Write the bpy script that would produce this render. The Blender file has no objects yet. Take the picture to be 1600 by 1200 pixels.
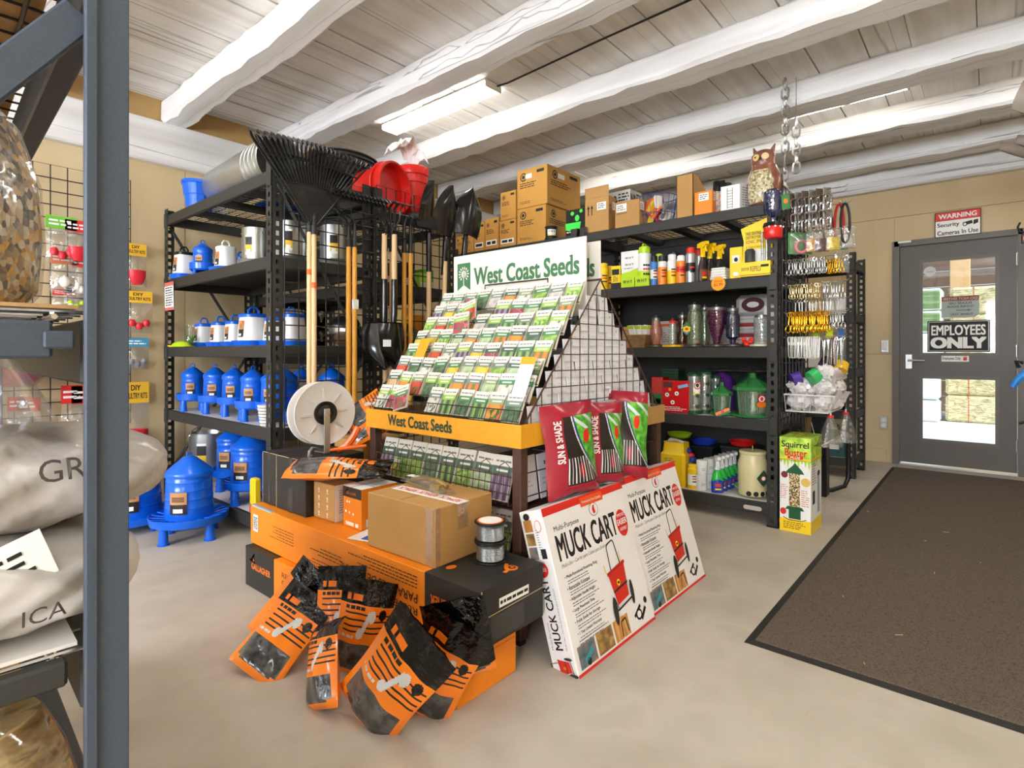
import bpy, bmesh, math, random
from mathutils import Matrix, Vector, Euler
random.seed(7)
SC = bpy.context.scene
COL = SC.collection
PI = math.pi
# ------------------------------------------------------------------ camera
YAW = math.atan2(745, 870)            # viewing direction, counter-clockwise from +X (towards the door wall)
EYE = 1.035
FPX = 870.0                            # focal length in pixels of a 1600 px wide frame
cam_d = bpy.data.cameras.new('camera'); cam = bpy.data.objects.new('camera', cam_d); COL.objects.link(cam)
cam.location = (0, 0, EYE); cam.rotation_euler = (PI/2, 0, YAW - PI/2)
cam_d.sensor_width = 36.0; cam_d.lens = 36.0*FPX/1600.0; cam_d.shift_y = -49.0/1600.0
cam_d.clip_start = 0.02; cam_d.clip_end = 200
SC.camera = cam
# ------------------------------------------------------------------ sky, sun, exposure
W = bpy.data.worlds.new('world'); SC.world = W; W.use_nodes = True
wn = W.node_tree.nodes; wl = W.node_tree.links
sky = wn.new('ShaderNodeTexSky'); sky.sky_type = 'NISHITA'; sky.sun_disc = False
sky.sun_elevation = math.radians(48); sky.sun_rotation = math.radians(200)
bg = wn['Background']; bg.inputs[1].default_value = 0.35
wl.new(sky.outputs[0], bg.inputs[0])
sun_d = bpy.data.lights.new('sun', 'SUN'); sun_d.energy = 4.0; sun_d.angle = math.radians(1); sun_d.color = (1, .95, .88)
sun = bpy.data.objects.new('sun', sun_d); COL.objects.link(sun)
sun.rotation_euler = Vector((0.45, 0.55, -0.75)).to_track_quat('-Z', 'Y').to_euler(); sun.location = (8, -6, 8)
LAMP = 11.0                            # radiance of the fluorescent diffusers
FILL_LIGHT = 22.0                     # radiance of the added fill panes behind the camera
vs = SC.view_settings; vs.view_transform = 'Standard'; vs.look = 'None'; vs.exposure = 0.7; vs.gamma = 1.0
vs.use_curve_mapping = False

# ------------------------------------------------------------------ survey helpers: rays from the eye onto real planes
_F = (math.cos(YAW), math.sin(YAW)); _R = (math.sin(YAW), -math.cos(YAW))
def ray(px, py):
    l = (px-800)/FPX
    return (_F[0]+l*_R[0], _F[1]+l*_R[1], (551-py)/FPX)
def onx(px, py, x):
    r = ray(px, py); t = x/r[0]; return Vector((x, r[1]*t, EYE+r[2]*t))
def ony(px, py, y):
    r = ray(px, py); t = y/r[1]; return Vector((r[0]*t, y, EYE+r[2]*t))
def onz(px, py, z):
    r = ray(px, py); t = (z-EYE)/r[2]; return Vector((r[0]*t, r[1]*t, z))
def yx(px, x): return onx(px, 551, x).y
def xy(px, y): return ony(px, 551, y).x

# ------------------------------------------------------------------ materials
def lin(h):
    if not isinstance(h, str): return tuple(h)[:3]
    h = h.lstrip('#'); c = [int(h[i:i+2], 16)/255 for i in (0, 2, 4)]
    return tuple(x/12.92 if x <= .04045 else ((x+.055)/1.055)**2.4 for x in c)
_M = {}
def mat(name, col='#808080', rough=.5, metal=0, var=0, vs_=12, bump=0, bs=60, trans=0, emit=0, coat=0, spec=.5, stretch=None, dist=.004, ior=1.45):
    if name in _M: return _M[name]
    m = bpy.data.materials.new(name); m.use_nodes = True; _M[name] = m
    nt = m.node_tree; n = nt.nodes; l = nt.links; b = n['Principled BSDF']
    c = lin(col)
    b.inputs['Base Color'].default_value = (*c, 1); b.inputs['Roughness'].default_value = rough; b.inputs['Metallic'].default_value = metal
    b.inputs['Specular IOR Level'].default_value = spec; b.inputs['IOR'].default_value = ior
    if trans: b.inputs['Transmission Weight'].default_value = trans
    if coat: b.inputs['Coat Weight'].default_value = coat; b.inputs['Coat Roughness'].default_value = .08
    if emit: b.inputs['Emission Color'].default_value = (*c, 1); b.inputs['Emission Strength'].default_value = emit
    if var or bump:
        tc = n.new('ShaderNodeTexCoord'); mp = n.new('ShaderNodeMapping'); l.new(tc.outputs['Object'], mp.inputs[0])
        if stretch: mp.inputs['Scale'].default_value = stretch
    if var:
        nz = n.new('ShaderNodeTexNoise'); nz.inputs['Scale'].default_value = vs_; nz.inputs['Detail'].default_value = 5
        l.new(mp.outputs[0], nz.inputs[0])
        r = n.new('ShaderNodeValToRGB'); r.color_ramp.elements[0].position = .3; r.color_ramp.elements[1].position = .7
        r.color_ramp.elements[0].color = (*[max(0, x*(1-var)) for x in c], 1); r.color_ramp.elements[1].color = (*[min(1, x*(1+var*.7)) for x in c], 1)
        l.new(nz.outputs[0], r.inputs[0]); l.new(r.outputs[0], b.inputs['Base Color'])
    if bump:
        nb = n.new('ShaderNodeTexNoise'); nb.inputs['Scale'].default_value = bs; nb.inputs['Detail'].default_value = 4; l.new(mp.outputs[0], nb.inputs[0])
        bp = n.new('ShaderNodeBump'); bp.inputs['Strength'].default_value = bump; bp.inputs['Distance'].default_value = dist
        l.new(nb.outputs[0], bp.inputs['Height']); l.new(bp.outputs[0], b.inputs['Normal'])
    return m
def film(name, col=(1, 1, 1), fac=.2, rough=.12, diff=.0, wav=.5):
    """thin clear plastic or glass: mostly see-through with gloss and a little milky body"""
    if name in _M: return _M[name]
    m = bpy.data.materials.new(name); m.use_nodes = True; _M[name] = m
    nt = m.node_tree; n = nt.nodes; l = nt.links; n.remove(n['Principled BSDF']); out = n['Material Output']
    t = n.new('ShaderNodeBsdfTransparent'); t.inputs[0].default_value = (*lin(col), 1)
    g = n.new('ShaderNodeBsdfGlossy'); g.inputs['Roughness'].default_value = rough
    tc = n.new('ShaderNodeTexCoord'); nz = n.new('ShaderNodeTexNoise'); nz.inputs['Scale'].default_value = 28; l.new(tc.outputs['Object'], nz.inputs[0])
    bp = n.new('ShaderNodeBump'); bp.inputs['Strength'].default_value = wav; bp.inputs['Distance'].default_value = .01; l.new(nz.outputs[0], bp.inputs['Height']); l.new(bp.outputs[0], g.inputs['Normal'])
    x = n.new('ShaderNodeMixShader'); x.inputs[0].default_value = fac; l.new(t.outputs[0], x.inputs[1]); l.new(g.outputs[0], x.inputs[2])
    if diff:
        d = n.new('ShaderNodeBsdfDiffuse'); d.inputs[0].default_value = (*lin(col), 1)
        y = n.new('ShaderNodeMixShader'); y.inputs[0].default_value = diff; l.new(x.outputs[0], y.inputs[1]); l.new(d.outputs[0], y.inputs[2]); x = y
    l.new(x.outputs[0], out.inputs[0]); return m
def ramp_mat(name, kind, cols, scale=20, rough=.6, stretch=None, bump=0, coat=0, dist=.004, rnd=1.0):
    """procedural colour patches: kind 'voronoi' (random cells), 'noise' or 'wave'"""
    if name in _M: return _M[name]
    m = bpy.data.materials.new(name); m.use_nodes = True; _M[name] = m
    nt = m.node_tree; n = nt.nodes; l = nt.links; b = n['Principled BSDF']; b.inputs['Roughness'].default_value = rough
    if coat: b.inputs['Coat Weight'].default_value = coat
    tc = n.new('ShaderNodeTexCoord'); mp = n.new('ShaderNodeMapping'); l.new(tc.outputs['Object'], mp.inputs[0])
    if stretch: mp.inputs['Scale'].default_value = stretch
    r = n.new('ShaderNodeValToRGB'); els = r.color_ramp.elements
    while len(els) < len(cols): els.new(.5)
    if kind == 'voronoi':
        t = n.new('ShaderNodeTexVoronoi'); t.inputs['Scale'].default_value = scale; l.new(mp.outputs[0], t.inputs['Vector'])
        s = n.new('ShaderNodeSeparateColor'); l.new(t.outputs['Color'], s.inputs[0]); src = s.outputs[0]; h = t.outputs['Distance']
        r.color_ramp.interpolation = 'CONSTANT'; ps = [i/len(cols) for i in range(len(cols))]
    elif kind == 'wave':
        t = n.new('ShaderNodeTexWave'); t.inputs['Scale'].default_value = scale; t.inputs['Distortion'].default_value = 3*rnd; l.new(mp.outputs[0], t.inputs['Vector'])
        src = t.outputs['Fac']; h = src; ps = [i/(len(cols)-1) for i in range(len(cols))]
    else:
        t = n.new('ShaderNodeTexNoise'); t.inputs['Scale'].default_value = scale; t.inputs['Detail'].default_value = 6; l.new(mp.outputs[0], t.inputs['Vector'])
        src = t.outputs[0]; h = src; ps = [.3+.4*i/(len(cols)-1) for i in range(len(cols))]
    for e, p, c in zip(els, ps, cols): e.position = p; e.color = (*lin(c), 1)
    l.new(src, r.inputs[0]); l.new(r.outputs[0], b.inputs['Base Color'])
    if bump:
        bp = n.new('ShaderNodeBump'); bp.inputs['Strength'].default_value = bump; bp.inputs['Distance'].default_value = dist
        l.new(h, bp.inputs['Height']); l.new(bp.outputs[0], b.inputs['Normal'])
    return m

def crack_mat(name, cols, stretch, rough=.6, scale=5, cs=7.0, amount=.55):
    """painted old timber: patchy whitewash with long dark checks along the grain"""
    m = ramp_mat(name, 'noise', cols, scale, rough, stretch, .45, dist=.008); n = m.node_tree.nodes; l = m.node_tree.links; b = n['Principled BSDF']
    mp = [x for x in n if x.bl_idname == 'ShaderNodeMapping'][0]; base = b.inputs['Base Color'].links[0].from_socket
    nz = n.new('ShaderNodeTexNoise'); nz.inputs['Scale'].default_value = cs; nz.inputs['Detail'].default_value = 3; nz.inputs['Distortion'].default_value = .15
    tc = [x for x in n if x.bl_idname == 'ShaderNodeTexCoord'][0]; m2 = n.new('ShaderNodeMapping'); m2.inputs['Scale'].default_value = [x if x == 1 else x*.22 for x in stretch]; l.new(tc.outputs['Object'], m2.inputs[0]); l.new(m2.outputs[0], nz.inputs[0])
    ma = n.new('ShaderNodeMath'); ma.operation = 'SUBTRACT'; ma.inputs[1].default_value = .5; l.new(nz.outputs[0], ma.inputs[0])
    ab = n.new('ShaderNodeMath'); ab.operation = 'ABSOLUTE'; l.new(ma.outputs[0], ab.inputs[0])
    cr = n.new('ShaderNodeValToRGB'); e = cr.color_ramp.elements; e[0].position = .0; e[0].color = (amount, amount, amount, 1); e[1].position = .007; e[1].color = (1, 1, 1, 1); l.new(ab.outputs[0], cr.inputs[0])
    mx = n.new('ShaderNodeMix'); mx.data_type = 'RGBA'; mx.blend_type = 'MULTIPLY'; mx.inputs[0].default_value = 1; l.new(base, mx.inputs[6]); l.new(cr.outputs[0], mx.inputs[7]); l.new(mx.outputs[2], b.inputs['Base Color'])
    return m
# ------------------------------------------------------------------ mesh builder
_T = {}
def text_geo(body, bold, sp=1.0):
    k = (body, bold, sp)
    if k not in _T:
        c = bpy.data.curves.new('t', 'FONT'); c.body = body; c.size = 1; c.offset = bold; c.resolution_u = 3; c.space_character = sp; c.align_x = 'LEFT'
        o = bpy.data.objects.new('t', c); me = bpy.data.meshes.new_from_object(o)
        v = [tuple(x.co) for x in me.vertices]; f = [tuple(p.vertices) for p in me.polygons]
        bpy.data.objects.remove(o); bpy.data.curves.remove(c); bpy.data.meshes.remove(me)
        xs = [p[0] for p in v]; ys = [p[1] for p in v]
        _T[k] = (v, f, min(xs), max(xs), min(ys), max(ys))
    return _T[k]
def frame(o, x, y):
    """matrix of a flat face: origin o, in-plane axes x and y"""
    x = Vector(x).normalized(); y = Vector(y).normalized(); z = x.cross(y)
    m = Matrix((x, y, z)).transposed().to_4x4(); m.translation = Vector(o); return m
class MB:
    def __init__(s, m=None, M=None):
        s.v = []; s.f = []; s.mi = []; s.mats = []; s.c = 0; s.M = M or Matrix.Identity(4); s.lift = .0006
        if m: s.use(m)
    def use(s, m):
        if m not in s.mats: s.mats.append(m)
        s.c = s.mats.index(m); return s
    def at(s, M): s.M = M; return s
    def add(s, vs, fs):
        o = len(s.v); M = s.M
        s.v += [tuple(M @ Vector(p)) for p in vs]; s.f += [tuple(i+o for i in f) for f in fs]; s.mi += [s.c]*len(fs); return s
    def box(s, x0, y0, z0, x1, y1, z1):
        return s.add([(x0,y0,z0),(x1,y0,z0),(x1,y1,z0),(x0,y1,z0),(x0,y0,z1),(x1,y0,z1),(x1,y1,z1),(x0,y1,z1)],
                     [(0,3,2,1),(4,5,6,7),(0,1,5,4),(1,2,6,5),(2,3,7,6),(3,0,4,7)])
    def rbox(s, x0, y0, z0, x1, y1, z1, b=.004):
        X = (x0, x1); Y = (y0, y1); Z = (z0, z1); vs = []; idx = {}
        for i in (0, 1):
            for j in (0, 1):
                for k in (0, 1):
                    for a in range(3):
                        p = [X[i], Y[j], Z[k]]; d = (b if i == 0 else -b, b if j == 0 else -b, b if k == 0 else -b)
                        for q in range(3):
                            if q != a: p[q] += d[q]
                        idx[i, j, k, a] = len(vs); vs.append(tuple(p))
        fs = []
        def q(*c): fs.append(tuple(idx[x] for x in c))
        for e in (0, 1):
            r = [(0,0),(1,0),(1,1),(0,1)]; r = r if e else r[::-1]
            q(*[(e,j,k,0) for j,k in r]); q(*[(k,e,j,1) for j,k in r]); q(*[(j,k,e,2) for j,k in r])
        for a in (0, 1):
            for b_ in (0, 1):
                q((0,a,b_,1),(1,a,b_,1),(1,a,b_,2),(0,a,b_,2)); q((a,0,b_,0),(a,1,b_,0),(a,1,b_,2),(a,0,b_,2)); q((a,b_,0,0),(a,b_,1,0),(a,b_,1,1),(a,b_,0,1))
        for i in (0, 1):
            for j in (0, 1):
                for k in (0, 1): q((i,j,k,0),(i,j,k,1),(i,j,k,2))
        return s.add(vs, fs)
    def tube(s, pts, r, n=8, closed=False, caps=True):
        pts = [Vector(p) for p in pts]; k = len(pts); vs = []; fs = []
        rs = r if isinstance(r, (list, tuple)) else [r]*k
        up = None
        for i, p in enumerate(pts):
            if closed: d = pts[(i+1) % k]-pts[i-1]
            else: d = pts[min(i+1, k-1)]-pts[max(i-1, 0)]
            d = d.normalized() if d.length > 1e-9 else Vector((0, 0, 1))
            if up is None: up = Vector((0, 0, 1)) if abs(d.z) < .9 else Vector((1, 0, 0))
            a = d.cross(up); a = a.normalized() if a.length > 1e-6 else d.orthogonal().normalized()
            b = a.cross(d).normalized(); up = b
            vs += [tuple(p+rs[i]*(math.cos(2*PI*j/n)*a+math.sin(2*PI*j/n)*b)) for j in range(n)]
        for i in range(k if closed else k-1):
            for j in range(n):
                a0 = i*n+j; a1 = i*n+(j+1) % n; b0 = ((i+1) % k)*n+j; b1 = ((i+1) % k)*n+(j+1) % n
                fs.append((a0, a1, b1, b0))
        if caps and not closed: fs += [tuple(range(n))[::-1], tuple(range((k-1)*n, k*n))]
        return s.add(vs, fs)
    def lathe(s, prof, n=24, c=(0, 0, 0), ell=1.0, a0=0):
        vs = []; fs = []; cx, cy, cz = c
        for r, z in prof: vs += [(cx+r*math.cos(a0+2*PI*j/n), cy+r*ell*math.sin(a0+2*PI*j/n), cz+z) for j in range(n)]
        for i in range(len(prof)-1):
            for j in range(n): fs.append((i*n+j, i*n+(j+1) % n, (i+1)*n+(j+1) % n, (i+1)*n+j))
        if prof[0][0] > 1e-5: fs.append(tuple(range(n))[::-1])
        if prof[-1][0] > 1e-5: fs.append(tuple(range((len(prof)-1)*n, len(prof)*n)))
        return s.add(vs, fs)
    def shell(s, prof, n=24, c=(0, 0, 0)):
        """lathe without end caps"""
        vs = []; fs = []; cx, cy, cz = c
        for r, z in prof: vs += [(cx+r*math.cos(2*PI*j/n), cy+r*math.sin(2*PI*j/n), cz+z) for j in range(n)]
        for i in range(len(prof)-1):
            for j in range(n): fs.append((i*n+j, i*n+(j+1) % n, (i+1)*n+(j+1) % n, (i+1)*n+j))
        return s.add(vs, fs)
    def prism(s, poly, z0, z1):
        n = len(poly)
        return s.add([(x, y, z0) for x, y in poly]+[(x, y, z1) for x, y in poly],
                     [tuple(range(n))[::-1], tuple(range(n, 2*n))]+[(i, (i+1) % n, n+(i+1) % n, n+i) for i in range(n)])
    def loft(s, rings, caps=True):
        n = len(rings[0]); vs = [p for r in rings for p in r]; fs = []
        for i in range(len(rings)-1):
            for j in range(n): fs.append((i*n+j, i*n+(j+1) % n, (i+1)*n+(j+1) % n, (i+1)*n+j))
        if caps: fs += [tuple(range(n))[::-1], tuple(range((len(rings)-1)*n, len(rings)*n))]
        return s.add(vs, fs)
    def sheet(s, nu, nv, fn, mf=None):
        vs = [fn(i/nu, j/nv) for j in range(nv+1) for i in range(nu+1)]; o = len(s.v); s.v += [tuple(s.M @ Vector(p)) for p in vs]
        for j in range(nv):
            for i in range(nu):
                a = o+j*(nu+1)+i; s.f.append((a, a+1, a+nu+2, a+nu+1))
                if mf: s.use(mf((i+.5)/nu, (j+.5)/nv))
                s.mi.append(s.c)
        return s
    def ball(s, c, r, n=10, m=6, sc=(1, 1, 1)):
        prof = [(max(1e-6, r*math.sin(PI*i/m)), -r*math.cos(PI*i/m)) for i in range(m+1)]
        return s.add(*_ball(prof, n, c, sc))
    # flat print on the current face frame
    def rect(s, x0, y0, x1, y1, m=None, lift=None):
        if m: s.use(m)
        z = s.lift if lift is None else lift
        return s.add([(x0,y0,z),(x1,y0,z),(x1,y1,z),(x0,y1,z)], [(0,1,2,3)])
    def poly(s, pts, m=None, lift=None):
        if m: s.use(m)
        z = s.lift if lift is None else lift
        return s.add([(x, y, z) for x, y in pts], [tuple(range(len(pts)))])
    def disc(s, cx, cy, rx, ry=None, m=None, lift=None, n=24, a=0):
        ry = rx if ry is None else ry; ca, sa = math.cos(a), math.sin(a)
        return s.poly([(cx+rx*math.cos(2*PI*i/n)*ca-ry*math.sin(2*PI*i/n)*sa, cy+rx*math.cos(2*PI*i/n)*sa+ry*math.sin(2*PI*i/n)*ca) for i in range(n)], m, lift)
    def line(s, pts, w, m=None, lift=None):
        if m: s.use(m)
        for (xa, ya), (xb, yb) in zip(pts, pts[1:]):
            d = math.hypot(xb-xa, yb-ya) or 1; nx, ny = -(yb-ya)/d*w/2, (xb-xa)/d*w/2
            s.poly([(xa-nx, ya-ny), (xb-nx, yb-ny), (xb+nx, yb+ny), (xa+nx, ya+ny)], None, lift)
        return s
    def text(s, body, x, y, w=None, h=None, m=None, bold=.0, align='l', lift=None, shear=0, rot=0, zf=None, sp=1.0):
        """text with its lower edge at y; w x h is the size of the inked box"""
        if m: s.use(m)
        v, f, a, b, c, d = text_geo(body, 0, sp); z = s.lift if lift is None else lift
        sy = h/(d-c) if h else None; sx = w/(b-a) if w else None
        sx = sx or sy; sy = sy or sx; W_ = (b-a)*sx; ox = {'l': 0, 'c': -W_/2, 'r': -W_}[align]
        cr, sr = math.cos(rot), math.sin(rot)
        for k, (ex, ey) in enumerate(((0, 0), (-1, .6), (1, .6), (-1, -.6), (1, -.6)) if bold else ((0, 0),)):
            pts = []
            for px, py, _ in v:
                X = (px-a)*sx+ox+shear*(py-c)*sy+ex*bold*sx; Y = (py-c)*sy+ey*bold*sy
                X, Y = x+X*cr-Y*sr, y+X*sr+Y*cr
                pts.append((X, Y, (z if zf is None else zf(X, Y)+z)+k*2e-5))
            s.add(pts, f)
        return s
    def fine(s, x0, y0, x1, y1, n, m=None, th=.35, lift=None, ragged=.35):
        """small print as rows of word-length bars"""
        if m: s.use(m)
        st = (y1-y0)/n
        for i in range(n):
            yy = y1-(i+.5)*st; x = x0; end = x1-(x1-x0)*random.random()*ragged
            while x < end:
                w = min(st*random.uniform(.8, 2.6), end-x); s.rect(x, yy-st*th/2, x+w, yy+st*th/2, None, lift); x += w+st*.35
        return s
    def build(s, name, parent=None, smooth=None, loc=None, rot=None):
        me = bpy.data.meshes.new(name); me.from_pydata(s.v, [], s.f)
        for m in s.mats: me.materials.append(m)
        me.polygons.foreach_set('material_index', s.mi)
        if smooth is not None:
            me.polygons.foreach_set('use_smooth', [True]*len(s.f)); me.update()
            me.set_sharp_from_angle(angle=math.radians(smooth))
        me.update()
        o = bpy.data.objects.new(name, me); COL.objects.link(o)
        if parent: o.parent = parent
        if loc: o.location = loc
        if rot is not None: o.rotation_euler = rot if not isinstance(rot, (int, float)) else (0, 0, rot)
        return o
def _ball(prof, n, c, sc):
    vs = []; fs = []
    for r, z in prof: vs += [(c[0]+sc[0]*r*math.cos(2*PI*j/n), c[1]+sc[1]*r*math.sin(2*PI*j/n), c[2]+sc[2]*z) for j in range(n)]
    for i in range(len(prof)-1):
        for j in range(n): fs.append((i*n+j, i*n+(j+1) % n, (i+1)*n+(j+1) % n, (i+1)*n+j))
    return vs, fs
def tag(o, label, cat, group=None, kind=None):
    o['label'] = label; o['category'] = cat
    if group: o['group'] = group
    if kind: o['kind'] = kind
    return o
def struct(o): o['kind'] = 'structure'; return o
def thing(name, label, cat, loc=(0, 0, 0), rot=0, group=None):
    o = bpy.data.objects.new(name, None); COL.objects.link(o); o.empty_display_size = .05
    o.location = loc; o.rotation_euler = rot if not isinstance(rot, (int, float)) else (0, 0, rot)
    return tag(o, label, cat, group)
def dup(o, loc=None, rot=None, label=None, parent=None, scale=None):
    c = o.copy(); COL.objects.link(c)
    if parent: c.parent = parent
    if loc is not None: c.location = loc
    if rot is not None: c.rotation_euler = rot if not isinstance(rot, (int, float)) else (0, 0, rot)
    if scale: c.scale = scale if not isinstance(scale, (int, float)) else (scale,)*3
    if label: c['label'] = label
    for ch in list(o.children): dup(ch, parent=c)
    return c
def rotm(rx=0, ry=0, rz=0, t=(0, 0, 0)): return Matrix.Translation(t) @ Euler((rx, ry, rz)).to_matrix().to_4x4()
ORD = ['first', 'second', 'third', 'fourth', 'fifth', 'sixth', 'seventh', 'eighth', 'ninth', 'tenth', 'eleventh', 'twelfth', 'thirteenth', 'fourteenth', 'fifteenth', 'sixteenth']

# common materials
STEEL = mat('black_powder_coat', '#302f2b', .55, 0, .10, 300, .25, 500, dist=.0006)
STEELB = mat('blue_grey_powder_coat', '#3e4853', .5, 0, .12, 300, .3, 500, dist=.0006)
WIRE = mat('black_wire', '#1c1a19', .45)
WHITE = mat('white_paint', '#ece9e2', .55)
PAPER = mat('white_paper', '#f2f0ea', .6)
BLACK = mat('black_plastic', '#141414', .35)
INK = mat('black_ink', '#1a1818', .6)
GREYINK = mat('grey_ink', '#77736e', .7)
RED = mat('red_print', '#d8281f', .45)
YEL = mat('yellow_print', '#f5d21a', .45)
ORANGE = mat('orange_print', '#ef7d0c', .5, var=.05, vs_=3)
BLUE = mat('blue_plastic', '#0a62d8', .28, var=.05, vs_=6, coat=.2)
GREEN = mat('green_print', '#3b7a45', .5)
LIME = mat('lime_print', '#b7d919', .45)
KRAFT = mat('kraft_card', '#b98d52', .75, var=.07, vs_=8, bump=.05, bs=200, dist=.001)
KRAFT2 = mat('golden_card', '#c79344', .75, var=.06, vs_=8)
TAPE = mat('packing_tape', '#c9b187', .25)
GALV = mat('galvanised_steel', '#b9bcb8', .33, .9, .14, 14, stretch=(1, 1, .35))
CHROME = mat('chrome', '#cfd0d0', .18, 1)
BRASS = mat('brass', '#d7a52c', .25, 1)
GLASS = film('clear_glass', '#f4f8f8', .1, .03)
CLEAR = film('clear_plastic', '#f2f2f0', .16, .15, .06)
MILKY = mat('milky_plastic', '#e9e9e6', .4, trans=0.0)
WOODP = mat('pale_ash_handle', '#dcb98a', .5, var=.1, vs_=30, stretch=(1, 1, .06))
WOODY = mat('yellow_lacquer_handle', '#e0a137', .35, var=.08, vs_=30, stretch=(1, 1, .06))
# ================================================================== the building
XW, YW, YR, XB = 6.30, 4.60, -2.20, -3.30      # door wall, far left wall, right wall, wall behind the camera
ZJ, ZC = 2.70, 2.86                             # underside of the joists, underside of the ceiling boards
CONC = ramp_mat('sealed_concrete', 'noise', ['#aea493', '#b7ad9c', '#bfb5a5', '#b2a898'], 3.4, .6, bump=.03)
PLY = ramp_mat('plywood', 'noise', ['#bda67c', '#c8b289', '#cfbb95'], 1.6, .65, stretch=(1, 1, .25))
PLYD = ramp_mat('unpainted_chipboard', 'noise', ['#ad8a55', '#b8955e'], 6, .8)
LIMEW = crack_mat('whitewashed_wood', ['#d6d2cd', '#e6e4e0', '#efeeeb', '#e0ddd9'], (1, .07, 1), .6, 7, 5.5, .42)
LIMEX = crack_mat('whitewashed_boards', ['#d4cfc8', '#e4e1dc', '#eeece8', '#dedad4'], (.08, 1, 1), .65, 8, 3.2, .55)
struct(MB(CONC).box(XB, YR, -.15, XW, YW, 0).build('floor'))
# far left wall: plywood sheets with a whitewashed plate along the top
wl_ = struct(MB(PLYD).box(XB, YW, 0, XW, YW+.1, 3.0).build('wall_left'))
x = XB
while x < XW:
    MB(PLY).box(x+.002, YW-.012, 0, min(x+1.22, XW)-.002, YW, 2.42).build('plywood_panel', wl_); x += 1.22
def hewn(L, w, h, n=26, seed=0, amp=.012, c=.03):
    """rough-hewn bar along +Y, origin at one end, x in [0,w], z in [0,h]"""
    rnd = random.Random(seed); rings = []
    ox = oz = 0
    for i in range(n+1):
        ox += rnd.uniform(-1, 1)*amp*.5; oz += rnd.uniform(-1, 1)*amp*.35; ox *= .85; oz *= .8
        a = [rnd.uniform(-.4, .4)*amp for _ in range(8)]
        pr = [(c, 0), (w-c, 0), (w, c), (w, h-c), (w-c, h), (c, h), (0, h-c), (0, c)]
        rings.append([(px+ox+a[k], L*i/n, pz+(oz+a[-1-k] if pz < h/2 else 0)) for k, (px, pz) in enumerate(pr)])
    return rings
struct(MB(crack_mat('whitewashed_plate', ['#d6d2cd', '#e6e4e0', '#efeeeb', '#e0ddd9'], (.09, 1, 1), .6, 7, 4.5, .45), rotm(0, 0, -PI/2, (XB, YW, 2.40))).loft(hewn(XW-XB, .075, .30, 30, 3, .006, .012)).build('trim_1', smooth=40))
# door wall in plywood sheets around the door opening
DY0, DY1, DZ = -.215, .672, 2.055
wd = struct(MB(PLYD).box(XW+.01, DY1, 0, XW+.14, YW, 3.0).box(XW+.01, YR, 0, XW+.14, DY0, 3.0).box(XW+.01, DY0, DZ, XW+.14, DY1, 3.0).build('wall_door'))
for y0, y1, z0, z1 in ((DY1, 1.10, 0, 1.02), (DY1, 1.10, 1.024, 2.30), (-.30, 1.10, 2.304, 2.86), (-.30, DY1, DZ, 2.30), (1.104, 2.3, 0, 2.86), (2.304, 3.5, 0, 2.86), (3.504, YW, 0, 2.86), (YR, -.304, 0, 2.86), (-.30, DY0, 0, DZ)):
    MB(PLY).box(XW, y0+.001, z0, XW+.012, y1-.001, z1-.002).build('plywood_panel', wd)
struct(MB(PLY).box(XW-.018, DY1+.06, 0, XW, YW, .12).build('baseboard_door', smooth=None))
struct(MB(LIMEW, Matrix.Translation((XW-.09, YR, 2.56))).loft(hewn(YW-YR, .09, .30, 30, 5, .006, .012)).build('trim_2', smooth=40))
struct(MB(PLY).box(XB, YR-.1, 0, XW, YR, 3.0).build('wall_right'))
# wall behind the camera with two unseen windows added, their panes glowing as fill
FILL_PANE = mat('added_fill_pane', '#e9f1ff', .6, emit=FILL_LIGHT)
wins = ((-1.7, .1, .9, 2.2), (1.6, 3.4, .9, 2.2))
mb = MB(PLY); ys = [YR, -1.7, .1, 1.6, 3.4, YW]
for a, b in ((YR, -1.7), (.1, 1.6), (3.4, YW)): mb.box(XB-.1, a, 0, XB, b, 3.0)
for a, b, c, d in wins: mb.box(XB-.1, a, 0, XB, b, c).box(XB-.1, a, d, XB, b, 3.0)
struct(mb.build('wall_back'))
for i, (a, b, c, d) in enumerate(wins):
    w = struct(MB(WHITE).box(XB-.08, a, c, XB+.02, a+.06, d).box(XB-.08, b-.06, c, XB+.02, b, d).box(XB-.08, a, c, XB+.02, b, c+.06).box(XB-.08, a, d-.06, XB+.02, b, d).box(XB-.06, (a+b)/2-.02, c, XB, (a+b)/2+.02, d).build('fill_window_%d' % (i+1)))
    for p, q in ((a+.06, (a+b)/2-.02), ((a+b)/2+.02, b-.06)): MB(FILL_PANE).box(XB-.045, p, c+.06, XB-.035, q, d-.06).build('pane', w)
# ceiling: boards across, hewn joists along Y
ceil = struct(MB(mat('dark_loft', '#2a221a', .9)).box(XB, YR, ZC+.03, XW, YW, ZC+.2).build('ceiling'))
y = YR; rnd = random.Random(11)
while y < YW:
    w = rnd.choice((.17, .21, .24, .28, .30)); e = min(y+w, YW); z = rnd.uniform(0, .008); g = rnd.choice((.004, .008, .012, .018))
    MB(LIMEX).box(XB, y+g*.5, ZC+z, XW, e-g*.5, ZC+.03+z).build('ceiling_plank', ceil); y += w
JOISTS = [(1.42, .175), (2.23, .185), (3.14, .23), (4.06, .24), (4.95, .24), (5.84, .23), (.55, .2), (-.35, .2), (-1.25, .2), (-2.15, .2), (-3.0, .2)]
for i, (x, w) in enumerate(JOISTS):
    MB(LIMEW, Matrix.Translation((x, YR, ZJ))).loft(hewn(YW-.06-YR, w, ZC-ZJ+.005, 60, 20+i, .017, .020)).build('joist', ceil, 24)
xs = sorted(JOISTS)
for (xa, wa), (xb, _) in zip(xs, xs[1:]):
    MB(PLYD).box(xa+wa-.01, YW-.05, ZJ, xb+.01, YW-.03, ZC+.01).build('blocking_panel', ceil)
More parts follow.
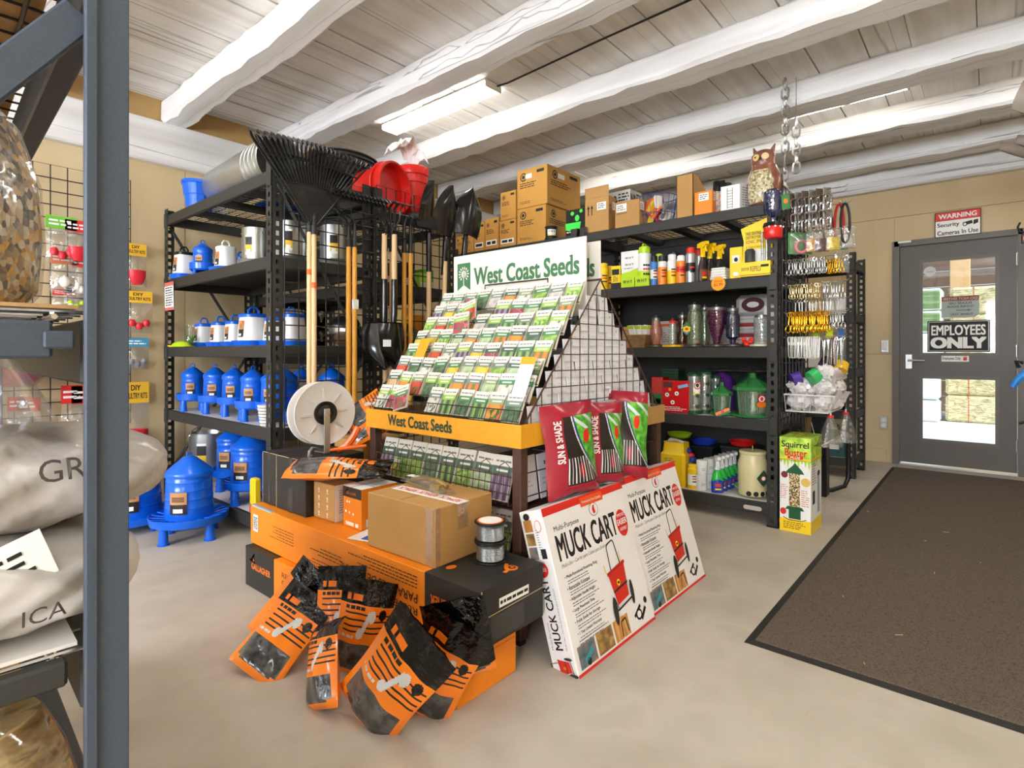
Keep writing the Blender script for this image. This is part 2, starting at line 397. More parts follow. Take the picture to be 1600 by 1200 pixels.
# fluorescent fixtures between the joists
LAMPM = mat('lit_diffuser', '#fffaf2', .5, emit=LAMP)
def fixture(x0, y0, L, label):
    t = thing('fluorescent_light', label, 'ceiling light', (x0, y0, ZC), 0, 'fluorescent ceiling lights')
    MB(WHITE).rbox(0, 0, -.012, .15, L, 0, .003).rbox(-.004, -.012, -.05, .154, 0, 0, .004).rbox(-.004, L, -.05, .154, L+.012, 0, .004).build('housing', t)
    m = MB(LAMPM); n = 8; rings = []
    for yy in (.001, L-.001): rings.append([(0, yy, -.012), (.004, yy, -.044), (.012, yy, -.048), (.138, yy, -.048), (.146, yy, -.044), (.15, yy, -.012)])
    m.loft(rings).build('diffuser', t, 40)
    return t
fixture(2.70, 2.55, 1.12, 'lit fluorescent ceiling light fed by a thin black cable')
fixture(4.455, .42, .74, 'lit fluorescent strip half hidden behind a ceiling joist near the door')
fixture(4.335, 2.1, 1.12, 'lit fluorescent strip hidden behind a joist above the stacked cartons')
for x_, y_, l_ in ((2.7, -.9, 'over the mat'), (.9, -.6, 'straight over the camera'), (.9, 1.7, 'over the orange boxes'), (-.9, -.9, 'behind the camera, towards the mat side'), (-.9, 1.5, 'behind the bagged seed shelving'), (-2.6, .6, 'by the back wall'), (4.49, -1.5, 'over the corner past the door')):
    fixture(x_, y_, 1.12, 'lit fluorescent ceiling light '+l_)
p0 = Vector((2.80, 2.53, ZC-.02)); p1 = onz(935, 64, ZC-.012)
tag(MB(BLACK).tube([p0, p0+Vector((.02, -.08, .005)), p1, p1+(p1-p0)*1.6, Vector((3.12, -.9, ZC-.012)), Vector((3.12, YR+.02, ZC-.012))], .006, 6).build('lamp_cable', smooth=40), 'thin black cable running along the ceiling boards from the lamp', 'cable')

# ------------------------------------------------------------------ the door
DGREY = mat('grey_door_paint', '#5f5a53', .45, var=.06, vs_=5)
DFR = mat('grey_frame_paint', '#66615a', .45)
ALU = mat('brushed_aluminium', '#c9c9c6', .3, .9)
d1 = struct(MB(DFR).box(XW-.03, DY1-.04, 0, XW+.12, DY1+.015, DZ+.015).box(XW-.03, DY0-.015, 0, XW+.12, DY0+.03, DZ+.015).box(XW-.03, DY0, DZ-.035, XW+.12, DY1, DZ+.015).build('door_1'))
XD = XW+.0
ly0, ly1, lz0, lz1 = DY0+.034, DY1-.044, .022, DZ-.04
a0 = yx(1556, XD); a1 = yx(1441, XD); u0 = onx(1500, 552, XD).z; u1 = onx(1498, 405, XD).z; v0 = onx(1496, 690, XD).z; v1 = onx(1496, 592, XD).z
leaf = MB(DGREY).box(XD, a1, lz0, XD+.045, ly1, lz1).box(XD, ly0, lz0, XD+.045, a0, lz1)
for z0, z1 in ((lz0, v0), (v1, u0), (u1, lz1)): leaf.box(XD, a0, z0, XD+.045, a1, z1)
leaf = leaf.build('leaf', d1)
for z0, z1 in ((u0, u1), (v0, v1)):
    b = .022
    MB(DFR).box(XD-.008, a0-b, z0-b, XD+.01, a0+.004, z1+b).box(XD-.008, a1-.004, z0-b, XD+.01, a1+b, z1+b).box(XD-.008, a0, z0-b, XD+.01, a1, z0+.004).box(XD-.008, a0, z1-.004, XD+.01, a1, z1+b).build('glazing_bead', leaf)
    MB(film('door_glass', '#e6eced', .05, .02, .0, .0)).box(XD+.018, a0, z0, XD+.024, a1, z1).build('pane', leaf)
hy = yx(1420, XD); hz = onx(1420, 565, XD).z
MB(ALU).rbox(XD-.012, hy-.03, hz-.07, XD, hy+.03, hz+.07, .006).tube([(XD-.012, hy, hz+.012), (XD-.05, hy, hz+.012), (XD-.052, hy-.03, hz+.012), (XD-.05, hy-.12, hz+.008)], .01, 8).tube([(XD-.014, hy, hz-.04), (XD-.02, hy, hz-.04)], .012, 10).build('door_handle', d1, 40)
for hz_ in (.25, 1.05, 1.82): MB(ALU).box(XD-.008, ly0-.018, hz_-.05, XD, ly0+.006, hz_+.05).tube([(XD-.012, ly0-.004, hz_-.055), (XD-.012, ly0-.004, hz_+.055)], .007, 8).build('hinge', d1, 40)
MB(ALU).box(XW-.02, DY0+.03, 0, XW+.12, DY1-.04, .012).build('threshold', d1)
MB(PAPER).box(XW-.032, DY1-.13, DZ-.005, XW-.03, DY1-.03, DZ+.012).build('door_tag', d1)
def face_mx(y0, z0, x): return frame((x, y0, z0), (0, -1, 0), (0, 0, 1))      # a face looking towards -X; x runs to the viewer's right
# WARNING sign above the door
s0 = onx(1461, 374, XW); s1 = onx(1533, 328, XW); w_, h_ = s0.y-s1.y, .222
t = thing('warning_sign', 'red, white and black WARNING security cameras sign above the door', 'sign', (XW-.036, s0.y, 2.062))
f = frame((0, 0, 0), (0, -1, 0), (0, 0, 1))
MB(INK, f).rbox(0, 0, -.004, w_, h_, 0, .002).build('panel', t)
m = MB(RED, f).rect(.006, h_*.66, w_-.006, h_-.006, RED).rect(.006, .006, w_-.006, h_*.645, PAPER)
m.text('WARNING', w_/2, h_*.73, w_*.82, h_*.18, PAPER, .03, 'c', .0014).text('Security', w_*.06, h_*.36, w_*.48, h_*.2, INK, .02, 'l', .0014).text('Cameras In Use', w_/2, h_*.08, w_*.88, h_*.17, INK, .02, 'c', .0014)
m.line([(w_*.62, h_*.44), (w_*.82, h_*.5)], h_*.13, INK, .0014).disc(w_*.66, h_*.43, w_*.05, h_*.08, INK, .0015).disc(w_*.66, h_*.43, w_*.03, h_*.05, PAPER, .0018).poly([(w_*.84, h_*.38), (w_*.94, h_*.44), (w_*.94, h_*.58), (w_*.84, h_*.56)], INK, .0014)
m.build('lettering', t)
# EMPLOYEES ONLY board on the upper pane
s0 = onx(1449, 550, XD); s1 = onx(1547, 499, XD); w_, h_ = s0.y-s1.y, s1.z-s0.z
t = thing('employees_only_sign', 'black EMPLOYEES ONLY sign with white letters on the door glass', 'sign', (XD+.010, s0.y, s0.z))
MB(INK, f).rbox(0, 0, -.003, w_, h_, 0, .001).build('panel', t)
m = MB(PAPER, f); b = .008
m.rect(b, b, w_-b, b+.004).rect(b, h_-b-.004, w_-b, h_-b).rect(b, b, b+.004, h_-b).rect(w_-b-.004, b, w_-b, h_-b)
m.text('EMPLOYEES', w_/2, h_*.54, w_*.86, h_*.31, PAPER, .03, 'c').text('ONLY', w_/2, h_*.13, w_*.86, h_*.33, PAPER, .06, 'c'); m.build('lettering', t)
# DO NOT ENTER paper taped on the outside, read from behind
s0 = onx(1471, 497, XD+.03); s1 = onx(1530, 461, XD+.03); w_, h_ = s0.y-s1.y, s1.z-s0.z
t = thing('taped_notice', 'white paper notice seen from behind through the door glass', 'notice', (XD+.03, s0.y, s0.z))
MB(PAPER, f).poly([(0, 0), (w_*.9, 0), (w_, h_*.14), (w_, h_), (0, h_)], PAPER, 0).build('sheet', t)
fb = frame((0, -w_, 0), (0, 1, 0), (0, 0, 1))
m = MB(RED, fb); m.lift = -.001
m.rect(0, h_*.78, w_, h_, RED)
m.text('DO NOT ENTER', w_/2, h_*.82, w_*.9, h_*.12, PAPER, .02, 'c', -.002).text('PLEASE USE', w_/2, h_*.62, w_*.6, h_*.1, GREYINK, .02, 'c').text('OTHER DOOR', w_/2, h_*.46, w_*.7, h_*.1, GREYINK, .02, 'c').text('THANK YOU', w_*.45, h_*.1, w_*.6, h_*.1, GREYINK, .02, 'c')
bl = mat('pale_blue_ink', '#5aa6d6', .6); m.rect(w_*.3, h_*.32, w_*.6, h_*.36, bl).poly([(w_*.18, h_*.34), (w_*.3, h_*.28), (w_*.3, h_*.4)], bl); m.build('lettering', t)
for o in t.children: o.location = (-.003, 0, 0) if o.name.startswith('lettering') else (0, 0, 0)
# small strip and round sticker
s0 = onx(1471, 565, XD); s1 = onx(1514, 556, XD); w_, h_ = s0.y-s1.y, s1.z-s0.z
t = thing('employees_strip', 'small white Employees Only strip with a red hand on the door', 'sign', (XD-.003, s0.y, s0.z))
MB(PAPER, f).box(0, 0, -.002, w_, h_, 0).build('panel', t)
MB(INK, f).text('Employees Only', w_*.04, h_*.2, w_*.66, h_*.6, INK, .02).disc(w_*.86, h_*.42, h_*.26, None, RED).line([(w_*.83, h_*.5), (w_*.82, h_*.85)], h_*.12).line([(w_*.87, h_*.5), (w_*.87, h_*.9)], h_*.12).line([(w_*.9, h_*.5), (w_*.92, h_*.82)], h_*.12).build('lettering', t)
c = onx(1453, 424, XD+.01); t = thing('round_sticker', 'round milky sticker in the top corner of the door glass', 'sticker', c)
MB(PAPER, f).disc(0, 0, .045, .045, film('sticker_film', '#e8ecec', .1, .3, .45)).text('THANKS', 0, -.012, .06, .016, GREYINK, .02, 'c').build('film', t)
# light switch and outlet
for nm, lb, ct, px, py in (('light_switch', 'metal light switch plate on plywood beside the door', 'switch', 1383, 541), ('power_outlet', 'metal duplex power outlet low on plywood beside the door', 'outlet', 1381, 660)):
    c = onx(px, py, XW); t = thing(nm, lb, ct, (XW, c.y, c.z))
    MB(ALU, f).rbox(-.033, -.06, 0, .033, .06, .02, .004).build('plate', t)
    if nm == 'light_switch': MB(WHITE, f).rbox(-.017, -.034, .02, .017, .034, .026, .003).build('rocker', t)
    else:
        for s in (-1, 1):
            o = MB(WHITE, f).lathe([(.018, 0), (.018, .004), (.016, .005)], 16, (0, s*.024, .02)).build('socket', t)
            MB(INK, f).rect(-.008, s*.024-.004, -.006, s*.024+.006, INK, .0262).rect(.006, s*.024-.004, .008, s*.024+.006, INK, .0262).build('slots', o)
# ------------------------------------------------------------------ yard outside the door
GRD = mat('pale_yard_ground', '#d8d3ca', .85, var=.08, vs_=3)
struct(MB(GRD).box(XW+.14, -8, -.2, 22, 10, -.02).build('ground'))
STRAW = ramp_mat('straw', 'noise', ['#a3905f', '#cdbd8c', '#e6dcb4', '#bba873'], 16, .9, stretch=(3, .5, 3), bump=.9, dist=.03)
def bale(name, x, y, z, L, w, h, lb, cat, m, band):
    t = thing(name, lb, cat, (x, y, z), 0, 'bales stacked outside the door')
    rr = random.Random(int(x*100+y*17+z*9)); g = MB(m); N = 8
    def fn(a, b_, c_):
        p = [a*w, b_*L, c_*h]; return tuple(p[i]+rr.uniform(-.012, .012) for i in range(3))
    g.rbox(0, 0, 0, w, L, h, .035).build('body', t)
    for k in (.3, .7): MB(band).box(-.004, L*k-.006, -.0, w+.004, L*k+.006, h+.004).build('twine', t)
    if m is STRAW:      # loose stalks standing off the face
        g = MB(STRAW)
        for _ in range(240):
            p = Vector((-.002, rr.uniform(.02, L-.02), rr.uniform(.02, h-.02))); q = p+Vector((rr.uniform(-.03, -.004), rr.uniform(-.06, .06), rr.uniform(-.05, .05)))
            g.tube([p, q], .0025, 3, caps=False)
        g.build('loose_stalks', t)['kind'] = 'stuff'
    return t
TW = mat('orange_twine', '#c9662a', .8)
bx = 10.8
WN = ORD
sy0, sy1 = yx(1600, bx), yx(1474, bx)
for r_ in range(5):
    for k in (0, 1):
        bale('straw_bale', bx+.012*(r_ % 2), sy1-.945*(k+1)-(.06 if r_ > 2 else 0), -.02+r_*.41, .92, .5, .403, 'straw bale outside the door, %s layer up, %s the glass' % (WN[r_], ('squarely behind', 'at the edge of')[k]), 'bale', STRAW, TW)
WRAP = mat('white_wrap', '#e4e6e4', .35, var=.08, vs_=9, bump=.5, bs=14, dist=.02); GWRAP = ramp_mat('green_white_wrap', 'wave', ['#6d8a52', '#c8d2b8', '#e7eadf'], 6, .4, stretch=(1, .2, 2))
for k in range(6): bale('wrapped_bale', bx-.25, sy1+(.03 if k < 3 else .0), -.02+k*.34, .85, .5, .33, 'pale plastic-wrapped bale outside the door, %s layer from the ground' % WN[k], 'bale', GWRAP if k in (4, 5) else WRAP, WHITE)
c = onx(1500, 450, bx+.8)
tag(MB(mat('barn_timber', '#d9ab78', .8, var=.1)).rbox(bx+.72, c.y-.13, -.02, bx+.95, c.y+.13, 3.6, .01).build('timber_post'), 'pale timber post standing behind the bales outside', 'post')
t = thing('open_shed', 'brown timber shed wall standing behind the bales outside', 'shed', (12.6, -5, -.02))
for k in range(14): MB(mat('shed_board', '#6d5444', .85, var=.15, vs_=5)).box(0, 0, k*.28, .05, 11, k*.28+.27).build('shed_board', t)
MB(mat('shed_roof', '#80766c', .7)).box(-.2, -.2, 3.95, 3, 11.2, 4.05).build('roof', t)
# ------------------------------------------------------------------ the floor mat
MATP = ramp_mat('brown_mat_pile', 'noise', ['#3a322a', '#554a3f', '#685b4d', '#443b32'], 160, .95, bump=.6, dist=.004)
t = thing('floor_mat', 'large dark brown floor mat with black rubber edge leading to the door', 'mat', (2.05, -.24, 0))
L, w_ = 4.02, .905
MB(MATP).rbox(.03, .03, .002, L-.03, w_-.03, .010, .002).build('pile', t)
MB(mat('mat_rubber', '#26221e', .7)).add([(0,0,.0005),(L,0,.0005),(L,w_,.0005),(0,w_,.0005),(.035,.035,.007),(L-.035,.035,.007),(L-.035,w_-.035,.007),(.035,w_-.035,.007)], [(0,1,5,4),(1,2,6,5),(2,3,7,6),(3,0,4,7)]).build('rubber_edge', t)
SB = mat('dry_straw', '#cdbd84', .8)
rnd = random.Random(5)
g = MB(SB)
for _ in range(46):
    x_, y_ = rnd.uniform(1.0, 4.6), rnd.uniform(-.1, 2.2); z_ = .0125 if 2.05 < x_ and y_ < .66 else .0015
    a = rnd.uniform(0, 6.28); l_ = rnd.uniform(.008, .03); g.tube([(x_, y_, z_), (x_+l_*math.cos(a), y_+l_*math.sin(a), z_+.001)], .0011, 4)
tag(g.build('straw_litter'), 'scattered bits of dry straw lying on the mat and floor', 'straw', None, 'stuff')
# ================================================================== steel shelving
DECKW = mat('white_melamine', '#dedad2', .5); DECKT = mat('particle_board', '#b08c5c', .8, var=.12, vs_=60); DECKD = mat('dark_deck', '#3a3835', .7)
def post_mesh(h, dx, dy, w=.062, th=.003, name='post'):
    """slotted angle post: flanges run from the corner towards +dx and +dy"""
    m = MB(STEEL)
    for ax in (0, 1):
        d = (dx, dy)[ax]
        def fl(a0, a1, z0, z1):
            a0, a1 = sorted((a0*d, a1*d)); t = sorted((0, th*(dy, dx)[ax]))
            if ax == 0: m.box(a0, t[0], z0, a1, t[1], z1)
            else: m.box(t[0], a0, z0, t[1], a1, z1)
        fl(0, w*.36, 0, h); fl(w*.66, w, 0, h); z = 0
        fl(w*.36, w*.66, 0, .03); z = .03
        while z < h-.05: fl(w*.36, w*.66, z+.026, z+.0508); z += .0508
        fl(w*.36, w*.66, z, h)
    return m
def shelf_unit(name, label, x0, x1, y0, y1, h, levels, beam_h=.068, braces=True, m=None, lip=True):
    m = m or STEEL
    t = thing(name, label, 'shelving', ((x0+x1)/2, (y0+y1)/2, 0)); t['category'] = 'shelving'
    ox, oy = (x0+x1)/2, (y0+y1)/2
    for X, dx in ((x0, 1), (x1, -1)):
        for Y, dy in ((y0, 1), (y1, -1)):
            o = post_mesh(h, dx, dy).build('post', t, loc=(X-ox, Y-oy, 0)); MB(BLACK).rbox(-.004 if dx > 0 else -.066, -.004 if dy > 0 else -.066, 0, .066 if dx > 0 else .004, .066 if dy > 0 else .004, .012, .003).build('foot_cap', o)
    for z, kind in levels:
        for X, s in ((x0, 1), (x1, -1)):   # long beams
            a, b = sorted((X+s*.004, X+s*.034)); g = MB(m).rbox(a-ox, y0+.03-oy, z-beam_h, b-ox, y1-.03-oy, z, .004)
            a, b = sorted((X-s*.006, X+s*.004)); g.rbox(a-ox, y0+.004-oy, z-beam_h-.02, b-ox, y0+.05-oy, z+.012, .002).rbox(a-ox, y1-.05-oy, z-beam_h-.02, b-ox, y1-.004-oy, z+.012, .002); g.build('beam', t)
        for Y, s in ((y0, 1), (y1, -1)):
            a, b = sorted((Y+s*.006, Y+s*.036)); MB(m).rbox(x0+.036-ox, a-oy, z-beam_h, x1-.036-ox, b-oy, z-.002, .004).build('side_beam', t)
        xa, xb, ya, yb = x0+.036-ox, x1-.036-ox, y0+.037-oy, y1-.037-oy
        if kind == 'wire':
            g = MB(WIRE); n = int((yb-ya)/.05)
            for k in range(n+1): yy = ya+(yb-ya)*k/n; g.tube([(xa, yy, z-.006), (xb, yy, z-.006)], .0022, 5)
            for k in range(9): xx = xa+(xb-xa)*k/8; g.tube([(xx, ya, z-.011), (xx, yb, z-.011)], .0022, 5)
            g.build('wire_deck', t)
            for k in range(1, 4): yy = ya+(yb-ya)*k/4; MB(m).box(xa, yy-.03, z-.05, xb, yy+.03, z-.016).build('deck_support', t)
        else: MB({'white': DECKW, 'tan': DECKT, 'dark': DECKD}[kind]).box(xa, ya, z-.014, xb, yb, z-.001).build('deck', t)
    if braces:
        for Y in (y0+.008, y1-.008):
            zz = [levels[-1][0]+.05, h*.5, h-.12]
            MB(m).tube([(x0+.03-ox, Y-oy, zz[0]), (x1-.03-ox, Y-oy, zz[1])], .011, 4).build('brace', t)
            MB(m).tube([(x1-.03-ox, Y-oy, zz[1]), (x0+.03-ox, Y-oy, zz[2])], .011, 4).build('brace', t)
    return t
LZ = (2.005, 1.55, 1.075, .63, .13); RZ = (1.925, 1.495, 1.07, .632, .137)
LX, LXB, LY0, LY1 = 1.40, 2.02, 2.86, 4.45
RX, RXB, RY0, RY1 = 3.50, 4.12, .94, 3.70
shelf_unit('steel_shelving', 'black steel shelving loaded with blue poultry feeders', LX, LXB, LY0, LY1, 2.05, [(LZ[0], 'wire'), (LZ[1], 'dark'), (LZ[2], 'tan'), (LZ[3], 'white'), (LZ[4], 'white')])
shelf_unit('steel_shelving', 'black steel shelving behind the hanging shovels, topped with red buckets', LXB+.02, 2.72, LY0, LY1, 2.05, [(1.93, 'wire'), (1.47, 'dark'), (1.02, 'tan'), (.58, 'white'), (.13, 'white')])
shelf_unit('steel_shelving', 'black steel shelving of bird feeders topped with cardboard cartons', RX, RXB, RY0, 2.33, 1.97, [(RZ[0], 'wire'), (RZ[1], 'dark'), (RZ[2], 'white'), (RZ[3], 'white'), (RZ[4], 'white')])
shelf_unit('steel_shelving', 'black steel shelving half hidden behind the seed display and shovels', RX, RXB, 2.35, RY1, 1.97, [(RZ[0], 'wire'), (RZ[1], 'dark'), (RZ[2], 'white'), (RZ[3], 'white'), (RZ[4], 'white')])
FX0, FX1, FY0, FY1 = 5.28, 5.78, .83, 1.9
shelf_unit('steel_shelving', 'narrow black slotted shelving standing by the door', FX0, FX1, FY0, FY1, 1.86, [(1.80, 'dark'), (1.36, 'tan'), (.90, 'dark'), (.55, 'white'), (.16, 'white')], braces=False)
# wire grid panels hung on the end of the two left-hand units
def grid_panel(name, label, cat, o, ux, w, z0, z1, pitch=.0762, r=.0036, m=None, frame_r=.004, tag_=True):
    """wire grid: origin o, horizontal direction ux (unit), height z0..z1"""
    m = m or WIRE; t = thing(name, label, cat, o)
    ux = Vector(ux); nz = int(round((z1-z0)/pitch)); nx = int(round(w/pitch)); g = MB(m); h = MB(m)
    for k in range(1, nx): p = ux*(w*k/nx); g.tube([p+Vector((0, 0, z0)), p+Vector((0, 0, z1))], r, 5)
    for k in range(1, nz): z = z0+(z1-z0)*k/nz; h.tube([Vector((0, 0, z)), ux*w+Vector((0, 0, z))], r, 5)
    g.build('upright_wires', t); h.build('cross_wires', t)
    MB(m).tube([(0, 0, z0), (0, 0, z1), ux*w+Vector((0, 0, z1)), ux*w+Vector((0, 0, z0))], frame_r, 6, closed=True).build('rim_wire', t)
    return t
grid_panel('wire_grid_panel', 'black wire grid holding the leaf rakes on the shelving end', 'wire grid', (1.46, LY0-.018, 0), (1, 0, 0), .57, .42, 2.02)
grid_panel('wire_grid_panel', 'black wire grid holding shovels and hoes on the shelving end', 'wire grid', (2.045, LY0-.018, 0), (1, 0, 0), .66, .42, 2.06)
# wire grid with poultry supplies on the far wall
GXL = ony(76, 270, YW-.06).x-.6; GXR = ony(203, 270, YW-.06).x
GZT = ony(110, 264, YW-.06).z
grid_panel('wire_grid_panel', 'black wire grid on the plywood wall hung with poultry supplies', 'wire grid', (GXL, YW-.07, 0), (1, 0, 0), GXR-GXL, .55, GZT, .085)

# ------------------------------------------------------------------ foreground shelving with bagged seed
fr = thing('seed_shelving', 'grey steel shelving in front holding bags of seed and hay', 'shelving', (.1865, .70, 0), math.radians(-3))
# local frame: x to the shelf front edge (0), shelf lies at negative x and positive y
PW = .030
m = MB(STEELB)
for z0, z1 in ((0, 2.4),):
    m.rbox(-PW, 0, z0, 0, .0035, z1, .001).box(-.0035, .0035, z0, 0, .02, z1).rbox(-PW-.009, -.004, z0, -PW+.003, .006, z1, .002)
m.build('post', fr)
MB(STEELB).box(-.62, 0, 0, -.555, .0035, 2.4).box(-.62, 0, 0, -.6165, .06, 2.4).build('post', fr)
MB(STEELB).box(-PW, 1.496, 0, 0, 1.5, 2.4).box(-.0035, 1.44, 0, 0, 1.5, 2.4).build('post', fr)
MB(STEELB).box(-.62, 1.496, 0, -.555, 1.5, 2.4).build('post', fr)
SEEDLV = (1.505, 1.085, .73, .22)
for z in SEEDLV:
    g = MB(STEELB); g.rbox(-.555, .012, z-.056, -.062, .04, z-.018, .003).rbox(-.07, .008, z-.046, -.045, .03, z-.028, .002)
    if z == SEEDLV[2]: g = MB(STEEL).rbox(-.555, .012, z-.036, -.05, .03, z-.010, .003)
    g.build('side_beam', fr)
    MB(STEEL).rbox(-.034, .05, z-.085, -.004, 1.45, z-.014, .003).build('beam', fr)
    MB(STEEL).rbox(-.60, .05, z-.085, -.57, 1.45, z-.014, .003).build('beam', fr)
    g = MB(CHROME if z in (SEEDLV[1], SEEDLV[2]) else WIRE)
    for k in range(30): g.tube([(-.58, .03+k*.049, z-.008), (-.03, .03+k*.049, z-.008)], .0022, 5)
    for k in range(6): g.tube([(-.56+k*.1, .02, z-.013), (-.56+k*.1, 1.46, z-.013)], .003, 5)
    g.build('wire_deck', fr)
    MB(DECKW if z == SEEDLV[2] else DECKT).box(-.58, .03, z-.004, -.04, 1.45, z).build('deck_board', fr)
bm = frame((-.04, .006, 1.385), (-.585, 0, -.81), (0, 1, 0)); MB(STEELB, bm).rbox(0, 0, -.016, .62, .012, .016, .002).build('brace', fr)
# ================================================================== poultry feeders and pails
LBL1 = mat('label_tan', '#c08a55', .5); LBLB = mat('label_dark', '#231c18', .5)
def sticker(parent, r, ang, z0, w, h, cols, name='label_sticker', taper=0):
    """paper label bent round a body of radius r; cols = list of (fraction from bottom, material)"""
    g = MB(); n = 6
    for (f0, f1, m) in cols:
        g.use(m); rings = []
        for z in (z0+h*f0, z0+h*f1):
            rr = r+.0015-taper*(z-z0); rings.append([(rr*math.cos(ang+w/r*(k/n-.5)), rr*math.sin(ang+w/r*(k/n-.5)), z) for k in range(n+1)])
        g.add(rings[0]+rings[1], [(k, k+1, n+2+k, n+1+k) for k in range(n)])
    for f in (.58, .66, .74): 
        z = z0+h*f; rr = r+.003-taper*(z-z0); g.use(LBLB); a = w/r*.36
        g.add([(rr*math.cos(ang+t), rr*math.sin(ang+t), z+dz) for dz in (0, h*.045) for t in (-a, 0, a)], [(0, 1, 4, 3), (1, 2, 5, 4)])
    z = z0+h*.08; a = w/r*.28
    rr = r+.003; g.use(PAPER).add([(rr*math.cos(ang+t), rr*math.sin(ang+t), z+dz) for dz in (0, h*.18) for t in (-a, 0, a)], [(0, 1, 4, 3), (1, 2, 5, 4)])
    return g.build(name, parent)
TO_CAM = math.radians(225)
def blue_feeder(name, label, loc, br, tr, bh, leg, group, rot=0, sang=TO_CAM, nleg=4, a0=.4):
    t = thing(name, label, 'feeder', loc, rot, group); zt = leg
    g = MB(BLUE).lathe([(tr*.5, zt+.012), (tr*.86, zt), (tr*.97, zt+.01), (tr, zt+.05), (tr*.985, zt+.052), (tr*.93, zt+.02), (br*1.0, zt+.024)], 32)
    for k in range(20):
        a = 2*PI*k/20; c, s_ = math.cos(a), math.sin(a); g.tube([(br*.98*c, br*.98*s_, zt+.032), (tr*.95*c, tr*.95*s_, zt+.045)], .005, 4)
    g.build('tray', t, 35)
    prof = [(br*1.02, zt+.018), (br*1.0, zt+.05)]
    for k in range(1, 5):
        f = k/5; r = br*(1-.07*f); z = zt+.05+(bh-.05)*f; prof += [(r, z-.003), (r*1.018, z), (r, z+.003)]
    prof += [(br*.93, zt+bh)]
    MB(BLUE).lathe(prof, 32).build('body', t, 35)
    lz = zt+bh; lid = MB(BLUE).lathe([(br*.99, lz-.022), (br*1.01, lz-.012), (br*.99, lz), (br*.97, lz+.004), (br*.3, lz+br*.62), (br*.12, lz+br*.7), (1e-4, lz+br*.72)], 32).build('lid', t, 35)
    top = lz+br*.7; MB(BLUE).tube([(-.012, 0, top-.006), (-.012, 0, top+.014), (0, 0, top+.022), (.012, 0, top+.014), (.012, 0, top-.006)], .004, 6).build('hanging_loop', lid, 40)
    for k in range(nleg):
        a = a0+2*PI*k/nleg; c, s_ = tr*.78*math.cos(a), tr*.78*math.sin(a)
        MB(BLUE).lathe([(leg*.36, 0), (leg*.36, .004), (leg*.3, .006), (leg*.24, leg+.012)], 12, (c, s_, 0)).build('leg', t, 40)
    sticker(t, br*1.025, sang, zt+bh*.25, br*.72, bh*.42, [(0, .45, LBLB), (.45, 1, LBL1)])
    return t
blue_feeder('poultry_feeder', 'blue plastic poultry feeder on splayed legs, frontmost on the concrete floor', (1.20, 3.42, 0), .122, .20, .285, .085, 'large blue poultry feeders', a0=.35)
blue_feeder('poultry_feeder', 'larger blue poultry feeder on the floor, half behind the front one', (1.03, 3.86, 0), .165, .235, .32, .045, 'large blue poultry feeders', sang=math.radians(250))
blue_feeder('poultry_feeder', 'blue poultry feeder on the floor peeking out behind two others', (.93, 4.33, 0), .165, .235, .36, .045, 'large blue poultry feeders')
fl = ['on the white shelf, %s from the plywood wall' % ORD[k] for k in range(5)]
for k, (px, xx) in enumerate(((301, 1.51), (336, 1.55), (366, 1.57), (396, 1.53), (428, 1.58))):
    blue_feeder('poultry_feeder', 'small blue legged poultry feeder '+fl[k], (xx, yx(px, xx), LZ[3]), .072, .103, .185, .07, 'small blue feeders on the shelf', a0=.5, sang=math.radians(238-k*5))
for k, (px, py, b) in enumerate(((446, 3.22, .07), (471, 3.35, .072), (519, 3.08, .078))):
    blue_feeder('poultry_feeder', 'small blue poultry feeder behind the wire grid, %s along' % ORD[k], (min(1.9, xy(px, py)), py, LZ[3]), b, b*1.42, .19, .065, 'blue feeders behind the grid')
for k, (px, xx, b) in enumerate(((364, 1.62, .10), (392, 1.55, .115))):
    blue_feeder('poultry_feeder', 'blue poultry feeder on the lowest shelf, %s' % ('behind its neighbour', 'beside the black cartons')[k], (xx, yx(px, xx), LZ[4]), b, b*1.4, .25, .085, 'blue feeders on the lowest shelf', sang=math.radians(215))
WP = mat('white_feeder_plastic', '#e6e6e4', .35)
def white_feeder(label, loc, w, h, rot=0, lid=BLUE, base=BLUE, group='white feeders with blue bases', tray=1.35):
    t = thing('plastic_feeder', label, 'feeder', loc, rot, group)
    def rr(s, z, p=.28):
        n = 24; out = []
        for k in range(n):
            a = 2*PI*k/n; c, s_ = math.cos(a), math.sin(a); e = (abs(c)**4+abs(s_)**4)**-.25; out.append((s*e*c, s*e*s_, z))
        return out
    if base:
        MB(base).loft([rr(w*.5*tray*.9, 0), rr(w*.5*tray, .03), rr(w*.5*tray*.97, .032), rr(w*.5*1.02, .012)]).build('tray', t, 40)
    MB(WP).loft([rr(w*.5, .012), rr(w*.49, .05), rr(w*.42, h)]).build('body', t, 40)
    l = MB(lid).loft([rr(w*.44, h-.004), rr(w*.445, h+.012), rr(w*.40, h+.018), rr(w*.1, h+.022)]).build('lid', t, 40)
    MB(lid).tube([(-w*.2, 0, h+.014), (-w*.19, 0, h+.04), (-w*.1, 0, h+.056), (w*.1, 0, h+.056), (w*.19, 0, h+.04), (w*.2, 0, h+.014)], .006, 8).build('handle', l, 40)
    g = MB()
    fm = frame((-w*.475, w*.17, h*.3), (0, -1, 0), (w*.07, 0, h))
    g.at(fm).rect(0, 0, w*.34, h*.26, LBLB, .003).rect(0, h*.26, w*.34, h*.56, LBL1, .003).rect(w*.04, h*.04, w*.2, h*.12, PAPER, .004).rect(w*.18, h*.45, w*.33, h*.54, mat('price_orange', '#f2641d', .5), .004).fine(w*.05, h*.3, w*.3, h*.44, 3, LBLB, lift=.004); g.build('label_sticker', t)
    return t
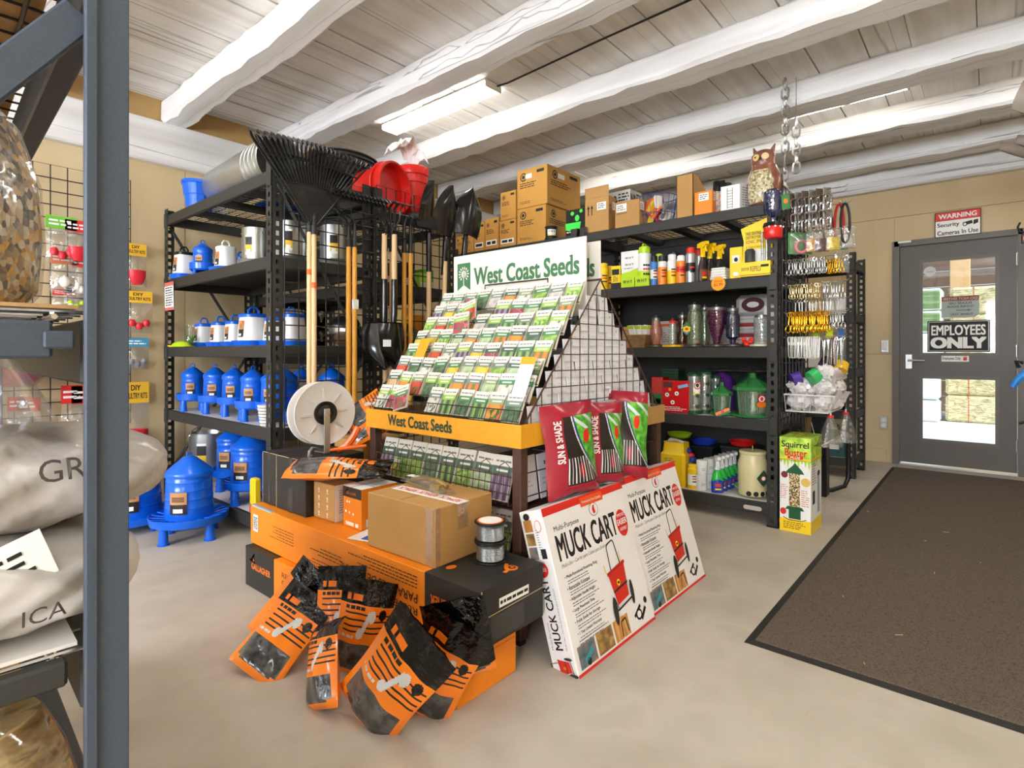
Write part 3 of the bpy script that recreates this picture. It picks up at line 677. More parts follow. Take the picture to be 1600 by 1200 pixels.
for k, (px, xx) in enumerate(((319, 1.6), (345, 1.60), (368, 1.60), (396, 1.54), (431, 1.60))):
    white_feeder('white feeder with blue handle and tray on the third shelf, %s from the wall' % ORD[k], (xx, yx(px, xx), LZ[2]), .125 if k != 3 else .16, .15 if k != 3 else .175, .08)
for k, (px, py) in enumerate(((455, 3.2), (480, 3.42))):
    white_feeder('white feeder with blue tray %s behind the rake handles' % ('right', 'further')[k], (xy(px, py), py, LZ[2]), .15, .175, .3)
# shelf at 1.55
t = white_feeder('white drum feeder with black lid and brown label on the second shelf', (1.475, yx(288, 1.475), LZ[1]), .13, .17, .1, BLACK, BLUE, 'feeders on the second shelf', 1.3)
blue_feeder('poultry_feeder', 'small blue feeder with black-tipped lid between white ones on the second shelf', (1.53, yx(317, 1.53), LZ[1]), .062, .085, .15, .045, 'feeders on the second shelf')
white_feeder('small white feeder half hidden behind a blue one on the second shelf', (1.68, yx(331, 1.68), LZ[1]), .1, .13, .1, WP, None, 'feeders on the second shelf')
white_feeder('white feeder with broad blue tray beside the galvanised bin', (1.53, yx(353, 1.53), LZ[1]), .12, .15, .1, WP, BLUE, 'feeders on the second shelf', 1.5)
white_feeder('white feeder with dark blue lid at the back of the second shelf', (1.80, yx(377, 1.8), LZ[1]), .12, .16, .2, BLUE, BLUE, 'feeders on the second shelf')
YLB = mat('yellow_label', '#e7b42a', .5)
def galv_pail(name, label, loc, r, h, sang, group, lidpan=True, bail=False, taper=.0, rot=0, lab=True):
    t = thing(name, label, 'pail', loc, rot, group)
    MB(GALV).lathe([(r*.98-taper, 0), (r-taper, .006), (r, h), (r*1.015, h), (r*1.015, h+.006), (r*.985, h+.006), (r*.97, h-.004), (r*.95-taper, .012), (1e-4, .01)], 32).build('body', t, 35)
    if lidpan: MB(GALV).lathe([(r*1.25, 0), (r*1.32, .045), (r*1.34, .047), (r*1.28, .04), (r*1.2, .004)], 32).build('feed_pan', t, 35)
    if bail:
        MB(CHROME).tube([(r*math.cos(a)*1.02, .0, h-.01+r*.55*math.sin(a)) for a in [PI*k/10 for k in range(11)]], .003, 6).build('bail', t, 40)
    if lab: sticker(t, r, sang, h*.32, r*.5, h*.5, [(0, .12, PAPER), (.12, .5, YLB), (.5, .9, LBLB), (.9, 1, PAPER)], taper=0)
    for a in (sang+.9, sang-1.2): MB(CHROME).ball(((r+.002)*math.cos(a), (r+.002)*math.sin(a), h*.9), .005, 8, 5).build('rivet', t, 40)
    return t
galv_pail('galvanised_feeder', 'galvanised steel feeder with yellow label at the shelf post', (1.58, yx(401, 1.58), LZ[1]), .083, .235, math.radians(213), 'galvanised feeders')
for k, (px, py, r) in enumerate(((455, 3.16, .088), (472, 3.55, .09), (528, 3.06, .092))):
    galv_pail('galvanised_feeder', 'galvanised steel feeder behind the wire grid, %s' % ('left of the rake handles', 'deep in the shelf', 'right of the rake handles')[k], (min(1.9, xy(px, py)), py, LZ[1]), r, .25, math.radians(232), 'galvanised feeders')
galv_pail('galvanised_pail', 'galvanised pail with yellow label and wire bail on the lowest shelf', (1.62, yx(326, 1.62), LZ[4]), .125, .33, math.radians(228), 'galvanised pails low down', False, True)
galv_pail('galvanised_pail', 'galvanised pail at the back of the lowest shelf by the wall', (1.80, 4.22, LZ[4]), .125, .34, math.radians(228), 'galvanised pails low down', False, True, lab=False)
# nest of pails lying on the top shelf
for k in range(5):
    t = thing('galvanised_pail', 'galvanised pail lying in the nest on the top shelf, %s from the open end' % ORD[k], 'pail', (1.60, 3.88+.05*k-.05*2, LZ[0]+.150), (PI/2, 0, 0), 'nested galvanised pails')
    r, h = .148, .62
    MB(GALV).lathe([(r*.86, 0), (r*.87, .005), (r, h), (r*1.02, h), (r*1.03, h+.008), (r*1.0, h+.01), (r*.98, h), (r*.84, .012), (1e-4, .012)], 36).build('body', t, 35)
    if k == 0: MB(CHROME).tube([(r*1.03*math.cos(a), r*1.03*math.sin(a), h-.015-.03*abs(math.sin(a))) for a in [PI*j/10 for j in range(11)]], .003, 6).build('bail', t, 40)
# blue fluted planter, white jug and blue tray on the top shelf
t = thing('fluted_tub', 'blue fluted plastic tub on the top shelf by the wall', 'tub', (1.51, yx(311, 1.51), LZ[0])); n = 36; rings = []
for r, z in ((.075, 0), (.085, .1), (.09, .105), (.098, .175), (.103, .18), (.103, .19)):
    rings.append([(r*(1+.05*(k % 3 == 0))*math.cos(2*PI*k/n), r*(1+.05*(k % 3 == 0))*math.sin(2*PI*k/n), z) for k in range(n)])
MB(BLUE).loft(rings).build('body', t); MB(BLUE).lathe([(.108, .185), (.108, .2), (.09, .2)], 32).build('rim', t, 40)
t = thing('water_jug', 'white jug with blue cap behind the nested pails', 'jug', (1.68, yx(338, 1.68), LZ[0]))
MB(WP).lathe([(.06, 0), (.075, .01), (.075, .2), (.05, .26), (.04, .28)], 24).build('body', t, 40); MB(BLUE).lathe([(.045, .28), (.045, .31), (1e-4, .312)], 24).build('cap', t, 40)
t = thing('plastic_tray', 'shallow blue plastic tray seen through the wire top shelf', 'tray', (1.84, 3.45, LZ[0])); MB(BLUE).rbox(-.12, -.3, 0, .12, .3, .008, .003).box(-.12, -.3, .008, -.113, .3, .03).box(.113, -.3, .008, .12, .3, .03).box(-.12, -.3, .008, .12, -.293, .03).box(-.12, .293, .008, .12, .3, .03).build('body', t)
# small goods on the third shelf: jar and green parcel
t = thing('glass_jar', 'clear jar of green leaves at the shelf end', 'jar', (1.49, yx(298, 1.49), LZ[2])); MB(GLASS).lathe([(.035, 0), (.037, .004), (.037, .12), (.03, .13), (.03, .15)], 20).build('body', t, 40)
g = MB(mat('leaf_green', '#4f8a2a', .6))
for k in range(9): a = k*.7; g.loft([[(.004, 0, .01), (0, .004, .01), (-.004, 0, .01)], [(.02*math.cos(a)+.006, .02*math.sin(a), .06), (.02*math.cos(a), .02*math.sin(a)+.006, .06), (.02*math.cos(a)-.006, .02*math.sin(a), .06)], [(.026*math.cos(a), .026*math.sin(a), .09)]*3])
g.build('leaves', t)
t = thing('green_parcel', 'lime green soft parcel at the end of the third shelf', 'parcel', (1.445, yx(283, 1.445), LZ[2]), .2); MB(LIME).sheet(10, 6, lambda u, v: ((u-.5)*.07, (v-.5)*.2, .004+.035*(1-(2*u-1)**2)*(1-(2*v-1)**4))).box(-.033, -.095, 0, .033, .095, .004).build('body', t, 50); MB(YEL).box(-.036, .06, .004, .036, .1, .012).build('yellow_end', t)
# white stacked basket and yellow bottle by the black cartons
t = thing('woven_basket', 'stack of white ribbed baskets beside the shelf post', 'basket', (1.46, yx(415, 1.46), LZ[3]))
for k in range(7): MB(WHITE).lathe([(.028+.002*k, k*.017), (.032+.002*k, k*.017+.012), (.029+.002*k, k*.017+.012)], 20).build('basket_ring', t, 40)
t = thing('small_bottle', 'small yellow bottle with red base beside the black cartons', 'bottle', (1.44, yx(399, 1.44), LZ[4])); MB(YEL).rbox(-.02, -.03, .05, .02, .03, .2, .008).build('body', t); MB(RED).rbox(-.021, -.031, 0, .021, .031, .05, .006).build('base', t)
# shelf notice on the post
c = onx(262, 462, LX); t = thing('shelf_notice', 'white shelf notice with red bands on the shelving post', 'notice', (LX-.012, onx(277, 460, LX).y, onx(266, 485, LX).z))
f2 = frame((0, 0, 0), (0, -1, 0), (0, 0, 1)); w_, h_ = .20, .195; f2 = frame((0, .2, 0), (0, -1, 0), (0, .06, 1))
MB(PAPER, f2).box(0, 0, -.001, w_*.85, h_, .0).rect(0, 0, w_*.85, h_*.1, mat('pink_red', '#d96a5c', .6)).rect(0, h_*.86, w_*.85, h_, mat('pink_red', '#d96a5c', .6)).fine(.02, h_*.14, w_*.8, h_*.84, 8, INK, .5, ragged=.15).build('card', t)
# ------------------------------------------------------------------ top of the second unit
PAN = mat('black_rubber', '#1d1c1b', .55)
U2 = 1.93
for k in range(11):
    t = thing('feed_pan', 'black rubber feed pan in a nested stack behind the red pails, %s from below' % ORD[k], 'feed pan', (2.20, 3.42, U2+.0+k*.028), (0, 0, .3), 'nested black feed pans')
    MB(PAN).lathe([(.19, 0), (.2, .004), (.235, .16), (.25, .165), (.25, .172), (.225, .168), (.19, .012), (1e-4, .01)], 32, ell=.85).build('body', t, 40)
REDP = mat('red_plastic', '#d8231b', .3, coat=.2)
def red_pail(label, loc, r, h, rot):
    t = thing('red_pail', label, 'pail', loc, rot, 'red plastic pails')
    MB(REDP).lathe([(r*.82, 0), (r*.84, .004), (r*.98, h*.84), (r*1.05, h*.86), (r*1.05, h*.98), (r*1.02, h), (r*.95, h*.99), (r*.8, .01), (1e-4, .01)], 32).build('body', t, 35)
    MB(REDP).lathe([(r*1.07, h*.7), (r*1.08, h*.72), (r*1.07, h*.74)], 32).build('rim_band', t, 35)
    return t
c = ony(594, 300, 3.05); red_pail('red plastic pail tipped on its side beside the post', (c.x-.05, 3.14, U2+.168), .16, .25, (PI/2+.0, .1, .25))
c = ony(648, 300, 3.03); red_pail('upright red plastic pail holding crumpled white paper', (c.x, 3.05, U2), .105, .385, 0)
t = thing('crumpled_paper', 'crumpled white paper sticking out of the red pail', 'paper', (c.x, 3.05, U2+.34)); rr = random.Random(3)
MB(PAPER).sheet(7, 7, lambda u, v: (-.05+(u-.55)*.24+.02*math.sin(9*v), (v-.5)*.2, .06+.16*(1-abs(u-.4)*1.3)+.025*math.sin(17*u+11*v))).build('sheet', t)
c = ony(686, 300, 3.02); t = thing('gift_bag', 'clear pointed bag with red filling at the top shelf end', 'bag', (c.x, 3.02, U2)); MB(CLEAR).lathe([(.07, 0), (.075, .03), (.05, .1), (.01, .17)], 8).build('film', t); MB(REDP).lathe([(.06, .002), (.065, .03), (.03, .08), (1e-3, .1)], 8).build('filling', t)
# goods seen through the grid of the second unit
bul = film('bulb_glass', '#f3e6d8', .25, .03, .1); BROWNB = mat('dark_brown_carton', '#3a241c', .6)
for k, (px, pz) in enumerate(((505, 0), (530, 0), (505, 1), (530, 1))):
    X = min(xy(px, 3.28), 1.93); t = thing('heat_bulb_box', 'dark red boxed heat bulb behind the grid, %s, %s' % (('upper', 'lower')[1-pz], ('nearer the rakes', 'nearer the shovels')[k % 2]), 'carton', (X-.02, 3.25, LZ[2]+pz*.125), 0, 'boxed heat bulbs')
    MB(BROWNB).rbox(-.045, 0, 0, .045, .12, .12, .002).build('carton', t); MB(RED).box(-.046, -.001, .1, .046, .121, .121).box(-.046, -.002, 0, .046, 0, .03).build('red_band', t)
    MB(bul).lathe([(.008, 0), (.01, .02), (.024, .045), (.024, .055), (.012, .07), (1e-4, .074)], 14, (0, -.012, .03)).build('bulb', t, 40)
for k, (px, py, pz, rr_) in enumerate(((548, 515, 2.97, .1), (602, 500, 2.98, .11), (640, 490, 3.0, .11), (668, 475, 3.02, .1), (560, 530, 3.3, .1))):
    p = ony(px, py, pz); t = thing('lamp_reflector', 'shiny aluminium reflector dome behind the grid, %s from the rakes' % ORD[k], 'reflector', (p.x, pz+.06, (LZ[2] if p.x < 2.02 else 1.02)+rr_*1.0), (math.radians(95), 0, math.radians(-20)), 'aluminium reflector domes')
    MB(mat('spun_aluminium', '#c4c6c8', .22, 1)).lathe([(rr_, 0), (rr_*1.01, .004), (rr_*.9, .05), (rr_*.6, .1), (rr_*.3, .125), (rr_*.25, .16), (1e-4, .16)], 28).build('dome', t, 40); MB(BLACK).lathe([(.02, .15), (.022, .2), (1e-4, .205)], 14).build('socket', t, 40)
cols = [('#e58a1f', 'orange'), ('#b7d94a', 'lime green'), ('#2f2b28', 'black'), ('#e7e3d8', 'white'), ('#6aa63b', 'leaf green'), ('#d9bd6a', 'straw yellow'), ('#22211f', 'charcoal')]
spec = [(612, 1.47, 3.02, .16, 2), (640, 1.47, 3.1, .2, 6), (664, 1.47, 3.0, .12, 1), (686, 1.47, 3.05, .16, 4), (625, 1.47, 3.35, .3, 3), (655, 1.02, 3.05, .28, 0), (690, 1.02, 3.1, .2, 3), (668, 1.02, 3.3, .33, 5), (615, .58, 3.0, .2, 3), (650, .58, 3.05, .24, 6), (685, .58, 3.0, .2, 4)]
for k, (px, z, yy, h, ci) in enumerate(spec):
    X = min(2.64, max(2.12, xy(px, yy))); w = .05; cm = mat('goods_'+cols[ci][1].replace(' ', '_'), cols[ci][0], .5, var=.15, vs_=25)
    t = thing('boxed_goods', '%s carton standing behind the shovel grid on the %s shelf, %s in the row' % (cols[ci][1], {1.47: 'upper', 1.02: 'middle', .58: 'lower'}[z], ORD[k % 5]), 'carton', (X, yy, z), .05*((k*7) % 5-2), 'cartons behind the shovel grid')
    MB(cm).rbox(-w, 0, 0, w, .1, h, .003).build('carton', t); MB(PAPER, frame((-w, -.001, 0), (1, 0, 0), (0, 0, 1))).rect(w*.2, h*.2, w*1.8, h*.45).fine(w*.3, h*.22, w*1.7, h*.42, 3, INK).build('label_print', t)
# pails and bags on the left unit's far side, seen through the wires
for k, (px, z, yy, c, h) in enumerate(((548, LZ[3], 3.3, '#dfe0de', .22), (540, LZ[4], 3.1, '#e7c21f', .2), (470, LZ[4], 3.2, '#1f4ec0', .28))):
    t = thing('storage_tub', ('pale grey', 'yellow', 'dark blue')[k]+' plastic tub low behind the wire grid', 'tub', (min(1.88, xy(px, yy)), yy, z), 0); MB(mat('tub_%d' % k, c, .4)).lathe([(.075, 0), (.09, h), (.096, h+.004), (.096, h+.016), (.085, h+.016), (.07, .01), (1e-4, .01)], 24).build('body', t, 40)
# ================================================================== garden tools hung on the wire grids
TB = mat('black_tool_plastic', '#1e1d1c', .38, bump=.15, bs=400, dist=.0008); TS = mat('black_lacquered_steel', '#121212', .18, coat=.4); TG = mat('dark_forged_steel', '#3b3b3c', .3, .8)
TAG_O = mat('price_orange', '#f2641d', .5)
GYF = LY0-.022      # front of the wire grids
def handle(t, x, y, z0, z1, r, m, dx=0, dy=0):
    return MB(m).tube([(x, y, z0), (x, y, z0+.01), (x+dx*.5, y+dy*.5, (z0+z1)/2), (x+dx, y+dy, z1)], [r*.8, r, r*1.02, r*.92], 12).build('handle', t, 40)
# three nested leaf rakes
for k in range(3):
    nx, nz = 1.565, 1.79-.012*k; ny = GYF-.065-.016*k; ox = (.0, -.010, .008)[k]
    t = thing('leaf_rake', 'black plastic leaf rake with pale wooden handle, %s of the three hung together' % ('backmost', 'middle', 'front')[k], 'rake', (nx+ox, ny, 0), 0, 'leaf rakes hung on the grid')
    # fan: palm triangle then tines; the fan leans back to the grid at the bottom, spreads at the top
    g = MB(TB); n = 24; a0, a1 = math.radians(133), math.radians(51); R1, R2, R3 = .20, .36, .40
    def pol(a, r, d=0): q = r/math.sin(a)**.8; return (q*math.cos(a), d-r*.12, nz-.05+q*math.sin(a))
    pal = [pol(a0+(a1-a0)*i/8, R1) for i in range(9)]
    front = [(-.014, -.004, nz-.05)]+[(p[0], p[1]-.004, p[2]) for p in pal]+[(.014, -.004, nz-.05)]; m_ = len(front)
    g.add(front+[(p[0], p[1]+.008, p[2]) for p in front], [tuple(range(m_)), tuple(range(m_, 2*m_))[::-1]]+[(i, (i+1) % m_, m_+(i+1) % m_, m_+i) for i in range(m_)])
    g.tube([(-.012, 0, nz-.05), pol(a0, R1, 0)], .007, 6).tube([(.012, 0, nz-.05), pol(a1, R1)], .007, 6).tube([pol(a0+(a1-a0)*i/8, R1, -.004) for i in range(9)], .006, 6)
    g.build('palm', t, 40)
    MB(mat('rake_palm_recess', '#161514', .5)).add([(-.06, -.0275, nz+.12), (.06, -.0275, nz+.12), (.04, -.019, nz+.05), (-.04, -.019, nz+.05)], [(0, 1, 2, 3)]).build('palm_recess', t)
    for i in range(n):
        a = a0+(a1-a0)*i/(n-1); g = MB(TB)
        g.tube([pol(a, R1-.01), pol(a, R2*.75, 0), pol(a, R2, .0), pol(a, R3-.02, -.006), pol(a, R3, -.022), pol(a, R3-.012, -.042), pol(a, R3-.032, -.05)], [.0052, .005, .005, .0048, .0046, .004, .0025], 5); g.build('tine', t, 50)
    MB(TB).tube([pol(a0+(a1-a0)*i/12, .315, -.004) for i in range(13)], .0045, 5).build('tine_band', t, 50)
    MB(TB).tube([(0, 0, nz-.10), (0, 0, nz+.07)], [.017, .012], 10).build('ferrule', t, 40)
    handle(t, 0, 0, .80-.0*k, nz-.09, .0135, WOODP if k != 2 else WOODP)
    MB(TAG_O).tube([(0, 0, 1.52-.07*k), (0, 0, 1.55-.07*k)], .0142, 12).build('price_tag', t, 40)
# two bow rakes, heads up
for k in range(2):
    x = 1.815+.026*k; y = GYF-.05-.02*k; zt = 1.69
    t = thing('bow_rake', 'steel bow rake with yellow handle, %s of the pair' % ('rear', 'front')[k], 'rake', (x, y, 0), 0, 'bow rakes hung on the grid')
    handle(t, 0, 0, .62, zt, .014, WOODY); MB(TG).tube([(0, 0, zt-.05), (0, 0, zt+.09)], [.016, .008], 10).build('ferrule', t, 40)
    hz = 1.90+.018*k; hw = .185
    g = MB(TG)
    for s in (-1, 1): g.tube([(0, 0, zt+.08), (s*.03, -.01, zt+.11), (s*.12, -.03, zt+.135), (s*hw*.9, -.05, zt+.17), (s*hw, -.055, hz-.02), (s*hw*.93, -.055, hz)], .005, 6)
    g.build('bow', t, 40)
    b = MB(TG).rbox(-hw, -.062, hz-.008, hw, -.05, hz+.012, .002).build('head_bar', t)
    for i in range(14): xx = -hw+.01+i*(2*hw-.02)/13; MB(TG).tube([(xx, -.06, hz), (xx, -.09, hz+.006), (xx, -.115, hz-.012)], [.006, .0055, .002], 6).build('tine', t, 40)
MB(PAPER).box(-.0165, -.0165, 1.285, .0165, 0, 1.34).build('barcode_label', t)
# two hand cultivators, tines up
for k in range(2):
    x = 2.075+.032*k; y = GYF-.045-.02*k; zt = 1.70
    t = thing('cultivator', 'four-tined cultivator with pale handle, %s of the pair' % ('rear', 'front')[k], 'cultivator', (x, y, 0), 0, 'cultivators hung on the grid')
    handle(t, 0, 0, .75, zt, .0145, WOODP); MB(TG).tube([(0, 0, zt-.05), (0, 0, zt+.08)], [.017, .009], 10).build('ferrule', t, 40)
    for i, s in enumerate((-1.5, -.5, .5, 1.5)): MB(TG).tube([(0, 0, zt+.07), (s*.012, -.005, zt+.1), (s*.035, -.01, zt+.15), (s*.037, -.015, zt+.22), (s*.037, -.05, zt+.245), (s*.037, -.1, zt+.225)], [.006, .006, .006, .006, .005, .002], 6).build('tine', t, 40)
# two hoes, blades up
for k in range(2):
    x = 2.215+.034*k; y = GYF-.05-.02*k; zt = 1.70
    t = thing('garden_hoe', 'garden hoe with yellow handle and steel blade, %s of the pair' % ('rear', 'front')[k], 'hoe', (x, y, 0), 0, 'hoes hung on the grid')
    handle(t, 0, 0, .62, zt, .0145, WOODY); MB(TG).tube([(0, 0, zt-.04), (0, 0, zt+.13), (.012, -.006, zt+.18), (.035, -.02, zt+.19), (.06, -.03, zt+.175)], [.017, .011, .007, .007, .007], 10).build('neck', t, 40)
    M_ = rotm(math.radians(65), 0, math.radians(-12), (.1, -.04, zt+.165)); MB(TG, M_).prism([(-.075, -.04), (.075, -.04), (.075, .05), (.03, .075), (-.03, .075), (-.075, .05)], -.002, .002).build('blade', t)
def shovel_blade(t, z0, s, w, L, pointed=True, m=TS, tilt=0.0, rotz=0.0, deep=.035):
    """blade grown from its shoulder at z0 in direction s (+1 up, -1 down), dished towards -y"""
    nu, nv = 12, 16
    def half(v):
        if pointed: return w/2*(1.0 if v < .45 else max(0, 1-((v-.45)/.55)**1.9)*.97+.03)*(.92+.08*min(1, v*6))
        return w/2*(1-.12*v)
    def fn(u, v):
        a = (2*u-1); x = half(v)*a; d = deep*(a*a-.25)*(1-.3*v)-.05*math.sin(v*PI*.5)*.6
        if not pointed: d = deep*1.3*(a*a-.3)-.03*v
        return (x, d, s*v*L)
    M_ = Matrix.Translation((0, 0, z0)) @ Euler((tilt, 0, rotz)).to_matrix().to_4x4()
    g = MB(m, M_).sheet(nu, nv, fn)
    g.sheet(nu, nv, lambda u, v: (fn(1-u, v)[0], fn(1-u, v)[1]+.0025, fn(1-u, v)[2])).sheet(nu, 1, lambda u, v: (fn(u, 0)[0], fn(u, 0)[1]-.014*(1-v), fn(u, 0)[2]))
    g.build('blade', t, 50)
    MB(m, M_).tube([(0, .006, s*L*.45), (0, .0, s*L*.2), (0, .004, 0), (0, 0, -s*.06), (0, 0, -s*.26)], [.004, .010, .017, .019, .018], 10).build('socket', t, 40)
# two square-shouldered shovels hanging blade down
for k in range(2):
    x = 2.035+.05*k; y = GYF-.09-.03*k
    t = thing('shovel', 'black shovel hanging blade down with a pale handle, %s of two' % ('rear', 'front')[k], 'shovel', (x, y, 0), 0, 'shovels hung blade down')
    shovel_blade(t, 1.215, -1, .25, .285, True, TS, 0, (-.45, .35)[k], .05)
    handle(t, 0, 0, 1.47, 1.745, .0165, WOODP)
MB(PAPER, rotm(0, 0, -.2, (-.1, -.062, 1.09))).box(-.025, -.001, -.02, .025, .001, .02).fine(-.018, -.0, .018, .01, 2, INK).build('barcode_label', t)
# three shovels blade up on the far right
for k, (x, dy, rz, tl, m_, zz) in enumerate(((2.40, 0, .5, 0, TS, 1.86), (2.46, -.03, .1, .05, TS, 1.85), (2.39, -.06, -.35, -.03, TS, 1.90))):
    t = thing('shovel', 'black shovel standing blade up with a pale handle, %s of three' % ('leftmost', 'middle', 'rightmost')[k], 'shovel', (x, GYF-.07+dy, 0), (0, math.radians((0, 2, 9)[k]), 0), 'shovels hung blade up')
    shovel_blade(t, zz-.04, 1, .22, .335, True, m_, tl, rz, .05)
    handle(t, 0, 0, 1.0-.15*k, 1.64, .016, WOODP)
# hooks carrying the tools
for x, z in ((1.565, 1.72), (1.82, 1.76), (2.07, 1.76), (2.21, 1.74), (2.45, 1.78), (2.05, 1.74)):
    t = thing('grid_hook', 'black wire hook on the grid %s' % ('behind the leaf rakes' if x < 1.6 else 'behind the bow rakes' if x < 1.9 else 'behind the cultivators' if z == 1.76 else 'behind the hoes' if x > 2.1 and x < 2.3 else 'behind the upright shovels' if x > 2.3 else 'behind the hanging shovels'), 'hook', (x, GYF, z), 0, 'grid hooks for tools')
    MB(WIRE).tube([(-.02, .002, .05), (-.02, -.006, 0), (-.02, -.11, 0), (-.02, -.13, .03)], .003, 6).tube([(.045, .002, .05), (.045, -.006, 0), (.045, -.11, 0), (.045, -.13, .03)], .003, 6).tube([(-.02, -.004, .03), (.045, -.004, .03)], .003, 6).build('wire', t, 40)
# ================================================================== the seed display
BRN = mat('brown_rack_steel', '#4b3128', .5, bump=.05); MUST = mat('mustard_card', '#e5a01f', .6, var=.05, vs_=30); SEEDG = mat('seed_green', '#3c7048', .55); CREAM = mat('cream_print', '#dedacd', .55); DKG = mat('dark_green_ink', '#27402c', .6)
SY0, SY1, SX0, SX1 = 1.245, 2.135, 1.50, 2.60
rk = thing('seed_display_rack', 'brown wire seed display rack with mustard band and sloping packet tiers', 'display rack', (0, 0, 0))
for X in (SX0, SX1-.04):
    for Y in (SY0, SY1-.04):
        o = MB(BRN).rbox(X, Y, .02, X+.04, Y+.04, .775, .003).build('post', rk); MB(BLACK).rbox(X+.004, Y+.004, 0, X+.036, Y+.036, .02, .003).build('foot', o)
b = MB(MUST).box(SX0-.012, SY0-.012, .700, SX0-.004, SY1+.012, .782).build('front_band', rk)
MB(MUST).box(SX0-.004, SY0-.012, .700, 2.02, SY0-.004, .782).build('side_band', rk)
MB(KRAFT).box(2.02, SY0-.013, .690, SX1+.012, SY0-.004, .775).box(SX1+.004, SY0-.004, .69, SX1+.012, SY1+.012, .775).box(SX0-.004, SY1+.004, .7, SX1+.004, SY1+.012, .78).build('card_band', rk)
fm = frame((SX0-.0125, SY1+.012, .700), (0, -1, 0), (0, 0, 1))
def serif_text(g, s, x, y, w, h, m, lift=.0006):
    """letters with little slab serifs and some stroke weight"""
    g.text(s, x, y, w, h, m, .034, lift=lift)
    _, _, a, b, c, d = text_geo(s, 0); sx = w/(b-a); sy = h/(d-c)
    def wid(q): _, _, qa, qb, _, _ = text_geo(q, 0); return (qa-a)*sx, (qb-a)*sx
    t_ = sy*.055; cap = text_geo('H', 0)[5]*sy-c*sy
    def slab(xc, yc, hw): g.rect(x+xc-hw, y+yc-t_*.5, x+xc+hw, y+yc+t_*.5, m, lift)
    def letter(k): return wid(s[:k])[1] if k else 0, wid(s[:k+1])[1]
    for k, ch in enumerate(s):
        x0, x1 = letter(k); xl = x0+sx*.03
        if ch == 'W': slab(xl+sx*.02, cap-t_*.3, sx*.1); slab(x1-sx*.02, cap-t_*.3, sx*.1); slab((x0+x1)/2, cap-t_*.3, sx*.05)
        if ch == 'd': slab(x1-sx*.09, (d-c)*sy-t_*.5, sx*.09); slab(x1+sx*.0, -c*sy+t_*.5, sx*.07)
        if ch == 'a': slab(x1+sx*.01, -c*sy+t_*.5, sx*.06)
        if ch in 'CS': g.rect(x+x1-sx*.07, y+cap-sy*.2, x+x1-sx*.02, y+cap+sy*.01, m, lift)
        if ch == 'S': g.rect(x+x0+sx*.03, y-c*sy-sy*.01, x+x0+sx*.08, y-c*sy+sy*.18, m, lift)
serif = MB(DKG, fm); serif_text(serif, 'West Coast Seeds', .165, .022, .40, .046, DKG); serif.build('band_lettering', rk)
MB(BRN).box(SX0+.02, SY0+.02, .69, SX1-.02, SY1-.02, .705).build('tray', rk)
for z in (.055, .26, .46): MB(BRN).box(SX0+.04, SY0+.02, z, SX1-.04, SY1-.02, z+.006).build('lower_shelf', rk)
NR, NC = 8, 10; PW_, PH_ = .079, .110; CP = (SY1-SY0-.03)/NC
def tier(k): return Vector((1.556+.0545*k, 0, .889+.064*k))       # top edge of the packets of tier k
LEAN = Vector((.052, 0, .106)).normalized()                      # direction of a packet from bottom to top
g = MB(WIRE)
for k in range(NR):
    p = tier(k)-LEAN*PH_; q = p+LEAN*.042+Vector((-.012, 0, 0))
    g.tube([(p.x-.012, SY0+.006, p.z), (p.x-.012, SY1-.006, p.z)], .0022, 5)
    if k == 0:
        g.tube([(q.x, SY0+.006, q.z), (q.x, SY1-.006, q.z)], .0022, 5)
        for j in range(33): yy = SY0+.01+j*(SY1-SY0-.02)/32; g.tube([(p.x-.013, yy, p.z-.01), (q.x-.001, yy, q.z)], .0014, 4)
    for j in range(NC+1):
        yy = SY1-.015-j*CP; t_ = tier(k); g.tube([(p.x-.014, yy, p.z), (t_.x-.014, yy, t_.z-.012)], .0015, 4)
g.build('tier_wires', rk)
g = MB(BRN)       # side triangles and rails
for Y in (SY0+.004, SY1-.004):
    g.tube([(1.50, Y, .75), (2.035, Y, 1.345), (2.57, Y, .77)], .004, 6)
    for k in range(1, 9):
        z = .78+.062*k; f_ = (z-.75)/.595; g.tube([(1.50+.535*f_, Y, z), (2.57-.535*f_, Y, z)], .0022, 5)
    for k in range(1, 17):
        x = 1.5+.063*k; zt = .75+(x-1.5)/.535*.595 if x < 2.035 else .77+(2.57-x)/.535*.575; g.tube([(x, Y, .75), (x, Y, zt)], .0022, 5)
    for x, z in ((2.10, 1.33), (2.085, 1.30)): pass
g.tube([(2.035, SY0, 1.345), (2.035, SY1, 1.345)], .005, 6)
g.build('side_wires', rk)
# wire handle that holds the header
MB(WIRE).tube([(1.985, onx(759, 470, 1.99).y, 1.25), (1.985, onx(759, 446, 1.99).y, onx(759, 446, 1.99).z), (1.985, onx(857, 434, 1.99).y, onx(759, 446, 1.99).z), (1.985, onx(857, 434, 1.99).y, 1.25)], .0035, 6).build('header_clip', rk)
# lower baskets
for z, xo in ((.50, 1.49), (.30, 1.49), (.10, 1.49)):
    g = MB(BRN)
    for k in range(4): g.tube([(xo+.004*k, SY0+.045, z+.03*k), (xo+.004*k, SY1-.045, z+.03*k)], .0022, 5)
    for j in range(27): yy = SY0+.05+j*(SY1-SY0-.1)/26; g.tube([(xo+.06, yy, z-.02), (xo, yy, z-.01), (xo+.014, yy, z+.095)], .0018, 4)
    for j in range(9): yy = SY0+.06+j*(SY1-SY0-.14)/8; g.tube([(xo+.012, yy, z+.09), (xo+.02, yy, z+.125), (xo+.02, yy+.02, z+.14), (xo+.02, yy+.045, z+.125), (xo+.014, yy+.05, z+.09)], .0018, 4)
    g.build('basket_wires', rk)
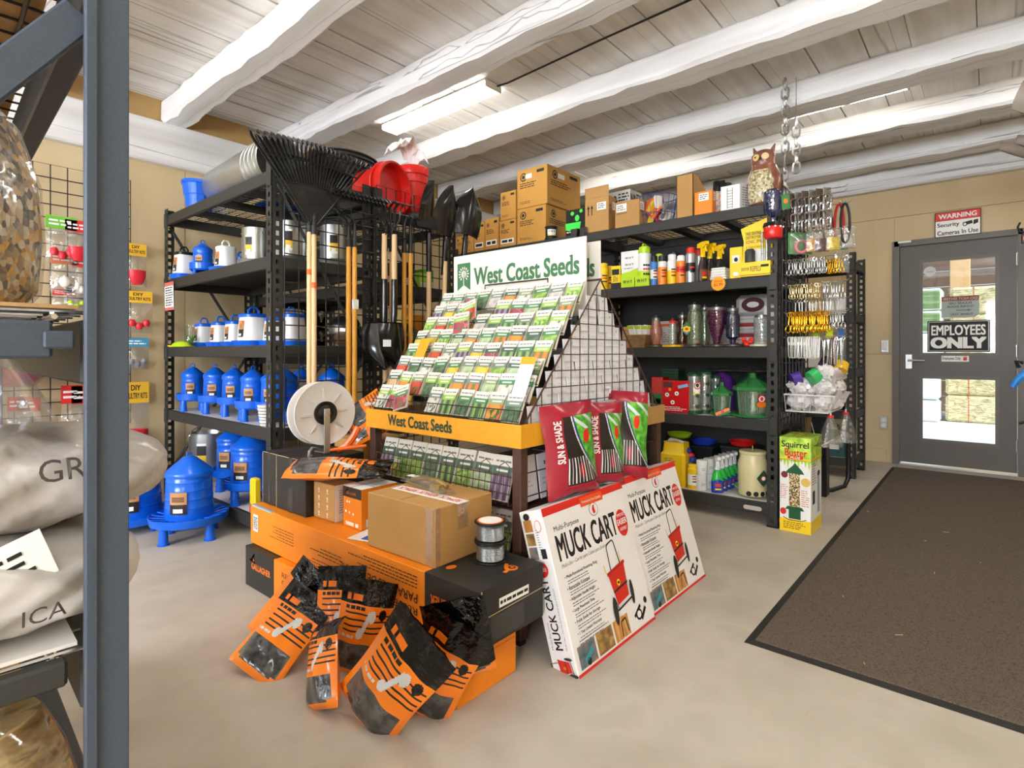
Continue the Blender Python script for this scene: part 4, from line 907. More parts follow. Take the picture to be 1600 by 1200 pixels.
# right end below the band: slim wire rack of packets
g = MB(WIRE)
for k in range(8): g.tube([(1.56+.12*k, SY0+.02, .05), (1.56+.12*k, SY0+.02, .69)], .0025, 5)
for k in range(8): g.tube([(1.54, SY0+.02, .09+.085*k), (2.56, SY0+.02, .09+.085*k)], .0025, 5)
g.build('end_wires', rk)
# header boards
def ribbon(g, x, y, w, h):
    g.poly([(x, y), (x+w*.5, y+h*.2), (x+w, y), (x+w, y+h), (x, y+h)], SEEDG)
    cx, cy = x+w*.5, y+h*.6
    for k in range(14):
        a = PI*2*k/14
        if abs(a-1.5*PI) < .25: continue
        g.disc(cx+w*.33*math.cos(a), cy+w*.33*math.sin(a), w*.085, w*.04, CREAM, .0012, 10, a)
    g.disc(cx, cy, w*.2, None, CREAM, .0012); g.line([(cx, cy), (cx, y+h*.2)], w*.06, CREAM, .0012)
    for i in range(-2, 3):
        for j in range(-2, 3):
            if i*i+j*j < 6: g.disc(cx+i*w*.075, cy+j*w*.075, w*.022, None, SEEDG, .0018, 8)
for k, (xx, ya, yb, z0, z1) in enumerate(((2.005, onx(709, 402, 2.005).y, onx(916, 368, 2.005).y, 1.20, 1.532), (2.09, onx(760, 402, 2.09).y, onx(938, 378, 2.09).y, 1.20, 1.523))):
    t = thing('header_sign', ('white header board with green seed company lettering facing forward', 'second white header board peeking out behind the front one')[k], 'sign', (xx, ya, z0))
    w_, h_ = ya-yb, z1-z0
    MB(CREAM).rbox(0, -w_, 0, .006, 0, h_, .001).build('board', t)
    g = MB(SEEDG, frame((-.0005, 0, 0), (0, -1, 0), (0, 0, 1))); ribbon(g, w_*.035, h_*.46, w_*.115, h_*.42)
    serif_text(g, 'West Coast Seeds', w_*.185, h_*.53, w_*.77, h_*.25, SEEDG); g.build('lettering', t)
    g = MB(SEEDG, frame((.0065, -w_, 0), (0, 1, 0), (0, 0, 1))); ribbon(g, w_*.035, h_*.46, w_*.115, h_*.42); serif_text(g, 'West Coast Seeds', w_*.185, h_*.53, w_*.77, h_*.25, SEEDG); g.build('rear_lettering', t)
# ------------------------------------------------------------------ packets
def mute(h):
    c = [int(h[i:i+2], 16) for i in (1, 3, 5)]; g_ = (118, 116, 98); return '#'+''.join('%02x' % int(a*.72+b*.28) for a, b in zip(c, g_))
def veg(name, kind, cols, sc, st=None):
    cols = [mute(c) for c in cols]; return (name, ramp_mat('veg_'+name.replace(' ', '_'), kind, cols, sc, .5, st))
VEG = [veg('green lettuce', 'noise', ['#3f6b1e', '#7fb032', '#c4dd7a'], 45), veg('orange carrots', 'wave', ['#4f7a2c', '#e2661c', '#f08a3a'], 9, (1, 1, .1)), veg('white radishes', 'voronoi', ['#e9e4da', '#f4f0ea', '#5f7f3a', '#d8cfc2'], 60), veg('red beets', 'voronoi', ['#8c1f3c', '#b5384f', '#4c7a34', '#d86a76'], 55),
       veg('yellow squash', 'voronoi', ['#f1c81e', '#f6da4a', '#50822e', '#e7b512'], 50), veg('pale cabbage', 'noise', ['#6f9a58', '#b9d29a', '#e6eed0'], 40), veg('red tomatoes', 'voronoi', ['#d8281c', '#e84a2a', '#3f7a2c', '#c41c1c'], 48), veg('dark kale', 'noise', ['#1f3d26', '#3e6440', '#74946a'], 50),
       veg('orange pumpkins', 'voronoi', ['#e87b18', '#f09a2c', '#3b6a2a', '#d86410'], 45), veg('green peas', 'voronoi', ['#6fa832', '#8fc648', '#b9dc7a', '#4f8424'], 80), veg('purple beans', 'wave', ['#3a2a44', '#7a5a8a', '#b49ac0'], 10, (1, 1, .2)), veg('cucumbers', 'wave', ['#254a24', '#4f7f3a', '#9cbf6a'], 8, (1, .2, 1)),
       veg('brown onions', 'voronoi', ['#c98a4a', '#e0b07a', '#a8683a', '#ead2b0'], 50), veg('white turnips', 'noise', ['#9a8a84', '#d9d0cc', '#f3efec'], 35)]
BANDS = [mat('band_green', '#4c8558', .5), mat('band_grey_green', '#74847a', .5), mat('band_olive', '#8a9a72', .5), mat('band_lime', '#96bd52', .5), mat('band_dark', '#4a6356', .5)]
_pk = {}
def packet_mesh(w, h, th, pic, band, key):
    if key in _pk: return _pk[key]
    g = MB(CREAM).box(-w/2, 0, 0, w/2, th, h); fm_ = frame((-w/2, 0, 0), (1, 0, 0), (0, 0, 1)); g.at(fm_); g.lift = .0005
    g.rect(w*.02, h*.02, w*.98, h*.56, pic).rect(0, h*.56, w, h*.75, band).rect(w*.2, h*.63, w*.8, h*.68, CREAM, .0009).fine(w*.1, h*.82, w*.9, h*.90, 1, GREYINK, .5, .0009, 0)
    me = g.build('packet_print'); m = me.data; bpy.data.objects.remove(me); _pk[key] = m; return m
SEQ = random.Random(21)
def packet(label, loc, up, w, h, th, vi, bi, roll=0, group='seed packets on the sloping tiers', yaw=0, cat='seed packet'):
    m = packet_mesh(w, h, th, VEG[vi][1], BANDS[bi], (w, h, vi, bi))
    o = bpy.data.objects.new('seed_packet', m); COL.objects.link(o)
    up = Vector(up).normalized(); X = Vector((0, -1, 0)); Y = up.cross(X).normalized(); M3 = Matrix((X, Y, up)).transposed()
    o.rotation_euler = (M3 @ Euler((0, roll, yaw)).to_matrix()).to_euler(); o.location = loc
    return tag(o, label, cat, group)
EXTRA = {(0, 2): (.0, -.35), (5, 3): (.2, -.3), (6, 3): (.0, -.4)}
for k in range(NR):
    for j in range(NC):
        if (k, j) in ((0, 3), (6, 4)): continue
        vi = SEQ.randrange(len(VEG)); bi = SEQ.randrange(5)
        yy = SY1-.015-(j+.5)*CP; p = tier(k)-LEAN*PH_; drop = SEQ.uniform(-.006, .004)
        roll, yaw = (SEQ.uniform(-.03, .03), SEQ.uniform(-.06, .06)); dz = Vector((0, 0, 0))
        if (k, j) in EXTRA: yaw += EXTRA[k, j][0]; roll += EXTRA[k, j][1]; dz = Vector((-.018, 0, .012))
        packet('seed packet picturing %s, %s tier up, %s from the left on the sloping rack' % (VEG[vi][0], ORD[k], ORD[j]), Vector((p.x, yy, p.z))+LEAN*drop+dz, LEAN, PW_, PH_, .010, vi, bi, roll, yaw=yaw)
# blank marker cards in the tiers
for k, (kt, jt, lb) in enumerate(((3, 1, 'small orange marker card in the fourth tier'), (1, 9, 'tall cream order card with orange top at the end of the second tier'))):
    p = tier(kt)-LEAN*PH_*.7; o = MB(CREAM if k else MUST).box(-.034, -.0, 0, .034, .001, .10 if k == 0 else .15).build('marker_card')
    if k: o.data.materials.append(MUST); g2 = MB(MUST).box(-.034, -.002, .12, .034, -.001, .15).build('card_top', o)
    X = Vector((0, -1, 0)); M3 = Matrix((X, LEAN.cross(X), LEAN)).transposed(); o.rotation_euler = M3.to_euler(); o.location = (p.x-.02, SY1-.015-(jt+.5)*CP, p.z); tag(o, lb, 'card')
# big bean packets in the baskets
UP2 = Vector((.045, 0, .14)).normalized()
for r_, (z, xo) in enumerate(((.505, 1.50), (.305, 1.50), (.105, 1.50))):
    n = 8
    for j in range(n):
        vi = (10, 9, 0, 7, 11, 9, 5, 10)[(j+3*r_) % 8]
        packet('large bean packet picturing %s, %s basket below the band, %s from the left' % (VEG[vi][0], ('upper', 'middle', 'bottom')[r_], ORD[j]), (xo+.004, SY1-.10-j*.096, z-.008), UP2, .092, .165, .014, vi, 4, SEQ.uniform(-.03, .03), 'bean packets in the lower baskets')
    o = packet('orange price card hung on the %s basket' % ('upper', 'middle', 'bottom')[r_], (xo-.004, SY1-.18, z+.02), UP2, .05, .05, .001, 4, 3, group='price cards', cat='card') if r_ == 0 else None
# white packet backs behind the wires of the right-hand end, and grey ones under the band
BK = mat('packet_back', '#eceef1', .55); BK2 = mat('packet_back_shade', '#c9ccd0', .55)
gm = MB(BK).box(-.0305, 0, -.012, .0305, .005, .075); gm.at(frame((-.029, 0, 0), (1, 0, 0), (0, 0, 1))).rect(.02, .052, .026, .06, GREEN, .0005); gm.at(frame((-.029, 0, 0), (1, 0, 0), (0, 0, 1))).fine(.008, .012, .05, .03, 2, BK2); src = gm.build('seed_packet'); srcm = src.data; bpy.data.objects.remove(src)
for k in range(9):
    z = .765+.062*k; f_ = max(0, (z+.035-.75)/.595); xa, xb = 1.52+.535*f_, 2.56-.535*f_; n = int((xb-xa)/.063)
    for j in range(n):
        o = bpy.data.objects.new('seed_packet', srcm); COL.objects.link(o); o.location = (xa+.032+(xb-xa-.064)*(j/max(1, n-1) if n > 1 else .5), SY0+.014+.004*(j % 2), z+SEQ.uniform(-.003, .003)); o.rotation_euler = (-.12, SEQ.uniform(-.03, .03), 0)
        tag(o, 'white packet back behind the rack end wires, %s row up, %s along' % (ORD[k], ORD[j]), 'seed packet', 'packet backs at the rack end')
for r_ in range(3):
    for j in range(8):
        o = bpy.data.objects.new('seed_packet', srcm); COL.objects.link(o); o.location = (1.60+.12*j, SY0+.04, .13+.19*r_); o.scale = (1.7, 1, 1.9); o.rotation_euler = (-.1, SEQ.uniform(-.05, .05), 0)
        tag(o, 'grey packet back under the band at the rack end, %s row, %s along' % (ORD[r_], ORD[j]), 'seed packet', 'packet backs under the band')
# stack of catalogues on the rack's end shelf
for k in range(9):
    o = MB(mat('catalogue_grey', '#b9c0be', .5), rotm(0, 0, SEQ.uniform(-.08, .08))).box(-.15, -.05, 0, .15, .05, .0055).build('catalogue'); o.location = (2.16, SY0+.035+SEQ.uniform(-.006, .006), .7765+k*.006)
    tag(o, 'thin grey catalogue stacked on the rack ledge, %s from the bottom' % ORD[k], 'catalogue', 'catalogues on the rack ledge')
# ================================================================== cartons, insulator bags and reels before the rack
GAL = mat('carton_black', '#2a2825', .55, var=.12, vs_=8); ORC = mat('orange_carton', '#f28a14', .5, var=.06, vs_=5); ORI = mat('orange_ink', '#f07a14', .5)
def carton(name, label, loc, sx, sy, sz, m, group=None, rot=0, cat='box', flaps=True, tape=None):
    """box with its origin at the centre of its base; card seams on top"""
    t = thing(name, label, cat, loc, rot, group)
    MB(m).rbox(-sx/2, -sy/2, 0, sx/2, sy/2, sz, .0025).build('carton', t)
    if flaps: MB(mat('seam_shadow', '#6b5231', .9)).box(-sx/2+.003, -.0012, sz, sx/2-.003, .0012, sz+.0006).build('flap_seam', t)
    if tape: MB(tape).box(-sx/2-.0006, -.024, sz-.05, sx/2+.0006, .024, sz+.001).build('tape', t)
    return t
def fface(t, sx, sy, flip=False):      # frame of the face looking to -X, x to viewer's right
    return frame((-sx/2-.0004, sy/2, 0), (0, -1, 0), (0, 0, 1))
def rface(t, sx, sy):                  # face looking to -Y, x to viewer's right (+X)
    return frame((-sx/2, -sy/2-.0004, 0), (1, 0, 0), (0, 0, 1))
def cock(g, x, y, s, m):               # small cockerel-like badge: comb, head, curl
    g.disc(x, y, s*.5, s*.5, m).disc(x+s*.1, y, s*.28, s*.28, GAL, .0011).disc(x+s*.12, y, s*.14, s*.14, m, .0016).line([(x-s*.5, y-s*.1), (x-s*.95, y-s*.2)], s*.3).line([(x-s*.1, y+s*.45), (x+s*.4, y+s*.75)], s*.25)
# lower netting carton
sx, sy, sz = .265, 1.36, .172
A = carton('netting_carton', 'long orange and black electric netting carton lying on the floor', (1.252, 1.848, 0), sx, sy, sz, ORC, 'electric netting cartons', 0, 'box', False)
g = MB(GAL, fface(A, sx, sy)); g.rect(0, 0, .26, sz, GAL)
g.text('GALLAGHER', .06, .085, .17, .026, ORI, .03, lift=.0012); cock(g, .075, .125, .035, ORI)
g.text('RED ELÉCTRICA', .33, .115, .3, .026, INK).text('PARA AVES DE CORRAL', .33, .078, .4, .026, INK).fine(.33, .02, .6, .065, 4, INK).build('front_lettering', A)
g = MB(GAL).box(-sx/2-.0008, sy/2-.26, 0, sx/2, sy/2+.0008, sz+.0008).build('black_end', A)
MB(ORC, rface(A, sx, sy)).rect(.0, .115, sx, .117, mat('orange_fold', '#b55c08', .6)).build('fold_line', A)
MB(ORC, rotm(-.95, 0, 0, (0, -sy/2, sz-.004))).box(-sx/2, 0, 0, sx/2, .003, .10).build('open_flap', A)
# upper netting carton, upside down
sx, sy, sz = .30, 1.44, .172
B = carton('netting_carton', 'long orange and black electric netting carton lying upside down on another', (1.30, 1.83, .174), sx, sy, sz, ORC, 'electric netting cartons', 0, 'box', False)
MB(GAL).box(-sx/2-.0008, -sy/2-.0008, -.0004, sx/2+.0008, -sy/2+.235, sz+.0008).build('black_end', B)
ff = fface(B, sx, sy); fu = frame((-sx/2-.0012, -sy/2, sz), (0, 1, 0), (0, 0, -1))      # same face read upside down
g = MB(INK, fu); g.text('RED ELÉCTRICO', .27, .125, .34, .03, INK, .008).text('PARA AVES DE CORRAL', .27, .08, .44, .03, INK, .008)
g.fine(.27, .02, .66, .065, 4, INK, .3).fine(.70, .06, .92, .1, 3, INK, .25).fine(.70, .11, 1.0, .16, 4, INK, .25).fine(1.05, .05, 1.26, .11, 5, INK, .22)
g.text('GALLAGHER', .035, .06, .17, .032, ORI, .03, lift=.0016); cock(g, .06, .12, .05, ORI); g.build('front_lettering', B)
MB(PAPER, ff).rect(.03, .06, .075, .135, PAPER, .001).fine(.035, .07, .07, .125, 7, INK, .6, .0015, 0).build('barcode_label', B)
g = MB(INK, rface(B, sx, sy)); g.rect(.085, .1, .225, .128, PAPER, .002).fine(.09, .108, .22, .12, 1, INK, .8, .0026, 0).rect(.05, .01, .2, .085, mat('black_gloss_tape', '#3c3a38', .2), .0016).line([(.0, .088), (sx, .095)], .003, TAPE, .002).line([(.0, .0), (.01, sz)], .006, TAPE, .002).build('end_print', B)
g = MB(ORI, frame((-sx/2, -sy/2, sz+.0006), (1, 0, 0), (0, 1, 0))); cock(g, .2, .05, .045, ORI); g.disc(.08, .2, .02, .014, ORI).build('top_print', B)
MB(mat('blue_white_tape', '#9fb8d0', .4)).box(-sx/2-.001, sy/2-.2, sz-.004, -sx/2+.012, sy/2-.02, sz+.0015).build('tape_strip', B)
TB_ = .3475
# two black cartons
for k, (y0, y1) in enumerate(((2.535, 2.41), (2.404, 2.165))):
    t = carton('black_carton', 'black cardboard carton under the cable reel, %s' % ('narrow, at the end of the orange carton', 'beside the small brown cartons')[k], (1.345, (y0+y1)/2, TB_), .29, y0-y1, .235, GAL, 'black cartons on the orange carton', .02*k, 'box', True)
    MB(mat('black_gloss_tape', '#3c3a38', .2), fface(t, .29, y0-y1)).rect((y0-y1)*.42, .0, (y0-y1)*.58, .1).rect((y0-y1)*.44, .19, (y0-y1)*.56, .235).line([(.0, .0), (0, .235)], .003, TAPE).line([(0, .234), (y0-y1, .234)], .002, TAPE).build('tape', t)
# small cartons
t = carton('small_carton', 'small kraft carton with white fragile icons and a white side', (1.29, 2.085, TB_), .10, .15, .148, KRAFT, None, .04, 'box', True)
g = MB(PAPER, fface(t, .10, .15))
for i in (0, 1):
    for j in range(4): x, y = .04+.06*i, .025+.032*j; g.disc(x, y, .005, .007, mat('white_ink', '#e6ddcf', .7), None, 8).line([(x, y-.012), (x, y)], .003).line([(x-.006, y-.012), (x+.006, y-.012)], .003)
g.build('icons', t); MB(PAPER, rface(t, .10, .15)).rect(0, 0, .1, .148).fine(.02, .03, .09, .13, 10, GREYINK, .25, .0012).line([(.05, .012), (.08, .02)], .006, INK, .0012).build('white_side', t)
t = carton('insulator_carton', 'orange insulator carton with a black strip beside the big brown box', (1.335, 1.895, TB_), .17, .125, .158, ORC, None, 0, 'box', False)
g = MB(GAL, fface(t, .17, .125)).rect(0, .118, .125, .158, GAL); cock(g, .03, .138, .018, ORI); g.text('GALLAGHER', .03, .13, .06, .01, ORI, lift=.0012)
for (x, y) in ((.03, .1), (.045, .1), (.02, .06), (.045, .058), (.07, .055)): g.disc(x, y, .005, None, PAPER)
g.rect(.02, .008, .075, .022, PAPER).rect(.085, .008, .105, .022, PAPER).build('front_lettering', t)
MB(PAPER, rface(t, .17, .125)).rect(.02, .01, .08, .04).rect(.1, .03, .106, .12, INK).build('side_lettering', t)
MB(PAPER, frame((-.085, -.0625, .1585), (1, 0, 0), (0, 1, 0))).rect(0, 0, .17, .125).rect(0, .07, .17, .074, INK, .001).rect(.06, 0, .063, .125, GREYINK, .001).build('white_lid', t)
# flat orange and white papers under the box
tag(MB(PAPER, rotm(0, 0, .3, (1.24, 1.77, TB_))).box(-.06, -.05, 0, .06, .05, .002).rect(-.05, -.04, .05, .0, mat('blue_ink', '#2f6fc0', .5), .0022).build('leaflet'), 'white and blue leaflet lying beside the big brown box', 'leaflet')
# big brown carton
t = carton('brown_carton', 'large plain brown cardboard carton on the orange netting carton', (1.318, 1.515, TB_), .275, .35, .19, KRAFT, None, .03, 'box', False)
sx, sy, sz = .275, .35, .19
MB(mat('kraft_edge', '#9a733f', .8)).box(-sx/2, -.001, sz, sx/2, .001, sz+.0008).build('flap_seam', t)
MB(film('clear_tape', '#f2e4c4', .25, .1, .15), rface(t, sx, sy)).rect(.0, 0, .02, sz, None, .001).rect(.1, sz-.09, .15, sz, None, .001).build('tape', t)
MB(film('clear_tape', '#f2e4c4', .25, .1, .15), fface(t, sx, sy)).rect(sy-.045, 0, sy-.006, sz, None, .001).build('tape', t)
MB(PAPER, frame((-.03, -sy/2, sz+.0012), (0, 1, 0), (-1, 0, 0))).rect(-.02, -.03, sy*.92, .025, PAPER, .0004).text('REPACK  REPACK  REPACK', 0, -.018, sy*.88, .028, RED, .015, lift=.001).build('repack_tape', t)
# steel hinge bracket lying on the carton
t = thing('gate_bracket', 'bagged steel gate bracket lying on the big brown carton', 'bracket', (1.35, 1.56, TB_+sz+.003), math.radians(-100)); ZP = mat('yellow_zinc', '#b9a66a', .3, .9)
MB(ZP).box(-.14, -.018, 0, .1, .018, .004).box(.04, -.018, .004, .1, .018, .028).tube([(-.12, 0, .008), (-.02, .004, .03), (.06, .01, .034), (.11, .012, .022)], .009, 8).build('strap', t, 40)
MB(CLEAR).sheet(10, 5, lambda u, v: (-.16+.3*u, -.035+.07*v, .004+.04*math.sin(PI*u)*math.sin(PI*v)+.004*math.sin(30*u))).build('clear_bag', t, 60); MB(PAPER).box(-.1, -.016, .026, -.075, .012, .027).box(-.135, -.016, .024, -.11, .012, .025).build('barcode_label', t)
# two wire spools
c = onz(757, 887, TB_)
for k in range(2):
    t = thing('wire_spool', 'spool of shiny steel wire, %s of two stacked at the carton corner' % ('lower', 'upper')[k], 'spool', (1.355, 1.255, TB_+k*.066), k*.7, 'steel wire spools')
    r = .052; MB(BLACK).lathe([(r, 0), (r*1.03, .003), (r, .006), (r*.5, .006)], 28).build('flange', t, 35); MB(BLACK).lathe([(r*.5, .06), (r, .06), (r*1.03, .063), (r, .066)], 28).build('flange', t, 35)
    pr = [(r*.45, .006)]; 
    for i in range(14): z = .008+i*.0037; pr += [(r*.86, z), (r*.89, z+.0018)]
    MB(mat('steel_wire', '#9c9fa2', .3, .9)).lathe(pr+[(r*.45, .06)], 28).build('wire_winding', t, 25)
    if k: MB(ORI).lathe([(r*.85, .0664), (r*.85, .067), (1e-4, .067)], 28).build('label_ring', t, 35); MB(PAPER).lathe([(r*.74, .0671), (r*.74, .0676), (1e-4, .0676)], 28).build('label_disc', t, 35)
    MB(CHROME).tube([(.03, -.04, .05), (.05, -.03, .02), (.062, -.01, .01), (.07, .005, .004)], .0012, 5).build('loose_end', t)
# white cable reel
rl = thing('cable_reel', 'large white plastic fence reel standing on the black cartons', 'reel', (1.352, 2.29, TB_+.235)); RW = mat('white_reel', '#dedcd6', .4)
ax = Vector((-.10, -.99, .06)).normalized(); up = Vector((0, 0, 1)); sd = up.cross(ax); RM = Matrix((sd, up, ax)).transposed().to_4x4(); RM.translation = (0, 0, .18); R_ = .142
def flange(z0, s):
    g = MB(RW, RM @ Matrix.Translation((0, 0, z0))); g.lathe([(R_*.30, 0), (R_*.42, -.006*s), (R_*.92, -.002*s), (R_*.97, .003*s), (R_, .004*s), (R_, -.004*s), (R_*.95, -.007*s), (R_*.3, -.012*s)], 48)
    for k in range(8):
        a = 2*PI*k/8+.1
        for d in (-.04, .04): g.tube([(R_*.45*math.cos(a+d), R_*.45*math.sin(a+d), .0), (R_*.78*math.cos(a+d*.5), R_*.78*math.sin(a+d*.5), .001*s)], .0022, 4)
    return g
flange(.038, 1).build('front_flange', rl, 35); flange(-.038, -1).build('rear_flange', rl, 35)
MB(mat('orange_polywire', '#d06a3a', .6, var=.2, vs_=80), RM).lathe([(R_*.35, -.022), (R_*.62, -.021), (R_*.62, .021), (R_*.35, .022)], 40).build('wound_wire', rl, 35)
MB(BLACK, RM).lathe([(R_*.37, .030), (R_*.37, .046), (R_*.25, .042), (R_*.1, .052), (1e-4, .052)], 28).build('hub', rl, 35)
MB(ALU, RM).rbox(-.014, -.175, .052, .014, .02, .056, .001).lathe([(.011, .048), (.011, .064), (1e-4, .065)], 14).rbox(-.014, -.178, -.05, .014, -.172, .056, .001).build('bracket', rl, 35)
MB(ALU).tube([(-.085, -.06, .006), (-.105, -.075, .008), (-.105, -.08, .03), (-.085, -.065, .04), (-.05, -.04, .03), (0, 0, .012), (.04, .02, .012)], .006, 8).build('wire_guide', rl, 40)
MB(mat('orange_plastic', '#ee6a1c', .35)).tube([(.03, -.08, .015), (.06, -.11, .04), (.075, -.14, .08), (.09, -.15, .12)], [.012, .016, .016, .014], 8).tube([(.0, -.07, .02), (.06, -.13, .03), (.12, -.17, .035)], [.006, .010, .006], 8).build('crank_handle', rl, 40)
# brown carton behind the reel
carton('brown_carton', 'plain brown carton standing on the floor behind the reel', (1.645, 2.33, 0), .26, .24, .62, KRAFT, None, 0, 'box', True)
# ------------------------------------------------------------------ orange insulator bags
POUCH_O = mat('orange_pouch', '#f48212', .28, var=.05, vs_=8, coat=.3, bump=.12, bs=30, dist=.006); POUCH_K = mat('black_pouch', '#0c0a09', .12, bump=.8, bs=16, dist=.03); WINDOW_ = ramp_mat('pouch_window', 'noise', ['#1d1b1a', '#343331', '#55534f', '#262523'], 22, .18, coat=.7, bump=.6, dist=.02); GREYP = mat('insulator_grey', '#c9ccca', .4)
def orient(p0, p1, face):
    up = (p1-p0).normalized(); n = Vector(face); n = (n-n.dot(up)*up).normalized(); x = n.cross(up)*-1
    x = up.cross(n)*1.0; M3 = Matrix((x, -n, up)).transposed(); return M3
def pouch_surface(w, h, t, seed, fold=0.0, twist=0.0):
    rr = random.Random(seed); ph = [rr.uniform(0, 6.28) for _ in range(6)]
    def fn(u, v, side):
        a = 2*u-1; th = t*.5*(1-abs(a)**2.6)*(1-max(0, (v-.35)/.65)**1.3*.93)*(1-max(0, (.12-v)/.12)**2*.75)
        wr = .004*math.sin(9*v+3*a+ph[0])*math.sin(5*a+ph[1])*min(1, 4*(1-abs(a)))+.006*math.sin(14*a+ph[2])*max(0, v-.68)
        x = a*w*.5*(1-.03*math.sin(PI*v)+.02*math.sin(7*v+ph[3])); z = v*h
        y = -side*th-wr; b = max(0, v-.70)/.30
        y += fold*b*b*h*.5; z -= abs(fold)*b*b*h*.3; y += twist*a*v*w*.3
        return (x, y, z)
    return fn
def insulator_bag(label, p0, p1, face, w=.205, t=.055, seed=0, fold=0, h=None, twist=0, kt=.745):
    p0 = Vector(p0); p1 = Vector(p1); h = h or (p1-p0).length
    o = thing('insulator_bag', label, 'bag', p0, orient(p0, p1, face).to_euler(), 'orange insulator bags'); fn = pouch_surface(w, h, t, seed, fold, twist)
    def mf(u, v):
        if v > kt: return ORI if .78 < v < .84 and .12 < u < .42 and not (.2 < u < .24) else POUCH_K
        if v < .045 or u < .03 or u > .97: return POUCH_O
        if .075 < v < .345 and .09 < u < .91 and not ((u < .16 or u > .84) and (v < .10)): return WINDOW_
        if v < .38: return POUCH_O
        d = (u-.62)*.9+(v-.52)*1.6
        # light grey lever insulator: a bar with two pads, leaning
        s_, q = (u-.55)*.5+(v-.55)*.87, (u-.55)*.87-(v-.55)*.5
        if abs(q) < .035 and abs(s_) < .14: return GREYP
        if (s_-.13)**2+(q-.05)**2 < .004 or (s_+.13)**2+(q+.03)**2 < .003: return GREYP
        if (u-.84)**2*.8+(v-.66)**2 < .0035: return POUCH_K
        if .08 < u < .36 and .40 < v < .43 and int(u*40) % 4 != 0: return GREYP
        for lv in (.47, .53, .59, .65):
            if abs(v-lv) < .0085 and u > .12: return INK
        if .69 < v < .72 and .1 < u < .5 and int(u*50) % 5 != 0: return INK
        return POUCH_O
    nu, nv = 72, 112
    MB(POUCH_O).sheet(nu, nv, lambda u, v: fn(u, v, 1), mf).build('front_film', o, 80)
    def mb_(u, v): return POUCH_K if v > kt else (INK if (.2 < u < .8 and .25 < v < .6 and int(v*90) % 4 == 0 and int(u*70) % 6) else POUCH_O)
    MB(POUCH_O).sheet(16, 40, lambda u, v: fn(1-u, v, -1), mb_).build('back_film', o, 80)
    return o
C = Vector((-.62, -.70, .35))
zf = .004
insulator_bag('orange insulator bag lying furthest out, slumped towards the shelving', onz(391, 1056, zf), onx(492, 925, 1.03), (-.55, -.45, .7), .20, .06, 1)
insulator_bag('orange insulator bag showing its printed back behind the outermost bag', onz(412, 1008, zf), onx(500, 893, 1.08), (.6, .5, -.6), .19, .05, 2)
insulator_bag('orange insulator bag standing nearly edge-on in the middle of the pile', onz(505, 1108, zf), onx(505, 960, .93), (-1, .15, .2), .19, .07, 3, .25)
insulator_bag('upright orange insulator bag leaning on the lower orange carton', onz(556, 1052, zf), onx(580, 906, 1.07), (-.7, -.65, .25), .175, .055, 4, -.0)
insulator_bag('orange insulator bag tucked behind the upright one, black top showing', onz(528, 1030, zf), onx(535, 884, 1.09), (-.75, -.6, .25), .17, .04, 5)
insulator_bag('frontmost orange insulator bag with a large clear window', onz(566, 1120, zf), onx(668, 990, .93), (-.6, -.62, .55), .215, .065, 6)
insulator_bag('orange insulator bag lying behind the frontmost one', onz(650, 1108, zf), onx(722, 975, 1.04), (-.55, -.65, .5), .19, .05, 7)
insulator_bag('black-topped insulator bag poking out of the open orange carton', onx(728, 1052, 1.12), onx(706, 938, 1.06), (-.72, -.62, .25), .185, .05, 8, kt=.12)
insulator_bag('orange insulator bag lying across the small cartons', Vector((1.16, 2.21, TB_+.205)), Vector((1.40, 1.86, TB_+.215)), (-.25, -.2, 1), .16, .07, 9)
insulator_bag('orange insulator bag behind the reel, clear window upward', onx(545, 660, 1.50), onx(596, 625, 1.62), (-.35, -.5, .8), .17, .06, 10, h=.26)
insulator_bag('orange insulator bag under another behind the reel', onx(548, 678, 1.50), onx(600, 652, 1.60), (-.35, -.6, .7), .17, .05, 11, h=.25)
